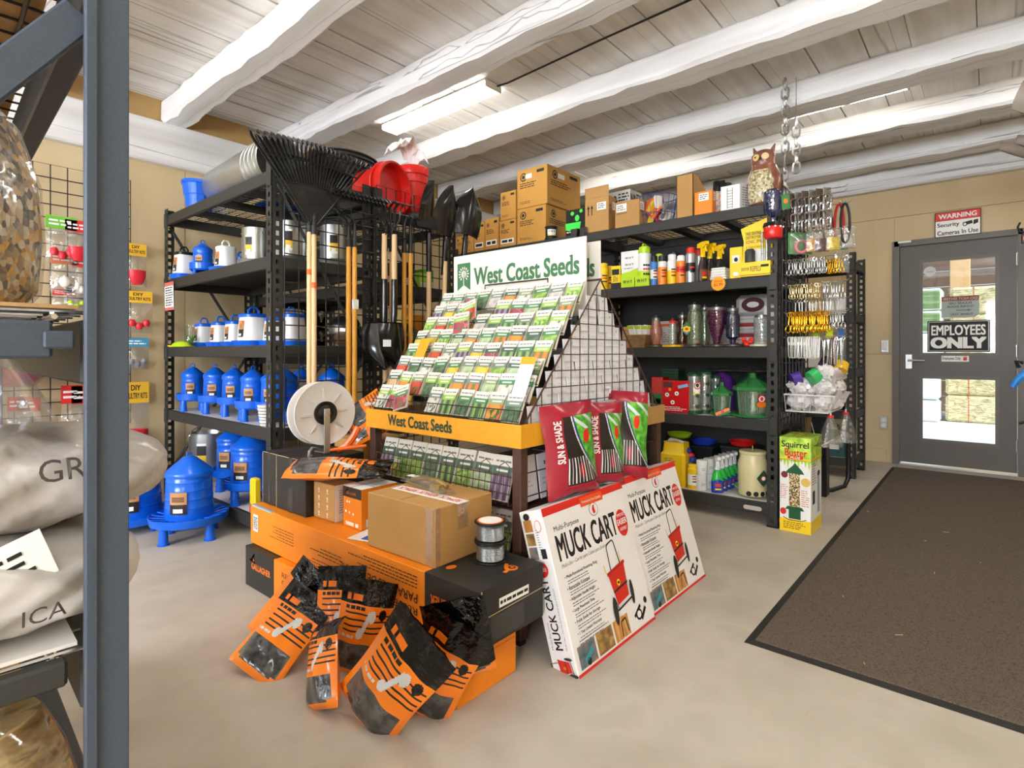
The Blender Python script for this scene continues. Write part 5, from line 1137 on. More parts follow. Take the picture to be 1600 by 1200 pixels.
# ------------------------------------------------------------------ muck cart cartons leaning on the rack
MW, MH, MT = .532, .533, .10; TILT = math.radians(16.9)
MWH = mat('muck_white', '#e9e6e2', .45); PHOTO1 = ramp_mat('photo_hay', 'noise', ['#5a4326', '#94723a', '#c9a25a'], 30); PHOTO2 = ramp_mat('photo_barn', 'noise', ['#3c4a34', '#5f6f7a', '#a3713e'], 30); PHOTO3 = ramp_mat('photo_boards', 'wave', ['#b87c3a', '#d9a05a'], 10); CARTR = mat('cart_red', '#cf2a1c', .45); TYRE = mat('tyre_print', '#2a2826', .6)
def cart(g, x, y, s):
    """printed red muck bucket on a two-wheeled frame"""
    g.line([(x+.12*s, y+.62*s), (x+.15*s, y+1.08*s), (x+.18*s, y+1.13*s), (x+.38*s, y+1.17*s), (x+.42*s, y+1.13*s), (x+.48*s, y+.66*s)], .026*s, INK, .0012)
    g.poly([(x, y+.62*s), (x+.6*s, y+.70*s), (x+.52*s, y+.12*s), (x+.1*s, y+.06*s)], CARTR, .0016).poly([(x-.03*s, y+.60*s), (x+.63*s, y+.69*s), (x+.62*s, y+.75*s), (x-.02*s, y+.66*s)], mat('cart_red2', '#b3201a', .45), .002)
    g.line([(x+.05*s, y+.3*s), (x+.56*s, y+.36*s)], .04*s, TYRE, .0024).line([(x+.05*s, y-.02*s), (x+.6*s, y+.06*s)], .035*s, TYRE, .0024).line([(x+.03*s, y+.2*s), (x+.1*s, y-.02*s)], .02*s, TYRE, .0024)
    g.disc(x-.03*s, y+.0*s, .075*s, .24*s, TYRE, .0028, 20, -.1).disc(x+.64*s, y+.14*s, .06*s, .22*s, TYRE, .0028, 20, -.1).disc(x+.27*s, y+.42*s, .055*s, .06*s, YEL, .0024).disc(x+.27*s, y+.42*s, .035*s, .025*s, INK, .0028)
    g.line([(x-.04*s, y+.64*s), (x-.08*s, y+.82*s)], .02*s, YEL, .0024).line([(x+.52*s, y+.74*s), (x+.5*s, y+.92*s)], .02*s, YEL, .0024)
def muck_box(label, x0, dy, mh):
    t = thing('muck_cart_carton', label, 'box', (x0, .985+dy, .0), (-TILT, 0, 0), 'muck cart cartons')
    MB(MWH).rbox(0, 0, 0, MW, MT, mh, .0025).build('carton', t)
    W_, H_ = MW, mh; g = MB(RED, frame((0, -.0005, 0), (1, 0, 0), (0, 0, 1)))
    g.rect(0, H_*.95, W_, H_, RED).rect(0, 0, W_, H_*.018, RED).poly([(W_*.42, H_*.925), (W_*.70, H_*.925), (W_*.71, H_*.95), (W_*.70, H_*.985), (W_*.42, H_*.985)], mat('orange_red', '#e8541c', .45), .001).text('Professional Farm Quality', W_*.56, H_*.94, W_*.24, H_*.022, MWH, .0, 'c', .0016)
    g.disc(W_*.56, H_*.885, W_*.055, H_*.045, INK).disc(W_*.56, H_*.885, W_*.051, H_*.041, MWH, .001).poly([(W_*.55, H_*.855), (W_*.575, H_*.86), (W_*.57, H_*.9), (W_*.58, H_*.915), (W_*.555, H_*.91), (W_*.54, H_*.885)], RED, .0014)
    g.text('Multi-Purpose', W_*.08, H_*.83, W_*.28, H_*.042, INK, 0).text('MUCK CART', W_*.075, H_*.66, W_*.72, H_*.155, INK, .026).text('Multi-Uso - Carrito para Cubos para Estiércol', W_*.075, H_*.61, W_*.55, H_*.03, GREYINK, 0, shear=.2)
    g.disc(W_*.875, H_*.72, W_*.075, H_*.095, RED).text('IMPROVED', W_*.875, H_*.765, W_*.1, H_*.022, MWH, .01, 'c', .0012).text('EASIER', W_*.875, H_*.71, W_*.13, H_*.04, MWH, .02, 'c', .0012).text('ASSEMBLY', W_*.875, H_*.668, W_*.1, H_*.022, MWH, .01, 'c', .0012)
    for k, s in enumerate(('Multi-Functional Retaining Ring', 'Retractable Kickstand', 'Adjustable Handle Height', 'Large Pneumatic Tires', 'Folds Easily for Storage', '1 Year Limited Warranty')):
        y = H_*(.545-.067*k); g.text('• '+s, W_*.08, y, W_*.012*len(s), H_*.024, INK, .01).fine(W_*.1, y-H_*.036, W_*.45, y-H_*.006, 2, GREYINK, .35)
    g.fine(W_*.08, H_*.155, W_*.46, H_*.19, 2, GREYINK, .35); cart(g, W_*.54, H_*.21, W_*.37)
    for k, pm in enumerate((PHOTO2, PHOTO1, PHOTO3)): x = W_*(.10+.21*k)-W_*.06; g.rect(x, H_*.03, x+W_*.19, H_*.16, pm)
    g.disc(W_*.23-.05, H_*.05, .012, .012, INK, .001).line([(W_*.55, H_*.04), (W_*.56, H_*.13), (W_*.62, H_*.14), (W_*.63, H_*.05)], .006, INK, .001).line([(W_*.1, H_*.06), (W_*.2, H_*.11)], .018, mat('cart_teal', '#3f8f96', .5), .001).line([(W_*.74, H_*.1), (W_*.84, H_*.15)], .012, INK).disc(W_*.8, H_*.1, .022, .02, INK).disc(W_*.8, H_*.1, .014, .012, MWH, .001).line([(W_*.82, H_*.06), (W_*.9, H_*.12)], .014, INK).disc(W_*.92, H_*.16, .012, None, INK)
    g.build('front_lettering', t)
    g = MB(INK, frame((-.0005, MT, 0), (0, -1, 0), (0, 0, 1)))
    g.text('MUCK CART', MT*.62, H_*.16, H_*.42, MT*.30, INK, .02, rot=PI/2).text('Multi-Purpose', MT*.26, H_*.16, H_*.16, MT*.1, GREYINK, 0, rot=PI/2).text('Multi-Uso - Carrito para Cubos para Estiércol', MT*.82, H_*.16, H_*.36, MT*.08, GREYINK, 0, rot=PI/2)
    g.disc(MT*.5, H_*.635, MT*.25, MT*.25, RED).text('EASIER', MT*.5, H_*.625, MT*.36, MT*.12, MWH, .02, 'c', .0012)
    for k, pm in enumerate((PHOTO2, PHOTO1, PHOTO3)): g.rect(MT*.12, H_*(.70+.085*k), MT*.48, H_*(.775+.085*k), pm)
    g.fine(MT*.58, H_*.72, MT*.72, H_*.9, 12, GREYINK, .3).rect(MT*.62, H_*.7, MT*.84, H_*.76, INK).disc(MT*.72, H_*.9, MT*.14, MT*.2, RED).disc(MT*.72, H_*.9, MT*.12, MT*.18, MWH, .001).disc(MT*.3, H_*.965, MT*.14, MT*.12, INK)
    g.at(g.M @ rotm(0, 0, PI/2, (MT*.85, H_*.02, 0))); cart(g, .0, .0, .075); g.build('side_lettering', t)
    MB(KRAFT, frame((0, 0, mh+.0004), (1, 0, 0), (0, 1, 0))).rect(.004, MT*.5-.0008, MW-.004, MT*.5+.0008, GREYINK).build('top_seam', t)
    return t
muck_box('muck cart carton leaning on the seed rack, the one showing its narrow side', 1.478, 0, MH)
muck_box('muck cart carton leaning on the seed rack, nearer the bird feeder shelves', 2.012, .012, MH*1.01)
# ------------------------------------------------------------------ lawn seed bags on the cartons
MAROON = mat('maroon_bag', '#a0182f', .25, coat=.4, bump=.3, bs=26, dist=.008); LAWN = ramp_mat('lawn_print', 'noise', ['#1f6a1c', '#4fa82c', '#7fcf48'], 40, .35, coat=.3); SKYP = mat('bag_photo_pale', '#c9d8d2', .35); BAGK = mat('bag_black', '#221c1c', .3, coat=.3); BAGB = mat('bag_blue', '#2c3f7a', .3); BAGW = mat('bag_white', '#e4e0dc', .35)
def lawn_bag(label, p0, p1, face, w, t_, seed):
    p0 = Vector(p0); p1 = Vector(p1); h = (p1-p0).length
    o = thing('lawn_seed_bag', label, 'bag', p0, orient(p0, p1, face).to_euler(), 'maroon lawn seed bags'); rr = random.Random(seed); ph = [rr.uniform(0, 6) for _ in range(4)]
    def fn(u, v, s):
        a = 2*u-1; th = t_*.5*(1-abs(a)**3)*(1-max(0, (v-.75)/.25)**2*.85)*(1-max(0, (.1-v)/.1)**2*.6)
        return (a*w*.5*(1-.05*math.sin(PI*v)+.02*math.sin(9*v+ph[0])), -s*th-.004*math.sin(11*v+ph[1]+4*a), v*h-.012*abs(a)*(v < .1))
    def mf(u, v):
        if v > .86 or v < .1 or u < .3: return MAROON
        q = (u-.3)/.7; c = .16+.62*max(0, (v-.1)/.76-.0)**.0*(1-((v-.1)/.76))**1.3      # curved edge of the lawn photo
        e = .18+.75*(1-(v-.12)/.74)**1.6
        if q > e+.10 and v > .16: 
            if (u-.72)**2*1.3+(v-.62)**2 < .006: return RED
            return LAWN if v < .7 else (SKYP if (u+v*2) % .3 < .1 else LAWN)
        if q > e+.05: return BAGB
        if q > e+.02: return BAGW
        if .12 < v < .40 and q < .75 and int(u*64) % 4 == 0: return BAGW
        if (u-.58)**2+(v-.25)**2*.6 < .004: return MAROON
        return BAGK
    MB(MAROON).sheet(90, 120, lambda u, v: fn(u, v, 1), mf).build('front_film', o, 80); MB(MAROON).sheet(14, 24, lambda u, v: fn(1-u, v, -1)).build('back_film', o, 80)
    MB(BAGW).text('SUN & SHADE', -w*.5*.46, h*.36, h*.46, w*.11, BAGW, .03, rot=PI/2, lift=.0, zf=lambda X, Y: 0).build('lettering', o)
    l = o.children[-1]
    for vtx in l.data.vertices: u = vtx.co.x/w+.5; v = vtx.co.y/h; p = fn(min(max(u, 0), 1), min(max(v, 0), 1), 1); vtx.co = (vtx.co.x, p[1]-.0015, vtx.co.y)
    return o
FZ = Vector((-.25, -1, .15)); yb = 1.185; zb = .515
def lb(px, py, yy, zz): c = ony(px, 551, yy); return Vector((c.x, yy, zz))
lawn_bag('maroon sun and shade lawn seed bag nearest the mustard band', lb(897, 0, 1.175, zb), lb(884, 0, 1.205, .845), FZ, .255, .075, 1)
lawn_bag('maroon lawn seed bag squeezed between two others', lb(945, 0, 1.18, zb), lb(940, 0, 1.212, .83), (-.35, -1, .15), .21, .07, 2)
lawn_bag('maroon sun and shade lawn seed bag standing tallest on the second carton', lb(975, 0, 1.185, zb), lb(978, 0, 1.215, .865), (-.85, -.7, .1), .20, .085, 3)
c = onz(840, 985, 0); lawn_bag('maroon lawn seed bag low behind the leaning carton', (1.72, 1.33, .02), (1.72, 1.34, .30), (-.9, -.4, .1), .14, .08, 4)
# ================================================================== goods on the bird feeder shelving
def sx_(px, x): return yx(px, x)
def box_on(name, label, px0, px1, z, h, d, m, xf=3.53, group=None, flaps=True, rot=0, prints=None, cat='box'):
    """box whose front face (at X=xf) spans the two sight lines px0..px1"""
    ya, yb = yx(px0, xf), yx(px1, xf); w = ya-yb
    t = carton(name, label, (xf+d/2, (ya+yb)/2, z), d, w, h, m, group, rot, cat, flaps)
    if prints:
        g = MB(INK, fface(t, d, w)); prints(g, w, h); g.build('front_lettering', t)
        g = MB(INK, rface(t, d, w)); prints(g, d, h); g.build('side_lettering', t)
    return t
def pr_carton(g, w, h):
    g.disc(w*.22, h*.8, min(w, h)*.11, None, INK).disc(w*.22, h*.8, min(w, h)*.08, None, KRAFT2, .0012).disc(w*.22, h*.8, min(w, h)*.05, None, INK, .0016).rect(w*.66, h*.84, w*.9, h*.92, INK).fine(w*.1, h*.5, w*.7, h*.66, 3, INK, .45).fine(w*.1, h*.1, w*.6, h*.18, 2, INK, .35)
def pr_label(g, w, h): pr_carton(g, w, h); g.rect(w*.1, h*.12, w*.88, h*.3, PAPER, .002).fine(w*.16, h*.14, w*.8, h*.28, 1, INK, .7, .0026, 0)
def pr_plain(g, w, h): g.rect(w*.52, h*.62, w*.9, h*.84, PAPER).fine(w*.56, h*.66, w*.86, h*.82, 3, INK, .4, .0012).line([(w*.15, h*.5), (w*.15, h*.76)], w*.04, INK).line([(w*.3, h*.5), (w*.3, h*.76)], w*.04).poly([(w*.09, h*.7), (w*.21, h*.7), (w*.15, h*.8)]).poly([(w*.24, h*.7), (w*.36, h*.7), (w*.3, h*.8)])
T0 = RZ[0]+.001
GC = 'golden cartons on the top shelf'
box_on('small_carton', 'smallest golden carton at the far end of the top shelf', 713, 726, T0, .16, .2, KRAFT2, 3.53, GC, True, 0, pr_carton)
box_on('small_carton', 'small golden carton second from the far end of the top shelf', 729, 740, T0, .165, .2, KRAFT2, 3.53, GC, True, 0, pr_carton)
box_on('small_carton', 'narrow golden carton with white barcode label beside the small ones', 741, 757, T0, .25, .26, KRAFT2, 3.53, GC, True, 0, pr_label)
box_on('small_carton', 'narrow golden carton left of the stacked pair', 758, 779, T0, .265, .26, KRAFT2, 3.53, GC, True, 0, pr_label)
box_on('golden_carton', 'lower golden carton of the narrow stack', 780.5, 806, T0, .225, .30, KRAFT2, 3.53, GC, True, 0, pr_label)
box_on('golden_carton', 'upper golden carton of the narrow stack', 782, 806, T0+.228, .235, .30, KRAFT2, 3.53, GC, True, 0, pr_carton)
box_on('golden_carton', 'lower of the two largest golden cartons', 808, 853, T0, .29, .46, KRAFT2, 3.53, GC, True, 0, pr_carton)
box_on('golden_carton', 'topmost and largest golden carton, nearly touching the joist', 808, 855, T0+.293, .315, .47, KRAFT2, 3.53, GC, True, 0, lambda g, w, h: (pr_carton(g, w, h), g.rect(w*.3, h*.74, w*.5, h*.86, PAPER, .002)))
t = box_on('light_display', 'black and green boxed product display beside the big cartons', 884, 914, T0, .20, .16, BLACK, 3.53, None, False, .0)
g = MB(mat('neon_green', '#3fe04a', .5), fface(t, .16, yx(884, 3.53)-yx(914, 3.53))); w = yx(884, 3.53)-yx(914, 3.53); g.poly([(.0, .05), (w*.7, .02), (w*.8, .1), (0, .1)]).disc(w*.6, .13, .02, .024).disc(w*.35, .17, .016).disc(w*.8, .18, .014).fine(.01, .02, w*.9, .04, 1, PAPER, lift=.001); g.build('front_lettering', t)
t = thing('tape_roll', 'black roll with a white label on the front of the top shelf', 'roll', (3.56, yx(861, 3.56), T0)); MB(BLACK).lathe([(.035, 0), (.052, .003), (.052, .012), (.045, .014), (.045, .095), (.052, .097), (.052, .106), (.03, .11)], 24).build('body', t, 35); sticker(t, .0465, TO_CAM, .03, .07, .05, [(0, .25, YEL), (.25, 1, PAPER)])
t = box_on('brown_carton', 'tall plain brown carton with arrows and open flap on the top shelf', 914, 951, T0, .255, .10, KRAFT, 3.53, 'brown cartons on the top shelf', False, 0, pr_plain); w = yx(914, 3.53)-yx(951, 3.53); MB(KRAFT).box(-.05, -w/2, .255, -.046, w/2, .335).box(-.05, w/2-.004, .255, .05, w/2, .30).build('open_flap', t)
box_on('printed_carton', 'grey carton with black brush lettering behind the brown ones', 948, 985, T0, .33, .18, mat('grey_carton', '#b9b7b2', .6), 3.72, None, True, 0, lambda g, w, h: g.text('N&', w*.02, h*.68, w*.45, h*.22, INK, .03).fine(w*.5, h*.6, w*.95, h*.95, 5, INK, .5))
t = box_on('brown_carton', 'shorter plain brown carton with open flaps on the top shelf', 961, 999, T0, .185, .14, KRAFT, 3.53, 'brown cartons on the top shelf', False, 0, lambda g, w, h: g.rect(w*.06, h*.62, w*.48, h*.92, PAPER).fine(w*.1, h*.66, w*.44, h*.88, 3, INK, .4, .0012).line([(w*.06, h*.55), (w*.5, h*.55)], .004, INK)); w = yx(961, 3.53)-yx(999, 3.53)
MB(KRAFT, rotm(0, .6, 0, (-.07, 0, .185))).box(0, -w/2, 0, .07, w/2, .003).build('open_flap', t); MB(KRAFT, rotm(0, -.5, 0, (.07, 0, .185))).box(-.07, -w/2, 0, 0, w/2, .003).build('open_flap', t)
# wire basket of bright toys
cy = yx(1028, 3.66); t = thing('wire_basket', 'blue wire basket heaped with bright packets on the top shelf', 'basket', (3.66, cy, T0)); BW = mat('blue_wire', '#3c4f9c', .4)
g = MB(BW)
for k in range(18): a = 2*PI*k/18; g.tube([(.10*math.cos(a), .10*math.sin(a), .003), (.135*math.cos(a), .135*math.sin(a), .2)], .002, 4)
for r, z in ((.10, .003), (.115, .08), (.135, .2)): g.tube([(r*math.cos(2*PI*k/28), r*math.sin(2*PI*k/28), z) for k in range(28)], .003, 5, closed=True)
g.build('wire_cage', t)
pcs = ['#d8322a', '#efd21e', '#e8e2d2', '#2f56b8', '#e86a1c', '#cfc6b6', '#d42f5c', '#8a8578', '#efe4c8', '#f2c21a']
for k in range(16):
    a = k*2.4; r = .02+.045*((k*7) % 5)/4; o = MB(mat('toy_%d' % (k % 10), pcs[k % 10], .4), rotm(.5*math.sin(k), .7*math.cos(k*1.7), k)).rbox(-.03, -.012, -.05, .03, .012, .05, .006).build('bright_packet'); o.location = (3.66+r*math.cos(a), cy+r*math.sin(a), T0+.065+.03*(k // 4)); tag(o, 'bright packet heaped in the blue wire basket, %s layer, %s piece' % (ORD[k//4], ORD[k % 4]), 'packet', 'packets in the wire basket')
# magazine-file carton, orange box, canisters, ladder box
ya, yb = yx(1057, 3.54), yx(1083, 3.54); t = thing('open_carton', 'tall slant-cut brown carton on the top shelf', 'box', (3.54, ya, T0)); w = ya-yb
MB(KRAFT, frame((0, 0, 0), (1, 0, 0), (0, 0, 1))).prism([(0, 0), (.30, 0), (.30, .17), (.08, .285), (0, .285)], 0, .004).prism([(0, 0), (.30, 0), (.30, .17), (.08, .285), (0, .285)], w-.004, w).box(0, 0, 0, .004, .285, w).box(0, 0, 0, .3, .004, w).build('carton', t)
box_on('orange_carton', 'small orange carton with a white label against the slant-cut one', 1085, 1113, T0, .155, .06, mat('bright_orange', '#f08a1c', .5), 3.545, None, False, 0, lambda g, w, h: g.rect(w*.25, h*.6, w*.8, h*.92, PAPER).fine(w*.3, h*.64, w*.75, h*.88, 3, INK, .4, .0012))
for k, (px, hh) in enumerate(((1120, .235), (1129, .23), (1137, .21), (1146, .19))):
    t = thing('canister', 'dark-lidded canister standing in a row behind the ladder box, %s' % ORD[k], 'canister', (3.66, yx(px, 3.66), T0), 0, 'canisters on the top shelf'); MB(ramp_mat('canister_print', 'noise', ['#d8703a', '#e8d8c0', '#3a5f9c'], 30)).lathe([(.024, 0), (.025, .003), (.025, hh*.7)], 18).build('body', t, 40); MB(BLACK).lathe([(.0255, hh*.7), (.0255, hh*.97), (.02, hh), (1e-4, hh)], 18).build('lid', t, 40)
box_on('ladder_carton', 'white carton printed with a small ladder on the top shelf', 1126, 1156, T0, .155, .12, PAPER, 3.53, None, False, 0, lambda g, w, h: [g.line([(w*.35, .01), (w*.35, h*.9)], .004, GREYINK), g.line([(w*.62, .01), (w*.62, h*.9)], .004)]+[g.line([(w*.35, h*(.12+.11*k)), (w*.62, h*(.12+.11*k))], .003) for k in range(7)])
tag(MB(mat('grey_leaflet', '#c6c4c0', .6), frame((3.53, yx(1157, 3.53), T0), (.9, -.35, 0), (0, 0, 1))).rect(0, 0, .13, .16, None, 0).fine(.015, .02, .115, .14, 8, GREYINK, .4).build('printed_card'), 'grey printed card standing between ladder box and owl', 'card')
# ---- owl decoy
OW = mat('owl_brown', '#8a5440', .22, var=.25, vs_=14, coat=.5, bump=.4, bs=30, dist=.01); OB = ramp_mat('owl_breast', 'voronoi', ['#b8a878', '#d8cfa8', '#8f7a50', '#c9bd94'], 90, .25, coat=.5, bump=.6, dist=.01)
oy = yx(1194, 3.62); t = thing('owl_decoy', 'glossy brown plastic owl decoy on the shelf corner under the chains', 'decoy', (3.62, oy, T0), math.radians(180))
rings = []; n = 28
for r, z, ex, ox in ((.062, 0, 1, 0), (.075, .02, 1, 0), (.092, .08, 1.05, 0), (.098, .15, 1.05, -.004), (.09, .20, 1.05, -.006), (.072, .245, 1.05, -.002), (.064, .262, 1.08, .006), (.066, .29, 1.1, .012), (.062, .32, 1.1, .014), (.045, .345, 1.1, .012), (.02, .356, 1.1, .008)):
    rings.append([(ox+r*math.cos(2*PI*k/n)*.92, r*ex*math.sin(2*PI*k/n), z) for k in range(n)])
MB(OW).loft(rings).build('body', t, 60)
MB(OB).sheet(16, 20, lambda u, v: ((lambda r, a: (r*.93*math.cos(a)+.004, r*1.05*math.sin(a), .02+.20*v))((.076+.024*math.sin(PI*min(1, v*.8+.1))), (u-.5)*1.9*(1-.35*v)))).build('breast', t, 60)
for s in (-1, 1):
    MB(OW).lathe([(.016, 0), (.011, .025), (.003, .052), (1e-4, .055)], 10, (0, 0, 0)).build('ear_tuft', t, 40, (.005, s*.045, .335), (s*-.35, -.1, 0))
    MB(mat('owl_eye_ring', '#d9c08a', .4)).lathe([(.021, 0), (.02, .004), (.012, .006)], 18).build('eye_disc', t, 40, (.070, s*.026, .298), (0, PI/2, s*.35)); e = t.children[-1]
    MB(mat('owl_eye', '#f2b81c', .1, coat=1)).lathe([(.012, .004), (.009, .009), (1e-4, .011)], 16).build('eye', e, 40); MB(BLACK).lathe([(.006, .0085), (.004, .0118), (1e-4, .0125)], 12).build('pupil', e, 40)
    MB(OW).sheet(8, 14, lambda u, v: (-.03-.05*u+.03*math.sin(PI*v), s*(.098-.02*u+.012*math.sin(PI*v)), .03+.19*v)).build('wing', t, 60)
MB(mat('owl_beak', '#3a2c22', .3)).lathe([(.008, 0), (.006, .012), (1e-4, .024)], 10).build('beak', t, 40, (.078, 0, .29), (0, PI*.8, 0))
# ---------------------------------------------------------------- second level: sprays and repellents
T1 = RZ[1]+.001
def can(label, px, r, h, cols, cap, x=3.57, z=T1, group='spray cans on the second level', caph=.25, name='spray_can', cat='spray can'):
    t = thing(name, label, cat, (x, yx(px, x), z), 0, group); hb = h*(1-caph); g = MB(); z0 = 0
    for f, m in cols:
        g.use(m).shell([(r, z0*hb), (r, f*hb)], 20); z0 = f
    g.lathe([(1e-4, .001), (r, 0)], 20).use(cols[-1][1]).shell([(r, hb), (r*.8, hb+.012), (r*.7, hb+.014)], 20); g.build('body', t, 40)
    MB(cap).lathe([(r*.85, hb+.006), (r*.85, h*.97), (r*.6, h), (1e-4, h)], 20).build('cap', t, 40)
    g = MB(PAPER); a = TO_CAM
    for zz in (.35, .5, .62): g.use((INK, PAPER, RED)[int(zz*10) % 3]).add([((r+.0012)*math.cos(a+q), (r+.0012)*math.sin(a+q), hb*zz+dz) for dz in (0, hb*.06) for q in (-.5, 0, .5)], [(0, 1, 4, 3), (1, 2, 5, 4)])
    g.build('label_print', t); return t
YB = mat('yellow_bottle', '#f2c916', .35); LG = mat('lime_plastic', '#b9e01c', .35); CW = mat('can_white', '#e9e9e4', .35); CO = mat('can_orange', '#ee8a2a', .35); CB = mat('can_blue', '#3f7fc8', .35); CR = mat('can_red', '#d8261f', .35); CS = mat('can_silver', '#b8bcc0', .3, .6); CK = mat('can_black', '#1c1b1b', .35)
can('yellow plastic shaker jar beside the seed header board', 943, .037, .20, [(1, YB)], YB, 3.57, caph=.2, name='shaker_jar', cat='jar')
can('yellow plastic shaker jar behind the first one', 953, .034, .19, [(1, YB)], YB, 3.66, caph=.2, name='shaker_jar', cat='jar')
box_on('bait_box', 'yellow and black bait box beside the shaker jars', 955, 969, T1, .165, .07, YEL, 3.535, None, False, 0, lambda g, w, h: g.rect(0, .0, w, h*.25, INK).rect(w*.1, h*.6, w*.9, h*.85, INK).fine(w*.2, h*.3, w*.8, h*.55, 4, INK, .4))
box_on('trap_box', 'white and lime fly trap box with black brush lettering', 970, 997, T1, .262, .10, CW, 3.55, None, True, 0, lambda g, w, h: g.rect(0, 0, w, h*.40, LIME).poly([(0, h*.4), (w, h*.4), (w, h*.52), (w*.5, h*.44)], LIME).text('W·H·Y', w*.5, h*.78, w*.5, h*.06, INK, .02, 'c').text('W·H·Y', w*.5, h*.6, w*.5, h*.06, INK, .02, 'c').fine(w*.2, h*.5, w*.7, h*.56, 1, GREYINK))
t = can('white and lime fly trap jar with a lime cap and loop', 1007, .046, .285, [(.48, LIME), (1, CW)], LG, 3.58, caph=.2, name='trap_jar', cat='jar'); MB(LG).tube([(-.03, 0, .27), (-.02, 0, .30), (.02, 0, .30), (.03, 0, .27)], .006, 8).build('loop', t, 40)
for px0, px1, lb_ in ((970, 991, 'lime and grey printed tray in front of the fly trap box'), (992, 1014, 'lime lettered tray in front of the fly trap jar')): box_on('lime_tray', lb_, px0, px1, T1, .07, .012, LIME, 3.528, 'lime trays', False, 0, lambda g, w, h: g.text('W·H·Y', w*.5, h*.4, w*.7, h*.35, INK, .02, 'c'))
can('blue and white spray can with black cap next to the fly trap jar', 1022, .026, .21, [(.3, CB), (.7, CW), (1, CB)], CK)
can('lime-nozzled bottle behind the blue spray can', 1030, .03, .24, [(1, LG)], LG, 3.68)
can('orange and white spray can with black cap', 1035, .031, .205, [(.35, CO), (.8, CO), (1, CW)], CK)
can('yellow and white spray can with domed white cap', 1050, .031, .205, [(.6, YB), (1, CW)], CW)
can('black-capped can at the back behind the yellow and white one', 1055, .03, .24, [(1, CW)], CK, 3.70)
can('red, white and orange spray can with white cap', 1064, .03, .19, [(.55, CO), (.8, CR), (1, CO)], CW)
can('silver and black spray can with a red cap', 1079, .031, .235, [(.4, CS), (.7, CK), (1, CS)], CR, caph=.2)
can('silver spray can with red cap behind the first red-capped one', 1092, .03, .235, [(1, CS)], CR, 3.68, caph=.2)
def sprayer(label, px, w, h, body, trig, lab, x=3.57, z=T1, group='trigger sprayers', neck=None, bh=.62, rot=-2.2):
    t = thing('spray_bottle', label, 'spray bottle', (x, yx(px, x), z), rot+0, group); H_ = h*bh
    def el(a, b, zz, n=20): return [(a*math.cos(2*PI*k/n), b*math.sin(2*PI*k/n), zz) for k in range(n)]
    MB(body).loft([el(w*.32, w*.5, 0), el(w*.34, w*.52, .008), el(w*.34, w*.52, H_*.5), el(w*.3, w*.42, H_*.75), el(w*.16, w*.2, H_*.97), el(.014, .014, H_*1.0), el(.014, .014, H_*1.06)]).build('bottle', t, 50)
    if neck: MB(neck).loft([el(w*.335, w*.515, H_*.52), el(w*.302, w*.425, H_*.76), el(w*.165, w*.205, H_*.975)], False).build('shoulder_band', t, 50)
    tr = MB(trig).lathe([(.017, H_*1.0), (.017, H_*1.1), (.012, H_*1.12)], 14).loft([[(-.05, -.011, h*.88), (-.05, .011, h*.88), (-.05, .011, h*.98), (-.05, -.011, h*.98)], [(.01, -.013, h*.84), (.01, .013, h*.84), (.01, .013, h*1.0), (.01, -.013, h*1.0)], [(.055, -.011, h*.92), (.055, .011, h*.92), (.055, .011, h*.99), (.055, -.011, h*.99)]]).box(-.01, -.01, H_*1.08, .014, .01, h*.87).tube([(.035, 0, h*.92), (.032, 0, h*.84), (.045, 0, h*.74)], .006, 6).build('trigger_head', t, 40)
    g = MB(lab); 
    for k, (f0, f1, m) in enumerate(((.1, .5, lab), (.28, .4, RED), (.14, .2, YEL))):
        g.use(m); pts = []
        for f in (f0, f1):
            for q in (-1, -.5, 0, .5, 1): pts.append(((w*.34+.001+.0006*k)*math.cos(q*.8*(1 if k == 0 else .6)), (w*.52+.001+.0006*k)*math.sin(q*.8*(1 if k == 0 else .6)), H_*f))
        g.add(pts, [(i, i+1, i+6, i+5) for i in range(4)])
    g.build('label_print', t, 60); return t
BRB = mat('brown_bottle', '#2b1d18', .3)
sprayer('dark brown spray bottle with yellow trigger in front', 1098, .062, .26, BRB, YB, mat('brown_label', '#7a4a2a', .5))
sprayer('dark brown spray bottle with yellow trigger just behind the front one', 1109, .062, .255, BRB, YB, mat('brown_label', '#7a4a2a', .5), 3.64)
sprayer('black spray bottle with yellow trigger beside the folded cloths', 1124, .055, .235, CK, YB, mat('orange_label', '#d8641c', .5), 3.62)
for k in range(5): tag(MB(mat('folded_cloth', '#e6e4df', .8, bump=.4, bs=60)).rbox(-.05, -.052+.002*k, 0, .05, .052-.002*k, .0155, .005).build('folded_cloth', None, None, (3.585, yx(1126, 3.585), T1+k*.016)), 'white folded cloth in the pile before the black sprayer, %s from below' % ORD[k], 'cloth', 'pile of folded cloths')
box_on('repellent_box', 'yellow carton with a black animal drawing beside the sonic spike', 1140, 1160, T1, .195, .08, YEL, 3.535, None, False, 0, lambda g, w, h: g.rect(w*.22, h*.5, w*.78, h*.74, PAPER).disc(w*.5, h*.6, w*.15, h*.07, INK, .0012).rect(w*.3, h*.08, w*.7, h*.2, PAPER))
ya, yb = yx(1160, 3.53), yx(1207, 3.53); w = ya-yb; t = thing('sonic_spike_pack', 'tall yellow sonic spike repellent pack with flared card top', 'pack', (3.53, ya, T1)); g = MB(YEL, frame((0, 0, 0), (0, -1, 0), (0, 0, 1)))
g.prism([(0, 0), (w, 0), (w, .36), (-.01, .30), (w*.05, .22), (.0, .1)], -.004, 0).build('card', t); MB(YEL).box(-.045, -w, 0, 0, 0, .085).build('tray', t)
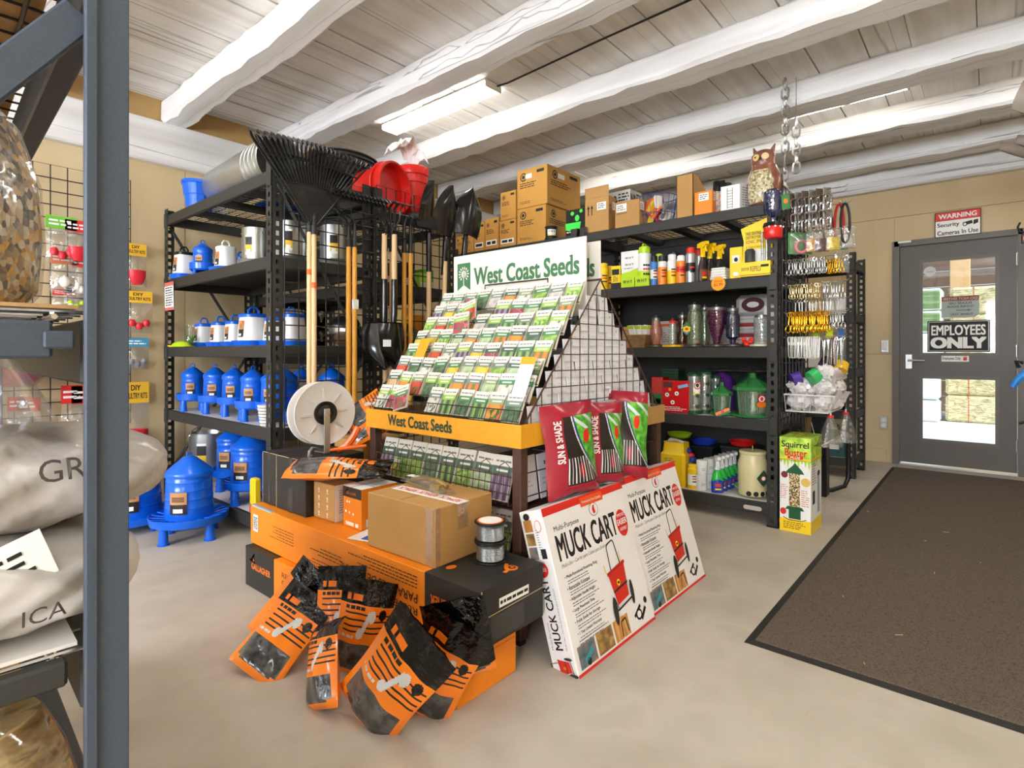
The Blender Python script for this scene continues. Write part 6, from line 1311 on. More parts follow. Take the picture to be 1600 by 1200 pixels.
g = MB(INK, frame((-.0455, 0, 0), (0, -1, 0), (0, 0, 1))); g.text('REPELS', w*.35, .028, w*.35, .03, mat('brown_ink', '#7a3a1c', .5), .015).text('DESTROYER', w*.05, .035, w*.26, .018, INK, .01).rect(w*.7, .05, w*.95, .065, INK).rect(0, .006, w, .01, mat('brown_ink', '#7a3a1c', .5)); g.at(frame((-.001, 0, 0), (0, -1, 0), (0, 0, 1))).text('YARD SENTINEL', w*.1, .255, w*.55, .02, INK, .015).text('DESTROYER', w*.12, .232, w*.5, .018, INK, .015).text('SONIC SPIKE', w*.12, .205, w*.6, .02, mat('brown_ink', '#7a3a1c', .5), .015).text('À TIGE SONORE', w*.12, .175, w*.6, .016, mat('brown_ink', '#7a3a1c', .5), .01).poly([(w*.15, .085), (w, .085), (w, .165), (w*.15, .165)], PAPER, .0004).build('lettering', t)
MB(mat('dark_grey_plastic', '#3c3a38', .4)).loft([[(-.034+.026*math.cos(a), -w*.32+.03*math.sin(a), z) for a in [2*PI*k/16 for k in range(16)]] for z in (.086, .15)]+[[(-.034+.016*math.cos(a), -w*.32+.02*math.sin(a), .165) for a in [2*PI*k/16 for k in range(16)]]]).build('sounder', t, 50); MB(CHROME).tube([(-.03, -w*.72, .086), (-.03, -w*.72, .26)], .007, 10).tube([(-.03, -w*.86, .086), (-.03, -w*.86, .24)], .007, 10).build('spike_tube', t, 40)
c = onx(1122, 443, RX-.012); t = thing('price_star', 'orange starburst price tag stuck on the shelf beam', 'price tag', (RX-.008, c.y, c.z)); n = 22
MB(mat('price_yellow_orange', '#f4a81c', .6), frame((0, 0, 0), (0, -1, 0), (0, 0, 1))).prism([((.048 if k % 2 else .041)*math.cos(PI*k/n), (.048 if k % 2 else .041)*math.sin(PI*k/n)) for k in range(2*n)], 0, .001).text('$2.99', 0, -.018, .055, .02, mat('red_marker', '#c8401c', .6), .02, 'c', .0016).text('SALE', 0, .008, .05, .014, mat('red_marker', '#c8401c', .6), .01, 'c', .0016).build('card', t)
# ---------------------------------------------------------------- third level: glass hummingbird feeders
T2 = RZ[2]+.001
def tint(name, col, f=.2): return film(name, col, f, .04, .22)
def glass_feeder(label, px, prof, gm, basem, x=3.6, z=T2, base_r=.06, group='glass hummingbird feeders', cap=None, name='hummingbird_feeder', ribs=0):
    t = thing(name, label, 'bird feeder', (x, yx(px, x), z), 0, group)
    MB(gm).shell([(r, .018+h) for r, h in prof], 28).build('glass', t, 40)
    MB(basem).lathe([(base_r*.7, 0), (base_r, .004), (base_r, .014), (base_r*.6, .02), (1e-4, .02)], 28).build('base', t, 40)
    top = .018+prof[-1][1]; r = prof[-1][0]
    MB(cap or mat('pewter', '#8a8a86', .35, .8)).lathe([(r*1.04, top-.006), (r*1.04, top+.012), (r*.4, top+.016), (1e-4, top+.016)], 20).tube([(-r*.4, 0, top+.012), (-r*.3, 0, top+.03), (r*.3, 0, top+.03), (r*.4, 0, top+.012)], .002, 5).build('cap', t, 40)
    if ribs:
        g = MB(gm)
        for k in range(ribs):
            zz = .02+prof[-1][1]*(k+.5)/ribs; rr = None
            for (r0, h0), (r1, h1) in zip(prof, prof[1:]):
                if h0 <= zz-.018 <= h1: rr = r0+(r1-r0)*(zz-.018-h0)/max(1e-6, h1-h0)
            if rr: g.tube([((rr+.001)*math.cos(2*PI*q/20), (rr+.001)*math.sin(2*PI*q/20), zz+.006*math.cos(10*PI*q/20)) for q in range(20)], .0018, 4, closed=True)
        g.build('pressed_pattern', t)
    MB(RED).lathe([(.006, .02), (.012, .024), (1e-4, .028)], 8, (base_r*.8, 0, 0)).build('feeding_port', t, 40); MB(RED).lathe([(.006, .02), (.012, .024), (1e-4, .028)], 8, (-base_r*.5, -base_r*.6, 0)).build('feeding_port', t, 40)
    return t
glass_feeder('pink glass feeder shaped like a vase', 1025, [(.022, 0), (.04, .06), (.043, .1), (.03, .15), (.028, .175)], tint('pink_glass', '#e8b09a', .2), mat('bronze_base', '#5a5248', .4, .6), base_r=.068)
glass_feeder('clear ribbed tube feeder with red and yellow wrapper on a yellow base', 1051, [(.024, 0), (.024, .15)], tint('ribbed_glass', '#d8e0d2', .25), mat('yellow_base', '#e8b81c', .4), base_r=.07, cap=RED, ribs=8)
t = glass_feeder('brown glass feeder behind the red-capped tube', 1066, [(.03, 0), (.036, .05), (.02, .1), (.03, .17), (.03, .19)], tint('brown_glass', '#8a5438', .15), mat('bronze_base', '#5a5248', .4, .6), 3.66, base_r=.06)
glass_feeder('tall green glass jar feeder with a flower tag', 1085, [(.044, 0), (.047, .01), (.047, .2), (.035, .23), (.038, .25)], tint('green_glass', '#a9bc98', .2), mat('bronze_base', '#5a5248', .4, .6), base_r=.07, ribs=4)
glass_feeder('slim greenish glass feeder beside the tall green jar', 1101, [(.03, 0), (.032, .01), (.032, .22), (.025, .235)], tint('green_glass2', '#98a888', .2), mat('bronze_base', '#5a5248', .4, .6), 3.66, base_r=.06)
t = thing('feeder_tag', 'yellow flower-shaped tag with red centre hung on the green jar', 'tag', (3.54, yx(1073, 3.54), T2+.12)); MB(YEL, frame((0, 0, 0), (0, -1, 0), (0, 0, 1))).prism([((.034 if k % 2 else .022)*math.cos(PI*k/6), (.022 if k % 2 else .018)*math.sin(PI*k/6)) for k in range(12)], 0, .001).disc(0, 0, .012, .01, RED, .0016).poly([(-.03, .012), (.03, .012), (0, .05)], GREEN, .0005).poly([(-.03, -.012), (.03, -.012), (0, -.04)], mat('teal_print', '#6a8a94', .5), .0005).build('card', t)
glass_feeder('purple glass feeder with a fish-scale pattern, wide at the top', 1120, [(.018, 0), (.024, .03), (.05, .12), (.056, .18), (.054, .225)], tint('purple_glass', '#8a2a6a', .2), mat('bronze_base', '#5a5248', .4, .6), base_r=.07, ribs=12)
glass_feeder('dark blue square-shouldered glass feeder', 1145, [(.016, 0), (.02, .03), (.04, .045), (.042, .17), (.03, .2), (.032, .215)], tint('navy_glass', '#3a4a78', .2), mat('bronze_base', '#5a5248', .4, .6), base_r=.066)
glass_feeder('clear pebbled glass jar feeder on a pale base', 1190, [(.042, 0), (.045, .01), (.045, .145), (.04, .165)], tint('clear_jar', '#dde6e4', .3), mat('pale_base', '#d9d4b4', .4), base_r=.072, ribs=6)
t = thing('flower_decoration', 'red artificial flower cluster in front of the feeders', 'flower', (3.555, yx(1168, 3.555), T2))
for k in range(6): a = k*1.05; MB(mat('red_petal', '#e8322a', .5)).ball((.02*math.cos(a), .022*math.sin(a), .014+.016*(k % 3)), .017, 8, 5, (1, 1, .7)).build('petal', t, 60)
t = thing('woven_basket', 'woven basket with green and white packets at the shelf end', 'basket', (3.60, yx(1000, 3.6), T2)); WK = mat('wicker', '#8a6a42', .8, var=.3, vs_=40, bump=.6, bs=50)
MB(WK).loft([[(a*.055, b*.062, 0) for a, b in ((-1, -1), (1, -1), (1, 1), (-1, 1))], [(a*.07, b*.08, .085) for a, b in ((-1, -1), (1, -1), (1, 1), (-1, 1))]]).build('body', t); MB(WK).tube([(-.07, -.08, .085), (.07, -.08, .085), (.07, .08, .085), (-.07, .08, .085)], .006, 6, closed=True).build('rim', t)
for k in range(4): o = MB(PAPER, rotm(.05*k, -.35, .3*(k-1.5))).rbox(-.006, -.035, -.03, .006, .035, .045, .003).build('seed_sachet', None, None, (3.57+.02*k, yx(1000, 3.6)+.045-.03*k, T2+.115)); tag(o, 'white and lime sachet in the woven basket, %s from the seed rack' % ORD[k], 'sachet', 'sachets in the woven basket'); MB(LIME).box(-.0068, -.034, .02, -.0062, .034, .044).build('lime_band', o, None, None, None); o.children[0].matrix_local = rotm(.05*k, -.35, .3*(k-1.5))
for k, (px0, px1, z, h, m_, lb_) in enumerate(((985, 1003, 0, .085, PAPER, 'white and orange printed carton at the back, lower'), (985, 1003, .087, .07, PAPER, 'white and orange printed carton at the back, upper'), (972, 984, 0, .16, KRAFT, 'brown carton at the back behind the seed rack'))):
    box_on('small_carton', lb_, px0, px1, T2+z+.0, h, .13, m_, 3.78, None, True, 0, lambda g, w, h: g.rect(0, h*.0, w, h*.18, mat('orange_label', '#d8641c', .5)).fine(w*.1, h*.3, w*.9, h*.9, 4, GREYINK, .35))
for k in range(9): tag(MB(mat('feed_sack_white', '#d6d2cc', .6, var=.06) if k % 3 else mat('sack_red', '#a8323a', .5)).rbox(-.11, -.12, 0, .11, .12, .022, .008).build('folded_bag', None, None, (3.93, yx(1176, 3.93), T2+k*.023)), 'folded %s bag in the pile behind the feeders, %s from below' % ('white' if k % 3 else 'red', ORD[k]), 'bag', 'pile of folded bags')
t = thing('feed_sack', 'standing white sack with a dark oval emblem at the shelf back', 'sack', (3.98, yx(1180, 3.98), T2+.21)); MB(mat('feed_sack_white', '#d6d2cc', .6, var=.06)).rbox(-.05, -.12, 0, .05, .12, .15, .03).build('body', t, 40); MB(mat('dark_red_ink', '#5a2428', .6), frame((-.051, .12, 0), (0, -1, 0), (0, 0, 1))).disc(.12, .08, .075, .05).disc(.12, .08, .04, .02, PAPER, .001).build('emblem', t)
t = thing('paper_sack', 'crumpled white paper sack standing in the shelf corner', 'sack', (3.75, yx(1207, 3.75)+.01, T2)); MB(PAPER).loft([[(a*.05, b*.035, z) for a, b in ((-1, -1), (1, -1), (1.1, .3), (.8, 1), (-1, .9))] for z in (0, .12)]+[[(a*.05+.01, b*.04-.004, .26) for a, b in ((-1, -1), (1, -.9), (1, .3), (.7, 1), (-1, .8))]]).build('body', t)
for k, px in enumerate((1040, 1100, 1135)): box_on('gift_box', 'pale printed gift box at the back of the third level, %s' % ORD[k], px-22, px+14, T2, .20-.02*k, .1, mat('pale_box', '#cfc8c0', .6, var=.1), 3.92, 'pale boxes at the back', False, 0, lambda g, w, h: g.rect(0, h*.8, w, h*.9, mat('orange_label', '#d8641c', .5)).fine(w*.1, h*.2, w*.9, h*.6, 5, GREYINK))
# ---------------------------------------------------------------- fourth level: lantern feeders
T3 = RZ[3]+.001
GP = mat('green_plastic', '#2f7a3c', .35, coat=.2); GPD = mat('dark_green_plastic', '#1d4a2c', .35)
t = box_on('red_gift_pack', 'shiny red feeder gift pack with white round flowers', 1034, 1076, T3, .215, .10, mat('red_foil', '#c8181c', .22, coat=.5), 3.54, None, False, .05); w = yx(1034, 3.54)-yx(1076, 3.54)
g = MB(PAPER, fface(t, .10, w)); 
for x, y in ((.2, .55), (.55, .6), (.4, .32)): g.disc(w*x, .215*y, .014, None, PAPER).disc(w*x, .215*y, .005, None, INK, .0012)
g.rect(w*.05, .215*.78, w*.4, .215*.95, mat('dark_red_ink', '#5a2428', .6)).line([(w*.6, .215*.8), (w*.95, .215*.87)], .02, mat('sky_print', '#7ab4d8', .4)).fine(w*.1, .215*.05, w*.9, .215*.2, 3, PAPER).disc(w*.3, .215*.72, .01, None, ORI).build('front_lettering', t)
t = box_on('red_gift_pack', 'red and green feeder pack half hidden by the front red one', 1018, 1036, T3, .23, .1, mat('red_foil', '#c8181c', .22, coat=.5), 3.62, None, False, 0, lambda g, w, h: g.rect(0, 0, w, h*.5, GREEN).rect(w*.2, h*.2, w*.8, h*.35, YEL))
def tube_feeder(label, px, r, h, x=3.58, badge=True, cap=GPD):
    t = thing('tube_feeder', label, 'bird feeder', (x, yx(px, x), T3), 0, 'clear tube feeders'); MB(cap).lathe([(r*1.1, 0), (r*1.1, .02), (r, .024), (1e-4, .024)], 24).build('base', t, 40); MB(tint('feeder_clear', '#cfd8cc', .28)).shell([(r, .02), (r, h)], 24).build('tube', t, 40); MB(cap).lathe([(r*1.12, h-.012), (r*1.12, h), (r*.8, h+.012), (1e-4, h+.014)], 24).build('cap', t, 40)
    for k in range(3): MB(cap).lathe([(.012, 0), (.012, .01), (1e-4, .012)], 10).build('feeding_port', t, 40, (-r*.75, -r*.7, .05+k*h*.27), (0, -PI/2, PI/4))
    MB(ramp_mat('birdseed', 'voronoi', ['#c9a86a', '#8a6a3a', '#e0cfa0', '#3a342c'], 160)).lathe([(r*.9, .025), (r*.9, h*.12), (1e-4, h*.12)], 20).build('seed_fill', t, 40)
    if badge: sticker(t, r+.001, TO_CAM, h*.5, r*1.1, h*.3, [(0, .2, YEL), (.2, 1, PAPER)], 'badge'); MB(RED, frame(((r+.006)*math.cos(TO_CAM), (r+.006)*math.sin(TO_CAM), h*.72), (.7, -.7, 0), (0, 0, 1))).disc(0, 0, .024, None, RED).disc(0, 0, .018, None, PAPER, .001).disc(0, 0, .01, .013, GREEN, .0015).build('round_badge', t)
    return t
tube_feeder('wide clear tube feeder with round red badge and green cap', 1085, .042, .26); tube_feeder('clear tube feeder with green cap behind the badged one', 1101, .042, .27, 3.66, False)
tube_feeder('slim clear tube feeder beside the red gift pack', 1118, .03, .24, 3.75, False)
def lantern(label, px, r, h, x, badge):
    t = thing('lantern_feeder', label, 'bird feeder', (x, yx(px, x), T3), 0, 'green lantern feeders'); n = 8
    MB(GP).lathe([(r*.8, 0), (r*1.02, .006), (r*1.04, .02), (r*.98, .022), (r*.6, .01)], 28).build('tray', t, 40); MB(tint('lantern_glass', '#b8ccb4', .25)).shell([(r*.68, .012), (r*.8, h*.6)], n*2).build('panes', t, 30)
    for k in range(n): a = 2*PI*k/n; MB(GP).tube([(r*.69*math.cos(a), r*.69*math.sin(a), .012), (r*.81*math.cos(a), r*.81*math.sin(a), h*.6)], .004, 5).build('glazing_bar', t)
    MB(GP).lathe([(r*1.0, h*.58), (r*1.02, h*.6), (r*.98, h*.66), (r*.2, h*.86), (r*.16, h*.9), (r*.15, h*.96), (1e-4, h*.98)], n, a0=.2).build('roof', t, 20)
    MB(WIRE).tube([(-r*.8, 0, h*.62), (-r*.72, 0, h*.9), (-r*.3, 0, h*1.08), (r*.3, 0, h*1.08), (r*.72, 0, h*.9), (r*.8, 0, h*.62)], .0025, 6).build('bail', t, 40)
    if badge: MB(ORI, frame((-r*.60, -r*.62, h*.30), (.7, -.7, 0), (-.08, -.08, 1))).disc(0, 0, .03, .02, ORI).disc(0, .035, .024, None, RED).disc(0, .035, .018, None, PAPER, .001).disc(0, .035, .01, .013, RED, .0015).build('badge', t)
    return t
lantern('large green lantern bird feeder with octagonal roof at the shelf post', 1176, .118, .285, 3.63, True)
lantern('small green lantern bird feeder with a slanted price card', 1128, .068, .22, 3.60, False)
t = thing('price_card', 'orange and green price card leaning on the small lantern feeder', 'card', (3.535, yx(1131, 3.535), T3+.01)); MB(GREEN, rotm(0, 0, 0) @ frame((0, 0, 0), (.3, -.9, .45), (0, .4, .9))).box(-.045, 0, 0, .045, .03, .001).rect(-.045, .012, .045, .03, ORI, .0015).disc(0, .02, .01, None, RED, .002).build('card', t)
for k in range(5): box_on('green_box', 'flat dark green box in the stack at the back, %s from below' % ORD[k], 1034, 1060, T3+.0+.18+k*.021, .02, .12, GPD, 3.95, 'stack of flat green boxes', False)
box_on('storage_crate', 'dark crate under the stack of flat green boxes', 1030, 1064, T3, .178, .14, CK, 3.94, None, False)
for k, (px, r, h, c, lb_) in enumerate(((1128, .09, .30, '#6a2f94', 'purple plastic dome feeder at the back'), (1175, .11, .30, '#1d4a34', 'dark green plastic feeder with badge at the back'))):
    t = thing('dome_feeder', lb_, 'bird feeder', (3.92, yx(px, 3.92), T3)); MB(mat('dome_%d' % k, c, .35, coat=.2)).lathe([(r*.8, 0), (r, .02), (r, h*.5), (r*.8, h*.75), (r*.3, h*.88), (1e-4, h*.9)], 28).build('body', t, 40); MB(mat('pewter', '#8a8a86', .35, .8)).lathe([(r*1.2, h*.92), (r*1.25, h*.95), (r*.4, h*.99), (1e-4, h)], 28).build('lid', t, 40); MB(PAPER, frame((-r*1.0, r*.2, h*.4), (0, -1, 0), (0, 0, 1))).disc(.03, .05, .03, .034, ORI).disc(.03, .05, .02, .024, PAPER, .001).build('badge', t)
# ---------------------------------------------------------------- lowest level
T4 = RZ[4]+.001
ya = yx(1057, 3.62); t = thing('yellow_jug', 'yellow granule jug with black and orange label and paper on top', 'jug', (3.62, ya, T4)); sq = lambda a, b, z: [(a*x, b*y, z) for x, y in ((-1, -.8), (-.8, -1), (.8, -1), (1, -.8), (1, .8), (.8, 1), (-.8, 1), (-1, .8))]
MB(YB).loft([sq(.07, .085, 0), sq(.072, .088, .01), sq(.072, .088, .21), sq(.06, .075, .225), sq(.05, .07, .29)]).build('body', t, 30); MB(PAPER).sheet(4, 4, lambda u, v: (-.06+.12*u, -.07+.14*v, .292+.012*math.sin(5*u+3*v))).build('leaflet', t)
MB(INK, frame((-.0735, .085, 0), (0, -1, 0), (0, 0, 1))).poly([(.02, .05), (.06, .05), (.1, .09), (.06, .15), (.02, .15)], INK).poly([(.07, .05), (.1, .05), (.115, .09), (.08, .13)], ORI).fine(.03, .16, .12, .19, 2, GREYINK).build('label_print', t)
can('small yellow bottle in front of the toy', 1083, .035, .16, [(.2, YB), (.75, PAPER), (1, YB)], YB, 3.58, T4, 'bottles on the lowest level', .2, 'small_bottle', 'bottle')
t = thing('toy_figure', 'red and blue plastic knob cluster above the yellow bottle', 'toy', (3.64, yx(1080, 3.64), T4))
MB(CB).lathe([(.03, 0), (.03, .15), (.02, .17)], 14).build('stem', t, 40)
for k, (x, y, z, m_) in enumerate(((0, 0, .2, CR), (.01, .03, .17, CB), (-.02, -.02, .18, mat('navy', '#22358a', .4)), (0, .02, .23, mat('navy', '#22358a', .4)))): MB(m_).ball((x, y, z), .024, 12, 8).build('knob', t, 60)
for k, (px, x, z) in enumerate(((1096, 3.58, 0), (1097, 3.58, .098), (1107, 3.66, 0), (1108, 3.66, .1), (1116, 3.72, 0), (1117, 3.72, .1))):
    t = thing('white_tub', 'white screw-lid tub in the small stacks, %s column, %s' % (ORD[k//2], ('lower', 'upper')[k % 2]), 'tub', (x, yx(px, x), T4+z), 0, 'stacked white tubs'); MB(CW).lathe([(.032, 0), (.034, .004), (.034, .066), (.03, .07)], 22).build('body', t, 40); MB(CW).lathe([(.036, .068), (.036, .094), (.03, .097), (1e-4, .097)], 22).build('lid', t, 40); MB(GREYINK, frame((-.0245, -.0245, .03), (.7, -.7, 0), (0, 0, 1))).fine(-.015, 0, .015, .02, 3, GREYINK, lift=.001).build('label_print', t)
NV = mat('navy_bottle', '#1f3fa8', .25, coat=.3); GN = mat('green_bottle_neck', '#27b43c', .3)
for k in range(5):
    x = 3.575+.066*k; sprayer('navy spray bottle with green shoulder and white trigger, %s back in the file' % ORD[k], 1121+6.5*k, .075, .235, NV, CW, mat('navy_label', '#27489c', .4), x, T4, 'file of navy spray bottles', GN, .62, -2.6)
t = thing('dairy_can_feeder', 'cream milk-can feeder standing in a pale green tray', 'bird feeder', (3.63, yx(1176, 3.63), T4)); CRM = mat('cream_enamel', '#dccf9c', .35, coat=.2); r = .088
MB(CRM).lathe([(r*.92, .012), (r*.95, .02), (r, .2), (r*.97, .215), (r*.86, .24), (r*.86, .265), (r*.9, .27), (r*.9, .28), (r*.86, .285), (1e-4, .287)], 36).build('body', t, 35)
MB(mat('pale_green_plastic', '#9ccf8a', .35)).lathe([(r*1.1, 0), (r*1.36, .008), (r*1.4, .022), (r*1.36, .022), (r*1.2, .01), (r*.8, .01)], 36).build('tray', t, 35)
for k in range(4): a = TO_CAM-.75+k*.5; MB(INK).lathe([(.016, 0), (.014, .003), (1e-4, .003)], 12).build('feeding_port', t, None, (r*.945*math.cos(a), r*.945*math.sin(a), .03), (0, PI/2, a))
MB(mat('pale_green_plastic', '#9ccf8a', .35)).tube([(0, 0, .287), (0, 0, .315)], .003, 6).build('hanger', t); MB(GPD, frame((-.06, -.082, .13), (.6, -.8, 0), (.1, 0, 1))).prism([(0, -.05), (.04, 0), (0, .05), (-.04, 0)], 0, .001).disc(0, 0, .016, None, RED, .0015).disc(0, 0, .011, None, PAPER, .002).build('hang_tag', t); t.children[-1].location = (.105, .02, .02)
for k, (px, x, w_, h_, c, lb_) in enumerate(((1100, 3.95, .2, .22, '#1b1b1d', 'black storage bin at the back of the lowest level'), (1160, 3.95, .22, .24, '#202022', 'second black storage bin behind the cream feeder'), (1062, 3.9, .16, .26, '#202020', 'black bin behind the yellow jug'))):
    t = thing('storage_bin', lb_, 'bin', (x, yx(px, x), T4)); MB(mat('bin_%d' % k, c, .45)).loft([[(a*.09, b*w_*.42, 0) for a, b in ((-1, -1), (1, -1), (1, 1), (-1, 1))], [(a*.105, b*w_*.5, h_) for a, b in ((-1, -1), (1, -1), (1, 1), (-1, 1))]]).build('body', t); MB(mat('bin_%d' % k, c, .45)).rbox(-.112, -w_*.53, h_, .112, w_*.53, h_+.02, .004).build('rim', t)
for k, (px, c, lb_) in enumerate(((1044, '#a8d81c', 'lime green shallow tray on the black bin'), (1110, '#1f3fb8', 'blue shallow tray on the black bin'), (1160, '#d8221c', 'red shallow tray on the black bin'))):
    zt = T4+(.28, .24, .26)[k]+.001; xb = (3.9, 3.95, 3.95)[k]; pxb = (1062, 1100, 1160)[k]; t = thing('shallow_tray', lb_, 'tray', (xb, yx(pxb, xb), zt)); MB(mat('tray_%d' % k, c, .35)).lathe([(.07, 0), (.085, .03), (.088, .03), (.075, .004), (1e-4, .004)], 24).build('body', t, 35)
# label plate on the lowest beam
t = thing('beam_plate', 'pale rounded plate on the lowest shelf beam near the post', 'plate', (RX-.0035, yx(1176, RX), .098)); MB(mat('pale_plate', '#b9b2a4', .5), frame((0, 0, 0), (0, -1, 0), (0, 0, 1))).prism([(-.04+.013*math.cos(a), .013*math.sin(a)) for a in [PI/2+PI*k/8 for k in range(9)]]+[(.04+.013*math.cos(a), .013*math.sin(a)) for a in [-PI/2+PI*k/8 for k in range(9)]], 0, .0015).build('plate', t)
# goods on the hidden bay, seen past the seed rack
for k, (px, z, h, c, lb_) in enumerate(((760, RZ[1], .2, '#6f8f4a', 'green carton glimpsed between shovels and header board'), (735, RZ[2], .22, '#b88a4a', 'tan carton glimpsed behind the shovels'), (925, RZ[2], .15, '#cfc8b8', 'pale carton behind the rack apex'), (745, RZ[1], .22, '#2c2a28', 'black carton deep behind the shovels'))): box_on('boxed_goods', lb_, px-10, px+10, z+.001, h, .15, mat('bay_%d' % k, c, .5, var=.1), 3.56)
# ---- squirrel feeder carton on the floor
bl = onz(1219, 827, 0); br = onz(1266, 837, 0); w = .165; d = .26; hh = .545
t = thing('squirrel_feeder_carton', 'tall squirrel-proof feeder carton standing on the floor by the shelf post', 'box', (3.495, .93, 0)); g = MB(PAPER).rbox(0, -w, 0, d, 0, hh, .002); g.build('carton', t)
LEAFY = ramp_mat('leafy_print', 'noise', ['#7fb82a', '#b8dc3a', '#d8ee6a'], 25); SEEDP = ramp_mat('seed_tube_print', 'voronoi', ['#c9a86a', '#8a6a3a', '#e6d6a8', '#4a4034'], 180)
def sqf(g, w, h, full=True):
    g.rect(0, h*.76, w, h, LEAFY).rect(0, 0, w, h*.135, YEL)
    for k in range(9): g.poly([(w*k/9, h*.765), (w*(k+1)/9, h*.765), (w*(k+.5)/9, h*(.72-.03*(k % 3)))], LEAFY)
    g.rect(0, h*.765, w, h*.785, YEL, .001)
    if full:
        g.text('Squirrel', w*.5, h*.875, w*.86, h*.085, INK, .02, 'c', .0014).text('Buster', w*.53, h*.805, w*.7, h*.075, RED, .03, 'c', .0014).rect(w*.26, h*.775, w*.76, h*.803, RED, .0014).text('PLUS', w*.51, h*.78, w*.3, h*.018, PAPER, .03, 'c', .002)
        g.rect(w*.31, h*.25, w*.66, h*.62, SEEDP, .001); G_ = mat('print_green', '#1f5a34', .45)
        g.poly([(w*.18, h*.62), (w*.8, h*.62), (w*.72, h*.66), (w*.6, h*.7), (w*.5, h*.735), (w*.42, h*.7), (w*.28, h*.66)], G_, .0016).poly([(w*.18, h*.235), (w*.8, h*.235), (w*.72, h*.27), (w*.26, h*.27)], G_, .0016).rect(w*.3, h*.14, w*.68, h*.24, G_, .0016).line([(w*.12, h*.15), (w*.3, h*.125), (w*.7, h*.125), (w*.86, h*.15)], .004, INK, .0016)
        g.disc(w*.16, h*.6, w*.11, h*.035, mat('plum_print', '#7a2430', .5), .0012).disc(w*.84, h*.54, w*.15, h*.045, mat('wheat_print', '#e0b85a', .5), .0012).disc(w*.12, h*.21, w*.1, h*.035, RED, .0018); g.fine(w*.03, h*.34, w*.27, h*.5, 8, mat('salmon_ink', '#d88a7a', .6), .4).fine(w*.7, h*.28, w*.97, h*.46, 8, mat('salmon_ink', '#d88a7a', .6), .4).fine(w*.12, h*.03, w*.9, h*.11, 4, mat('brown_ink', '#7a3a1c', .5), .4, .0012)
    else:
        g.fine(w*.1, h*.5, w*.5, h*.74, 9, GREYINK, .35); g.rect(w*.15, h*.3, w*.35, h*.44, INK).rect(w*.6, h*.18, w*.78, h*.6, mat('pale_blue_print', '#9ab4c4', .5), .001).disc(w*.69, h*.6, w*.12, h*.03, INK, .0014)
g = MB(PAPER, frame((-.0006, 0, 0), (0, -1, 0), (0, 0, 1))); sqf(g, w, hh); g.build('front_lettering', t)
g = MB(PAPER, frame((0, -w-.0006, 0), (1, 0, 0), (0, 0, 1))); sqf(g, d, hh, False); g.build('side_lettering', t)
MB(LEAFY, frame((0, -w, hh+.0006), (1, 0, 0), (0, 1, 0))).rect(0, 0, d, w).fine(.05, .03, .2, .12, 4, RED, .4, .001).build('top_print', t)
# ================================================================== hardware pegs on the shelving end
PGY = RY0-.016
grid_panel('wire_grid_panel', 'wire grid on the shelving end carrying snaps, chains and collars', 'wire grid', (3.53, PGY, 0), (1, 0, 0), .60, .60, 2.02, .0762)
def link_pts(L=.034, w=.011, n=12, flip=False):
    pts = []
    for k in range(n):
        a = 2*PI*k/n; x, z = w*math.cos(a), (L*.5-w)*(1 if math.sin(a) > 0 else -1)+w*math.sin(a)
        pts.append((0, x, z) if flip else (x, 0, z))
    return pts
def chain_mesh(m, n, L=.034, w=.011, r=.003):
    g = MB(m)
    for k in range(n): g.M = Matrix.Translation((0, 0, -k*(L-2*r-.002)-L*.5)); g.tube(link_pts(L, w, 12, k % 2 == 1), r, 5, closed=True)
    return g
# chain hung from the joist with a hook, and a second chain
cx, cy = 4.0, 1.03
t = thing('ceiling_chain', 'galvanised chain with a hook hanging from the ceiling boards', 'chain', (cx, cy, ZC)); WG = mat('dull_zinc', '#b4b3ae', .35, .8)
chain_mesh(WG, 8, .075, .022, .0065).build('upper_links', t, 60); zz = -.50
MB(WG).tube([(0, 0, zz+.03), (0, 0, zz), (-.03, 0, zz-.02), (-.045, 0, zz-.06), (-.025, 0, zz-.095), (.01, 0, zz-.10), (.025, 0, zz-.085)], [.006, .008, .009, .010, .009, .007, .003], 8).build('hook', t, 40)
g = chain_mesh(WG, 6, .062, .019, .0058); o = g.build('lower_links', t, 60, (-.008, 0, zz-.075))
t = thing('pale_chain', 'shorter pale chain hanging beside the hooked one', 'chain', (cx+.03, cy-.06, 2.845)); MB(WG).tube([(0, 0, .015), (0, 0, -.26)], .0025, 5).build('hanging_wire', t); chain_mesh(mat('white_zinc', '#d2d2ce', .3, .7), 6, .075, .022, .0068).build('links', t, 60, (0, 0, -.25))
# hooks: rows at several heights; the goods hang at their outer ends
SNAPZ = mat('zinc_snap', '#b2b2ae', .28, .9)
def snap_mesh(m, s=1.0, name='swivel_snap'):
    g = MB(m); g.tube([(.009*s*math.cos(2*PI*k/12), 0, -.009*s+.009*s*math.sin(2*PI*k/12)) for k in range(12)], .0022*s, 5, closed=True)
    g.tube([(0, 0, -.018*s), (0, 0, -.03*s), (0, 0, -.05*s)], [.003*s, .0055*s, .004*s], 8); g.tube([(0, 0, -.05*s), (-.008*s, 0, -.058*s), (-.01*s, 0, -.072*s), (0, 0, -.082*s), (.009*s, 0, -.074*s), (.008*s, 0, -.056*s), (.002*s, 0, -.048*s)], .0026*s, 6)
    return g
def flat_link_mesh(m):
    g = MB(m); g.tube([(.008, 0, -.004), (.01, 0, -.012), (.01, 0, -.115), (.006, 0, -.124), (-.006, 0, -.124), (-.01, 0, -.115), (-.01, 0, -.012), (-.008, 0, -.004)], .003, 6, closed=True); g.box(-.009, -.002, -.05, .009, .002, -.032); return g
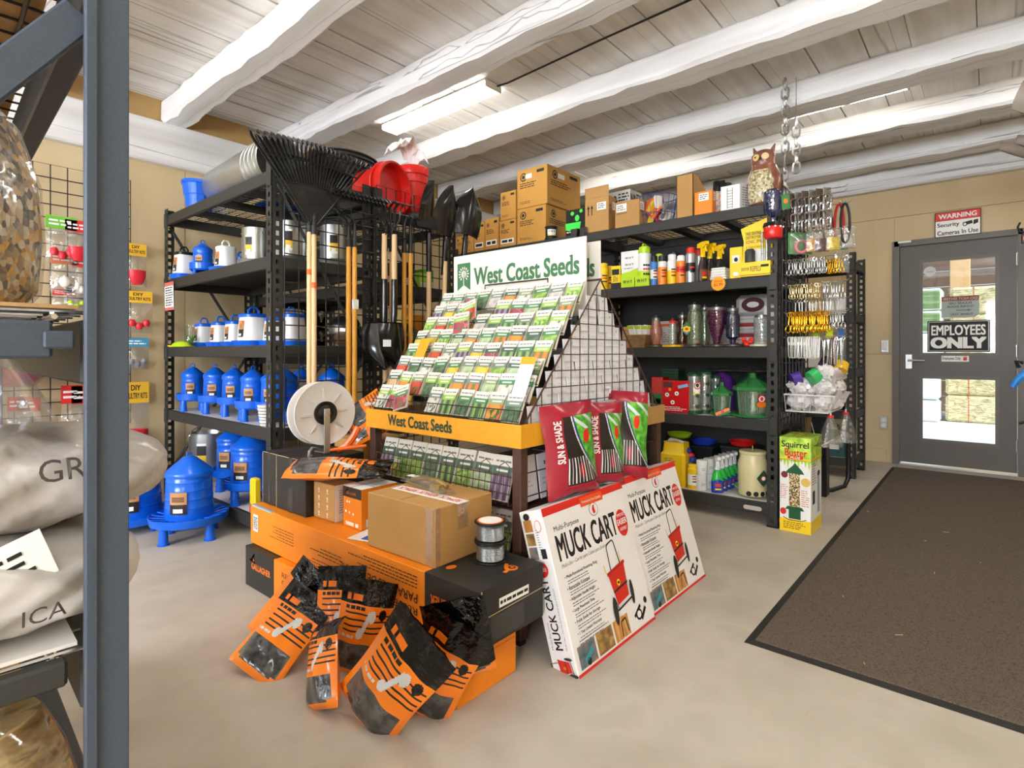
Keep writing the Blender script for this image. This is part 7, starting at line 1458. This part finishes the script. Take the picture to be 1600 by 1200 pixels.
def pin_mesh(m):
    g = MB(m); g.tube([(.008*math.cos(2*PI*k/10), 0, -.008+.008*math.sin(2*PI*k/10)) for k in range(10)], .002, 5, closed=True); g.tube([(0, 0, -.016), (0, 0, -.15), (0, 0, -.16)], [.004, .004, .001], 7); return g
HL = .315
_hk = MB(CHROME).tube([(0, HL, .0), (0, 0, 0), (0, -.012, .012)], .0024, 5).tube([(-.02, HL-.002, .0), (.02, HL-.002, .0)], .0024, 5); _ho = _hk.build('peg_hook'); _hm = _ho.data; bpy.data.objects.remove(_ho)
def peg(x, z, lb_, group='peg hooks'):
    o = bpy.data.objects.new('peg_hook', _hm); COL.objects.link(o); o.location = (x, PGY-HL, z); tag(o, lb_, 'hook', group)
def row(name, label, cat, group, mesh, z, n, x, y0=.895, y1=.65, jit=.35, hook=True):
    """n goods strung along one peg hook that juts out of the grid at x"""
    rr = random.Random(int(z*1000)+n); src = mesh.build(name, None, 50); me = src.data; bpy.data.objects.remove(src)
    for k in range(n):
        o = bpy.data.objects.new(name, me); COL.objects.link(o); o.location = (x+rr.uniform(-.002, .002), y0+(y1-y0)*k/max(1, n-1), z+rr.uniform(-.003, 0)); o.rotation_euler = (rr.uniform(-.06, .06), rr.uniform(-.08, .08), -1.0+rr.uniform(-jit, jit)); tag(o, label, cat, group)
    if hook: peg(x, z-.002, 'chrome peg hook carrying the '+group, 'peg hooks')
row('swivel_snap', 'zinc swivel snap in the uppermost row of snaps on the pegs', 'snap hook', 'uppermost zinc snaps', snap_mesh(SNAPZ, 1.15), 1.585, 15, 3.57, .895, .71)
row('swivel_snap', 'small brass snap at the outer end of the uppermost zinc snaps', 'snap hook', 'small brass snaps', snap_mesh(BRASS, 1.0), 1.57, 7, 3.60, .70, .63)
row('swivel_snap', 'nickel snap in the second row of snaps on the pegs', 'snap hook', 'second row nickel snaps', snap_mesh(mat('warm_nickel', '#c9b98c', .25, .9), 1.05), 1.435, 14, 3.57, .895, .74)
row('swivel_snap', 'loose zinc snap at the outer end of the second row', 'snap hook', 'outer zinc snaps', snap_mesh(SNAPZ, 1.25), 1.445, 8, 3.62, .73, .63)
row('pin_link', 'slim steel pin hanging under the second row of snaps', 'pin', 'slim steel pins', pin_mesh(SNAPZ), 1.352, 13, 3.66, .885, .66)
row('brass_snap', 'long brass snap in the bright brass row on the pegs', 'snap hook', 'bright brass snaps', snap_mesh(BRASS, 1.5), 1.275, 18, 3.57, .895, .70, .15)
row('brass_snap', 'steel snap at the outer end of the brass row', 'snap hook', 'steel snaps by the brass row', snap_mesh(SNAPZ, 1.2), 1.27, 6, 3.61, .69, .63)
row('chain_link', 'pale flat spring link in the lowest peg row', 'spring link', 'pale flat spring links', flat_link_mesh(mat('pale_zinc', '#d6d4cb', .35, .5)), 1.13, 13, 3.57, .895, .745, .1)
row('long_pin', 'long steel pin at the outer end of the lowest peg row', 'pin', 'long steel pins', pin_mesh(CHROME), 1.125, 10, 3.64, .735, .63)
# plates with chains on the top hooks
peg(3.575, 1.965, 'chrome peg hook carrying the hinge plates'); peg(3.553, 1.933, 'chrome peg hook carrying the short chains'); peg(3.70, 1.90, 'chrome peg hook carrying the dog leads'); peg(3.58, 1.735, 'chrome peg hook carrying the collar pack'); peg(3.72, 1.76, 'chrome peg hook carrying the upper bagged goods')
for k in range(6):
    y = .885-.037*k
    t = thing('hinge_plate', 'steel hinge plate hung high on the pegs, %s from the owl' % ORD[k], 'plate', (3.575, y, 1.965), -.75, 'hinge plates on the top hooks'); MB(mat('rusty_plate', '#6a5648', .4, .6, .2, 20) if k % 2 == 0 else SNAPZ).rbox(-.024, -.002, -.19, .024, .002, .012, .001).build('plate', t)
    for q in (-.04, -.1, -.16): MB(BLACK).lathe([(.005, 0), (.005, .004), (1e-4, .004)], 8).build('screw_hole', t, None, (0, -.0005, q), (PI/2, 0, 0))
    t = thing('chain_length', 'short steel chain hung before the hinge plates, %s from the owl' % ORD[k], 'chain', (3.553, y-.014, 1.935), -.8, 'short chains on the pegs'); chain_mesh(CHROME, 4, .056, .017, .0052).build('links', t, 60); MB(CHROME).tube([(.014*math.cos(2*PI*q/12), 0, -.185+.018*math.sin(2*PI*q/12)) for q in range(12)], .0035, 5, closed=True).build('end_ring', t)
for k, (y, c, lb_) in enumerate(((.66, '#b81c1c', 'red dog lead looped on the outer pegs'), (.63, '#1c1c1c', 'black dog lead looped on the outer pegs'), (.72, '#6a1420', 'dark red cord looped among the chains'))):
    t = thing('dog_lead', lb_, 'lead', (3.70, y, 1.90), -.9); MB(mat('lead_%d' % k, c, .5)).tube([(.026*math.sin(2*PI*q/20), .002, -.115+.115*math.cos(2*PI*q/20)) for q in range(20)], .007, 6, closed=True).build('webbing', t, 60); MB(SNAPZ).tube([(0, 0, 0), (0, -.01, .012)], .004, 6).build('clip', t)
# carded and bagged goods on the pegs
def hang_bag(label, x, y, z, w, h, fill, rot=-.9, head=None, group='bagged goods on the pegs'):
    t = thing('hanging_bag', label, 'bag', (x, y, z), rot, group); fn = pouch_surface(w, h, w*.45, int(x*100+z*10))
    M_ = Matrix.Translation((0, 0, -h)); MB(CLEAR, M_).sheet(10, 12, lambda u, v: fn(u, v, 1)).sheet(10, 12, lambda u, v: fn(1-u, v, -1)).build('film', t, 80)
    fm_ = MB(fill, M_); fm_.sheet(8, 8, lambda u, v: (fn(u, v*.55+.03, .7)[0]*.85, fn(u, v*.55, .7)[1], fn(u, v*.55+.03, 1)[2])).sheet(8, 8, lambda u, v: (fn(1-u, v*.55+.03, -.7)[0]*.85, fn(1-u, v*.55, -.7)[1], fn(u, v*.55+.03, 1)[2])).build('contents', t, 80)
    return t
PINK = mat('pink_collar', '#f07a94', .5); t = thing('collar_pack', 'green carded pack with a pink loop on the pegs', 'pack', (3.575, .84, 1.61), -.75); MB(mat('pack_green', '#3f8a44', .5)).rbox(-.075, -.002, 0, .075, .002, .128, .002).build('card', t); MB(PINK).tube([(.034*math.cos(2*PI*k/20), -.012, .045+.036*math.sin(2*PI*k/20)) for k in range(20)], .007, 8, closed=True).build('loop', t, 60); MB(CLEAR).sheet(8, 8, lambda u, v: (-.065+.13*u, -.003-.025*math.sin(PI*u)*math.sin(PI*v), .0+.12*v)).build('blister', t, 60)
for k, (x, y, z, c, lb_) in enumerate(((3.58, .77, 1.745, '#e8a03a', 'amber bagged trinkets beside the pink loop'), (3.59, .73, 1.745, '#5a1a20', 'dark red bagged cords beside the amber ones'), (3.59, .67, 1.745, '#e6c81c', 'yellow bagged clips on the outer pegs'), (3.72, .62, 1.77, '#c8c4be', 'clear bag of pale clips high on the outer pegs'), (3.72, .65, 1.63, '#8f9aa0', 'clear bag of bolts on the outer pegs'), (3.73, .66, 1.765, '#2fae3c', 'green-topped packet on the outer pegs'))):
    hang_bag(lb_, x, y, z, .085, .13, mat('fill_%d' % k, c, .5, var=.3, vs_=60))
for k, (y, c, lb_) in enumerate(((.70, '#c8d81c', 'yellow-green round tag between brass and lowest rows'), (.77, '#8aa81c', 'olive round tag between brass and lowest rows'), (.64, '#2f5a8a', 'blue carded pack between brass and lowest rows'))):
    t = thing('hang_tag', lb_, 'tag', (3.64, y, 1.13), -.9); MB(mat('tagc_%d' % k, c, .4)).rbox(-.02, -.004, -.01, .02, .004, .045, .004).build('card', t)
# white wire basket heaped with bagged goods
WW = mat('white_wire', '#dcdcd8', .4); bx0, bx1, by0, by1, bz = 3.53, 4.0, .655, .915, .69
t = thing('wire_basket', 'white wire basket on the shelving end heaped with bagged goods', 'basket', (0, 0, 0)); g = MB(WW)
g.tube([(bx0, by0, bz+.1), (bx1, by0, bz+.1), (bx1, by1, bz+.1), (bx0, by1, bz+.1)], .004, 6, closed=True).tube([(bx0+.04, by0+.04, bz), (bx1-.04, by0+.04, bz), (bx1-.04, by1, bz), (bx0+.04, by1, bz)], .004, 6, closed=True)
for k in range(18): f_ = k/17; g.tube([(bx0+(bx1-bx0)*f_, by0, bz+.1), (bx0+.04+(bx1-bx0-.08)*f_, by0+.04, bz), (bx0+.04+(bx1-bx0-.08)*f_, by1, bz)], .0018, 4)
for k in range(8): f_ = k/7; g.tube([(bx0, by0+(by1-by0)*f_, bz+.1), (bx0+.04, by0+.04+(by1-by0-.04)*f_, bz)], .0018, 4).tube([(bx1, by0+(by1-by0)*f_, bz+.1), (bx1-.04, by0+.04+(by1-by0-.04)*f_, bz)], .0018, 4)
g.build('wire_cage', t)
BAGF = mat('crumpled_white_film', '#d9d4d2', .25, coat=.3, var=.08, vs_=20, bump=.8, bs=22, dist=.02)
rr = random.Random(8)
for k in range(15):
    lay = k//6; x = 3.60+.12*(k % 3)+rr.uniform(-.01, .01); y = .72+.125*((k//3) % 2)+rr.uniform(-.01, .01); r = .068; t = thing('bagged_parcel', 'crumpled pale bagged parcel in the white basket, %s layer, %s along' % (ORD[lay], ORD[k % 6]), 'parcel', (x, y, bz+.058+.082*lay), (rr.uniform(-.5, .5), rr.uniform(-.5, .5), rr.uniform(0, 3)), 'bagged parcels in the white basket')
    ph = [rr.uniform(0, 6) for _ in range(4)]
    def lump(u, v):
        a, b = 2*PI*u, PI*v; s_ = 1+.16*math.sin(4*a+ph[0])*math.sin(3*b)+.10*math.sin(7*a+ph[1]+5*b)+.06*math.sin(13*a+9*b+ph[2]); return (r*s_*1.05*math.cos(a)*math.sin(b), r*s_*.85*math.sin(a)*math.sin(b), -r*s_*.72*math.cos(b))
    MB(BAGF).sheet(20, 12, lump).build('bag', t, 35)
for k, (x, y, z, c, lb_, rx) in enumerate(((3.55, .78, .885, '#2fae5a', 'green roll of tape on top of the bagged parcels', .9), (3.72, .665, .93, '#e6b41c', 'yellow roll on top of the bagged parcels', .3), (3.57, .885, .87, '#4a2a8a', 'purple roll at the end of the white basket', 1.2), (3.68, .73, .95, '#2a2440', 'dark purple roll among the bagged parcels', .5))):
    t = thing('tape_roll', lb_, 'roll', (x, y, z), (rx, .5, .4)); MB(mat('rollc_%d' % k, c, .3, coat=.3)).lathe([(.018, 0), (.042, 0), (.042, .05), (.018, .05)], 24).build('tape', t, 35); MB(KRAFT).shell([(.0178, 0), (.0178, .05)], 18).build('core', t, 35)
for k, (x, y, lb_) in enumerate(((3.62, .69, 'clear knotted bag with red tie hanging under the basket, nearer the carton'), (3.86, .655, 'clear knotted bag with red tie hanging under the basket, outer one'))):
    t = thing('knotted_bag', lb_, 'bag', (x, y, bz)); MB(CLEAR).sheet(24, 10, lambda u, v: ((.012+.075*v**.8)*math.cos(2*PI*u)*(1+.12*math.sin(5*2*PI*u+k)), (.012+.05*v**.8)*math.sin(2*PI*u)*(1+.1*math.cos(7*2*PI*u)), -.02-.17*v)).build('film', t, 60); MB(RED).lathe([(.014, -.03), (.018, -.022), (.014, -.014)], 12).build('tie', t, 60); MB(mat('zip_pale', '#d8d8d8', .4)).tube([(0, 0, .005), (0, 0, -.02)], .004, 6).build('knot', t)
for k in range(4):
    z = .50+.05*k; 
t = thing('wire_shelf', 'empty white-edged wire shelf below the basket on the shelving end', 'wire shelf', (0, 0, 0)); g = MB(WIRE)
for k in range(14): g.tube([(3.56+.04*k, .72, .50), (3.56+.04*k, PGY-.004, .50), (3.56+.04*k, PGY-.004, .62)], .002, 4)
g.build('wires', t); MB(WW).tube([(3.55, .72, .505), (4.12, .72, .505)], .004, 6).tube([(3.55, .76, .57), (4.12, .90, .57)], .003, 6).build('front_rails', t)
t = thing('trolley_frame', 'black tubular frame standing on the floor behind the feeder carton', 'frame', (4.55, .93, 0)); MB(BLACK).tube([(.08, -.03, .55), (.10, -.08, .50), (.13, -.14, .44), (.14, -.15, .38), (.14, -.15, .12), (.12, -.13, .06), (.06, -.06, .03), (0, 0, .03)], .016, 10).build('bent_tube', t, 40); MB(BLACK).rbox(-.07, -.05, 0, .03, .05, .58, .006).build('upright', t)
# ---- blue and red bottle feeder hanging at the shelf corner
c = onx(1209, 330, 3.47); t = thing('bottle_feeder', 'blue glass bottle feeder with a red base hanging at the shelf corner', 'bird feeder', (3.455, c.y, 1.70))
MB(REDP).lathe([(.044, 0), (.05, .01), (.052, .075), (.045, .085), (1e-4, .085)], 28).build('base', t, 40); MB(tint('cobalt_glass', '#2a4a8a', .25)).lathe([(.014, .085), (.016, .12), (.045, .15), (.05, .17), (.05, .27), (.03, .285)], 24).build('bottle', t, 40); MB(BLACK).lathe([(.053, .066), (.056, .072), (.05, .09), (.03, .095)], 24).build('collar', t, 40); MB(WIRE).tube([(-.05, 0, .08), (-.055, 0, .2), (-.03, 0, .30), (.0, 0, .325), (.03, 0, .30), (.055, 0, .2), (.05, 0, .08)], .002, 5).build('hanger', t)
for k in range(4): a = TO_CAM-.9+.6*k; MB(PAPER).ball((.054*math.cos(a), .054*math.sin(a), .062), .006, 8, 6).build('feeding_port', t, 60)
MB(GREEN, frame((-.03, -.058, .15), (.7, -.7, .2), (.1, .1, 1))).rect(0, 0, .05, .09, GREEN, 0).disc(.025, .05, .014, None, ORI, .001).build('hang_tag', t)
# ---- dark sheets added in place of the dark loaded shelves behind the bird feeders
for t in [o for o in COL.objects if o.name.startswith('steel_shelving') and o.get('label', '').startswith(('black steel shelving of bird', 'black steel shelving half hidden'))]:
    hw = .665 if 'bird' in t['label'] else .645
    MB(mat('dark_stand_in', '#2a2826', .7)).box(.285, -hw, .08, .290, hw, 1.86).build('added_dark_back', t)
# ================================================================== goods on the narrow shelving by the door
CB_ = film('clear_bin', '#e8eef2', .22, .12, .25)
for k, (zi, y, w, h, lb_) in enumerate(((.90, .95, .17, .11, 'lowest'), (1.012, .95, .16, .10, 'second'), (1.114, .97, .13, .09, 'topmost'))):
    t = thing('clear_bin', 'clear plastic bin on the narrow shelving, %s of its stack' % lb_, 'bin', (5.45, y+.03, zi+.001), 0, 'clear bins by the door'); MB(CB_).loft([[(a*.12, b*w*.42, 0) for a, b in ((-1, -1), (1, -1), (1, 1), (-1, 1))], [(a*.14, b*w*.5, h-.006) for a, b in ((-1, -1), (1, -1), (1, 1), (-1, 1))]]).build('body', t); MB(CB_).rbox(-.145, -w*.53, h-.006, .145, w*.53, h, .002).build('lid', t); MB(RED).box(-.137, -.02, h*.4, -.134, .02, h*.6).build('red_tag', t)
for k, (z, y, w, h, c, lb_) in enumerate(((1.361, .98, .16, .14, '#e4e2dc', 'white carton on the narrow shelving under its top'), (1.361, 1.17, .18, .2, '#c9a46a', 'tan carton on the narrow shelving under its top'), (.551, 1.0, .2, .18, '#3a4a44', 'dark green tub on the narrow shelving'), (.551, .93, .08, .24, '#e6b4b8', 'pink carton on the narrow shelving'), (.161, 1.02, .22, .2, '#2f5a5c', 'teal tub on the lowest narrow shelf'), (.901, 1.18, .16, .25, '#d8d4cc', 'pale carton behind the clear bins'))):
    t = thing('small_carton', lb_, 'box', (5.45, y, z)); MB(mat('far_%d' % k, c, .5)).rbox(-.12, -w/2, 0, .12, w/2, h, .006).build('carton', t); MB(PAPER).box(-.121, -w*.3, h*.3, -.1202, w*.3, h*.5).build('label', t)
# ================================================================== poultry supplies on the wall grid
GWY = YW-.09
def carded(label, px, py, w, h, head, fill, kind, z_=None):
    p = ony(px, py, GWY); t = thing('carded_pack', label, 'pack', (p.x, GWY, p.z-h), 0, 'poultry supplies on the wall grid')
    g = MB(head, frame((-w/2, -.003, h*.72), (1, 0, 0), (0, 0, 1))).box(0, 0, -.002, w, h*.28, 0)
    if head is YLB: g.text('DIY', w*.5, h*.17, w*.35, h*.07, INK, .03, 'c').text('POULTRY KITS', w*.5, h*.06, w*.86, h*.075, INK, .03, 'c')
    else: g.fine(w*.1, h*.06, w*.9, h*.22, 2, PAPER if head is not PAPER else INK, .45)
    g.build('header_card', t)
    MB(CLEAR).sheet(10, 10, lambda u, v: ((u-.5)*w, -.004-.03*math.sin(PI*u)*math.sin(PI*min(1, v+.1)), h*.72*v)).build('bag', t, 60)
    if kind == 'egg': MB(fill).ball((0, -.018, h*.28), w*.22, 12, 8, (1, .7, 1.25)).build('egg', t, 60)
    elif kind == 'cup': MB(fill).lathe([(w*.22, 0), (w*.4, h*.16), (w*.42, h*.32), (w*.36, h*.33), (w*.2, .01)], 18, (0, -.03, h*.05), .6).build('red_cup', t, 40)
    else:
        for q in (-1, 0, 1): MB(fill).lathe([(w*.1, 0), (w*.15, h*.08), (w*.1, h*.16), (1e-4, h*.17)], 12, (q*w*.25, -.02, h*.08+.02*abs(q))).build('nipple', t, 40)
    return t
PR = mat('poultry_red', '#cf2430', .35); WC = mat('egg_white', '#ece6d8', .4)
carded('green and orange headed pack with red parts at the top of the wall grid', 96, 338, .16, .30, mat('leaf_print', '#6fb43a', .5), PR, 'nip'); carded('red headed pack with pink cup beside the green one', 121, 345, .13, .28, RED, PR, 'cup')
carded('white ceramic egg pack with orange band on the wall grid', 100, 395, .14, .26, mat('orange_label', '#d8641c', .5), WC, 'egg'); carded('narrow white and red pack beside the egg', 126, 400, .09, .26, RED, WC, 'nip')
carded('white pack of clips low on the wall grid', 100, 452, .12, .14, RED, WC, 'nip'); carded('cream pack of clips at the foot of the upper rows', 118, 448, .12, .15, PAPER, mat('lime_plastic', '#b9e01c', .35), 'nip')
carded('yellow headed poultry kit with a single red cup, topmost beside the post', 212, 381, .13, .30, YLB, PR, 'cup'); carded('yellow headed poultry kit with several red nipples', 216, 455, .17, .29, YLB, PR, 'nip'); carded('blue and clear blister pack between poultry kits', 213, 528, .15, .22, mat('teal_card', '#3f8fb0', .5), mat('grey_clip', '#8a9094', .4), 'nip'); carded('yellow headed poultry kit with a large red cup, lowest beside the post', 212, 597, .16, .52, YLB, PR, 'cup')
for k, (px, py, lb_) in enumerate(((112, 602, 'red headed pack on the wall grid beside the seed shelving'), (128, 603, 'small red headed pack on the wall grid, outer one'), (30, 620, 'red headed pack behind the folded seed bag'), (45, 622, 'second red headed pack behind the folded seed bag'))): carded(lb_, px, py, .11, .42 if k < 2 else .3, RED, mat('pale_contents', '#d8b8a8', .5), 'nip')
for k, (px, py) in enumerate(((55, 560), (20, 575))):
    p = ony(px, py, 4.3); t = thing('red_trough', 'clear-wrapped red feeding trough hung on the wall grid, %s' % ('upper', 'lower')[k], 'trough', (p.x, 4.35, p.z-.1)); MB(PR).lathe([(.1, 0), (.17, .09), (.18, .095), (.16, .09), (.09, .01)], 24, (0, 0, 0), .8).build('bowl', t, 40); MB(CLEAR).lathe([(.11, -.01), (.19, .1), (.1, .2), (.02, .26)], 20, (0, 0, 0), .85).build('wrap', t, 60); MB(WIRE).tube([(0, 0, .26), (0, .12, .27), (0, .18, .27)], .003, 5).build('hook', t)
# ================================================================== bagged seed on the foreground shelving
SEEDM = ramp_mat('mixed_seed', 'voronoi', ['#8a7352', '#c9b48c', '#5a4a36', '#d9cdb4', '#a48a60', '#3c342c', '#d8a03a', '#b39c78'], 190, .7, bump=.5, dist=.004, stretch=(1, 1, .6)); GRIT = ramp_mat('grey_grit', 'noise', ['#a89c8c', '#c4b8a6', '#8a7e70'], 14, .8); HAY = ramp_mat('chopped_hay', 'noise', ['#7a5f34', '#b8965a', '#d8bf86', '#5f4a2a'], 40, .9, stretch=(.4, 1, 2), bump=.8)
def seed_bag(label, p0, w, d, h, fill, rot, top=.32, milky=.05, fillh=.78, seed=0, name='seed_bag', writing=None):
    t = thing(name, label, 'bag', p0, rot, 'bags of seed on the foreground shelving'); rr = random.Random(seed); ph = [rr.uniform(0, 6) for _ in range(5)]; n = 28
    def ring(z, s, off): 
        out = []
        for k in range(n):
            a = 2*PI*k/n; c_, s_ = math.cos(a), math.sin(a); e = (abs(c_)**3+abs(s_)**3)**(-1/3); wob = 1+.05*math.sin(3*a+ph[0]+9*z)+.03*math.sin(6*a+ph[1]-14*z)
            out.append((w*.5*s[0]*e*c_*wob+off, d*.5*s[1]*e*s_*wob, z))
        return out
    zs = [0, .06, .25, .5, .72, .86, .95, 1.0]; sc = [(.9, .9), (1, 1), (1, 1), (.94, .92), (.8, .66), (.55, .34), (.36, .14), (.34, .10)]
    MB(fill).loft([ring(h*z+.003, (a*.97, b*.97), 0) for z, (a, b) in zip(zs, sc) if z <= fillh]).build('contents', t, 60)
    MB(film('bag_film_%d' % int(milky*100), '#f6f4f0', .17, .12, milky)).loft([ring(h*z, s_, 0) for z, s_ in zip(zs, sc)], False).build('film', t, 60)
    MB(film('bag_film_%d' % int(milky*100), '#f6f4f0', .17, .12, milky)).sheet(8, 6, lambda u, v: ((u-.5)*w*.36*(1+.5*v), .02*math.sin(5*u+3*v)*v+v*.01, h*(.985+.1*v))).build('bag_neck', t, 60)
    return t
Z1, Z2, Z3 = SEEDLV[1]+.002, SEEDLV[2]+.002, SEEDLV[3]+.002
seed_bag('clear bag of mixed bird seed standing on the foreground shelf', (.025, .90, Z1), .235, .17, .30, SEEDM, .05, seed=1)
seed_bag('second clear bag of mixed seed behind the first on the foreground shelf', (-.06, 1.15, Z1), .24, .2, .28, SEEDM, .2, seed=2)
WS = mat('milky_sack', '#aaa49c', .32, var=.12, vs_=6, bump=.8, bs=9, dist=.02, coat=.2)
def sack(label, loc, L, ry, rz, rot, m, seed, writing=None, name='feed_sack'):
    t = thing(name, label, 'sack', loc, rot, 'milky sacks on the foreground shelving'); rr = random.Random(seed); ph = [rr.uniform(0, 6) for _ in range(4)]
    def fn(u, v):
        a = 2*PI*v; x = -L/2+L*u; e = (1-abs(2*u-1)**3.2)**.42; s_ = 1+.05*math.sin(7*u+2*a+ph[0])+.03*math.sin(15*u-3*a+ph[1])+.05*abs(math.sin(11*u+3*a+ph[2]))-.04*abs(math.sin(19*u-5*a+ph[3]))**.6+.02*math.sin(41*u+9*a)
        c_, q = math.cos(a), math.sin(a); f_ = (abs(c_)**2.6+abs(q)**2.6)**(-1/2.6)
        return (x, ry*e*f_*c_*s_, rz+rz*e*f_*q*s_*.98)
    MB(m).sheet(64, 48, fn).build('sack_film', t, 60)
    if writing:
        g = MB(mat('marker_ink', '#4a4440', .7)); g.at(frame((0, 0, 0), (1, 0, 0), (0, 0, 1))); g.text(writing[0], writing[1], writing[2], None, writing[3], None, 0); o = g.build('handwriting', t)
        for v_ in o.data.vertices: 
            u = (v_.co.x+L/2)/L; zz = max(-.95, min(.95, (v_.co.z-rz)/rz)); e = (1-abs(2*u-1)**3.2)**.42; q = zz/e; q = max(-.98, min(.98, q)); v_.co.y = -ry*e*(1-abs(q)**2.6)**(1/2.6)*1.12-.004
    return t
SK2 = ramp_mat('sack_of_grit', 'noise', ['#93897c', '#b6b0a8', '#c4c1bd'], 6, .3, coat=.2, bump=.3, dist=.02)
sack('milky sack marked with letters lying uppermost on the foreground shelf', (.055, .87, Z2+.105), .43, .12, .056, .02, WS, 1, ('GRI', .06, .064, .022))
sack('milky sack of grit lying under the marked one', (.03, .845, Z2), .40, .125, .054, 0, SK2, 2, ('ICA', .07, .038, .016))
sack('third milky sack behind the marked one', (.0, 1.15, Z2), .46, .12, .09, .1, WS, 3)
# folded bag neck rising from the sacks
t = thing('bag_neck', 'gathered clear plastic bag neck rising above the milky sacks', 'bag', (.07, .93, Z2+.205)); MB(film('bag_film_20', '#f6f4f0', .17, .12, .2)).sheet(16, 12, lambda u, v: ((u-.5)*.20*(1-v)**.8+.03*v, .02*math.sin(12*u)*(1-v)+.0, .0+.115*v**.9)).sheet(16, 12, lambda u, v: ((u-.5)*.2*(1-v)**.8+.03*v, .05*math.sin(PI*u)*(1-v), .115*v**.9)).build('film', t, 60)
t = thing('seed_label_card', 'white curved label card with red print between the sacks', 'card', (.085, .745, Z2+.06)); MB(PAPER, frame((-.11, -.01, -.045), (.93, 0, .36), (-.3, 0, .9))).rect(0, 0, .17, .05, PAPER, 0).rect(.01, .018, .07, .042, mat('pink_mag', '#c83a6a', .5), .0008).fine(.08, .01, .16, .04, 3, INK, .4, .0008).build('card', t)
seed_bag('clear bag of chopped hay on the lowest foreground shelf', (.04, .82, .50), .24, .16, .19, HAY, .1, seed=5); 
sack('pale sack at the bottom of the foreground shelving', (-.06, .85, .22), .4, .12, .1, .0, SK2, 7)
MB(DECKT).box(-.58, .03, .494, -.04, 1.45, .50).build('deck_board', fr); MB(STEEL).rbox(-.034, .05, .44, -.004, 1.45, .494, .003).build('beam', fr); MB(STEELB).rbox(-.555, .012, .44, -.05, .04, .485, .003).build('side_beam', fr)
# ================================================================== tools on the right-hand wall rail
SCP = mat('grey_scoop', '#8a8074', .5, var=.1, vs_=9)
t = thing('tool_rail', 'steel rail on posts along the right-hand side of the mat', 'rail', (0, 0, 0)); MB(STEEL).rbox(3.2, -.62, 2.16, 5.6, -.58, 2.22, .003).build('upper_rail', t); MB(STEEL).rbox(3.2, -.62, 1.2, 5.6, -.58, 1.26, .003).build('lower_rail', t)
for x in (3.2, 4.4, 5.56): MB(STEEL).rbox(x, -.62, 0, x+.04, -.58, 2.5, .003).build('post', t)
for k, (px, py, X, lb_) in enumerate(((1577, 150, 3.75, 'grey scoop blade jutting in highest at the frame edge'), (1562, 232, 4.3, 'grey scoop blade jutting in lower at the frame edge'), (1588, 222, 4.0, 'grey scoop blade between the two other scoops'))):
    tip = onx(px, py, X); t = thing('grain_scoop', lb_, 'scoop', tip, 0, 'grey scoops on the right-hand rail'); dv = Vector((.10, -.40, -.17)); M_ = frame((0, 0, 0), dv, (0, 0, 1) if k == 0 else (.1, .1, 1))
    MB(SCP, M_).sheet(10, 8, lambda u, v: (.42*u+(.05*v if k == 0 else 0), ((v-.5)*((.15 if k == 0 else .055)+.05*min(1, u*2.2)**.6)), .03*(2*v-1)**2)).sheet(10, 8, lambda u, v: (.42*u+(.05*(1-v) if k == 0 else 0), ((.5-v)*((.15 if k == 0 else .055)+.05*min(1, u*2.2)**.6)), .03*(2*v-1)**2-.006)).build('blade', t, 60); MB(WOODP, M_).tube([(.38, 0, 0), (.55, 0, .0)], .016, 10).build('handle', t, 40)
c = onx(1594, 362, 4.9); t = thing('hanging_tool', 'black tool with orange label hanging at the right-hand frame edge', 'tool', c); MB(BLACK).tube([(0, .0, .06), (0, .012, .03), (0, 0, 0), (0, -.06, -.02)], .006, 8).rbox(-.01, -.12, -.08, .01, -.005, -.02, .004).build('body', t, 40); MB(ORI).box(-.011, -.1, -.06, -.0102, -.015, -.035).build('label', t); MB(WIRE).tube([(0, -.1, -.05), (0, -.5, -.03)], .004, 6).build('hook', t)
c = onx(1592, 590, 4.6); t = thing('blue_handled_tool', 'blue and black handled tool hanging at the right-hand frame edge', 'tool', c); MB(mat('tool_blue', '#1f7fd0', .35)).tube([(0, .03, -.06), (0, .01, -.02), (0, -.03, .03), (0, -.06, .06)], [.014, .02, .022, .014], 10).build('grip', t, 40); MB(BLACK).tube([(0, -.02, .09), (0, .012, .10), (0, .0, .06)], .012, 8).tube([(0, 0, -.28), (0, -.05, -.26), (0, -.08, -.2)], .01, 8).tube([(0, -.06, .05), (0, -.5, .12)], .006, 6).build('frame', t, 40)
# ================================================================== put the empties that were laid out in room coordinates at their own base
for o in [o for o in COL.objects if o.type == 'EMPTY' and o.parent is None and o.location.length < 1e-6]:
    pts = [ch.matrix_basis @ v.co for ch in o.children if ch.type == 'MESH' for v in ch.data.vertices]
    if not pts: continue
    b = Vector(((min(p.x for p in pts)+max(p.x for p in pts))/2, (min(p.y for p in pts)+max(p.y for p in pts))/2, min(p.z for p in pts)))
    o.location = b
    for ch in o.children: ch.location = ch.location-b
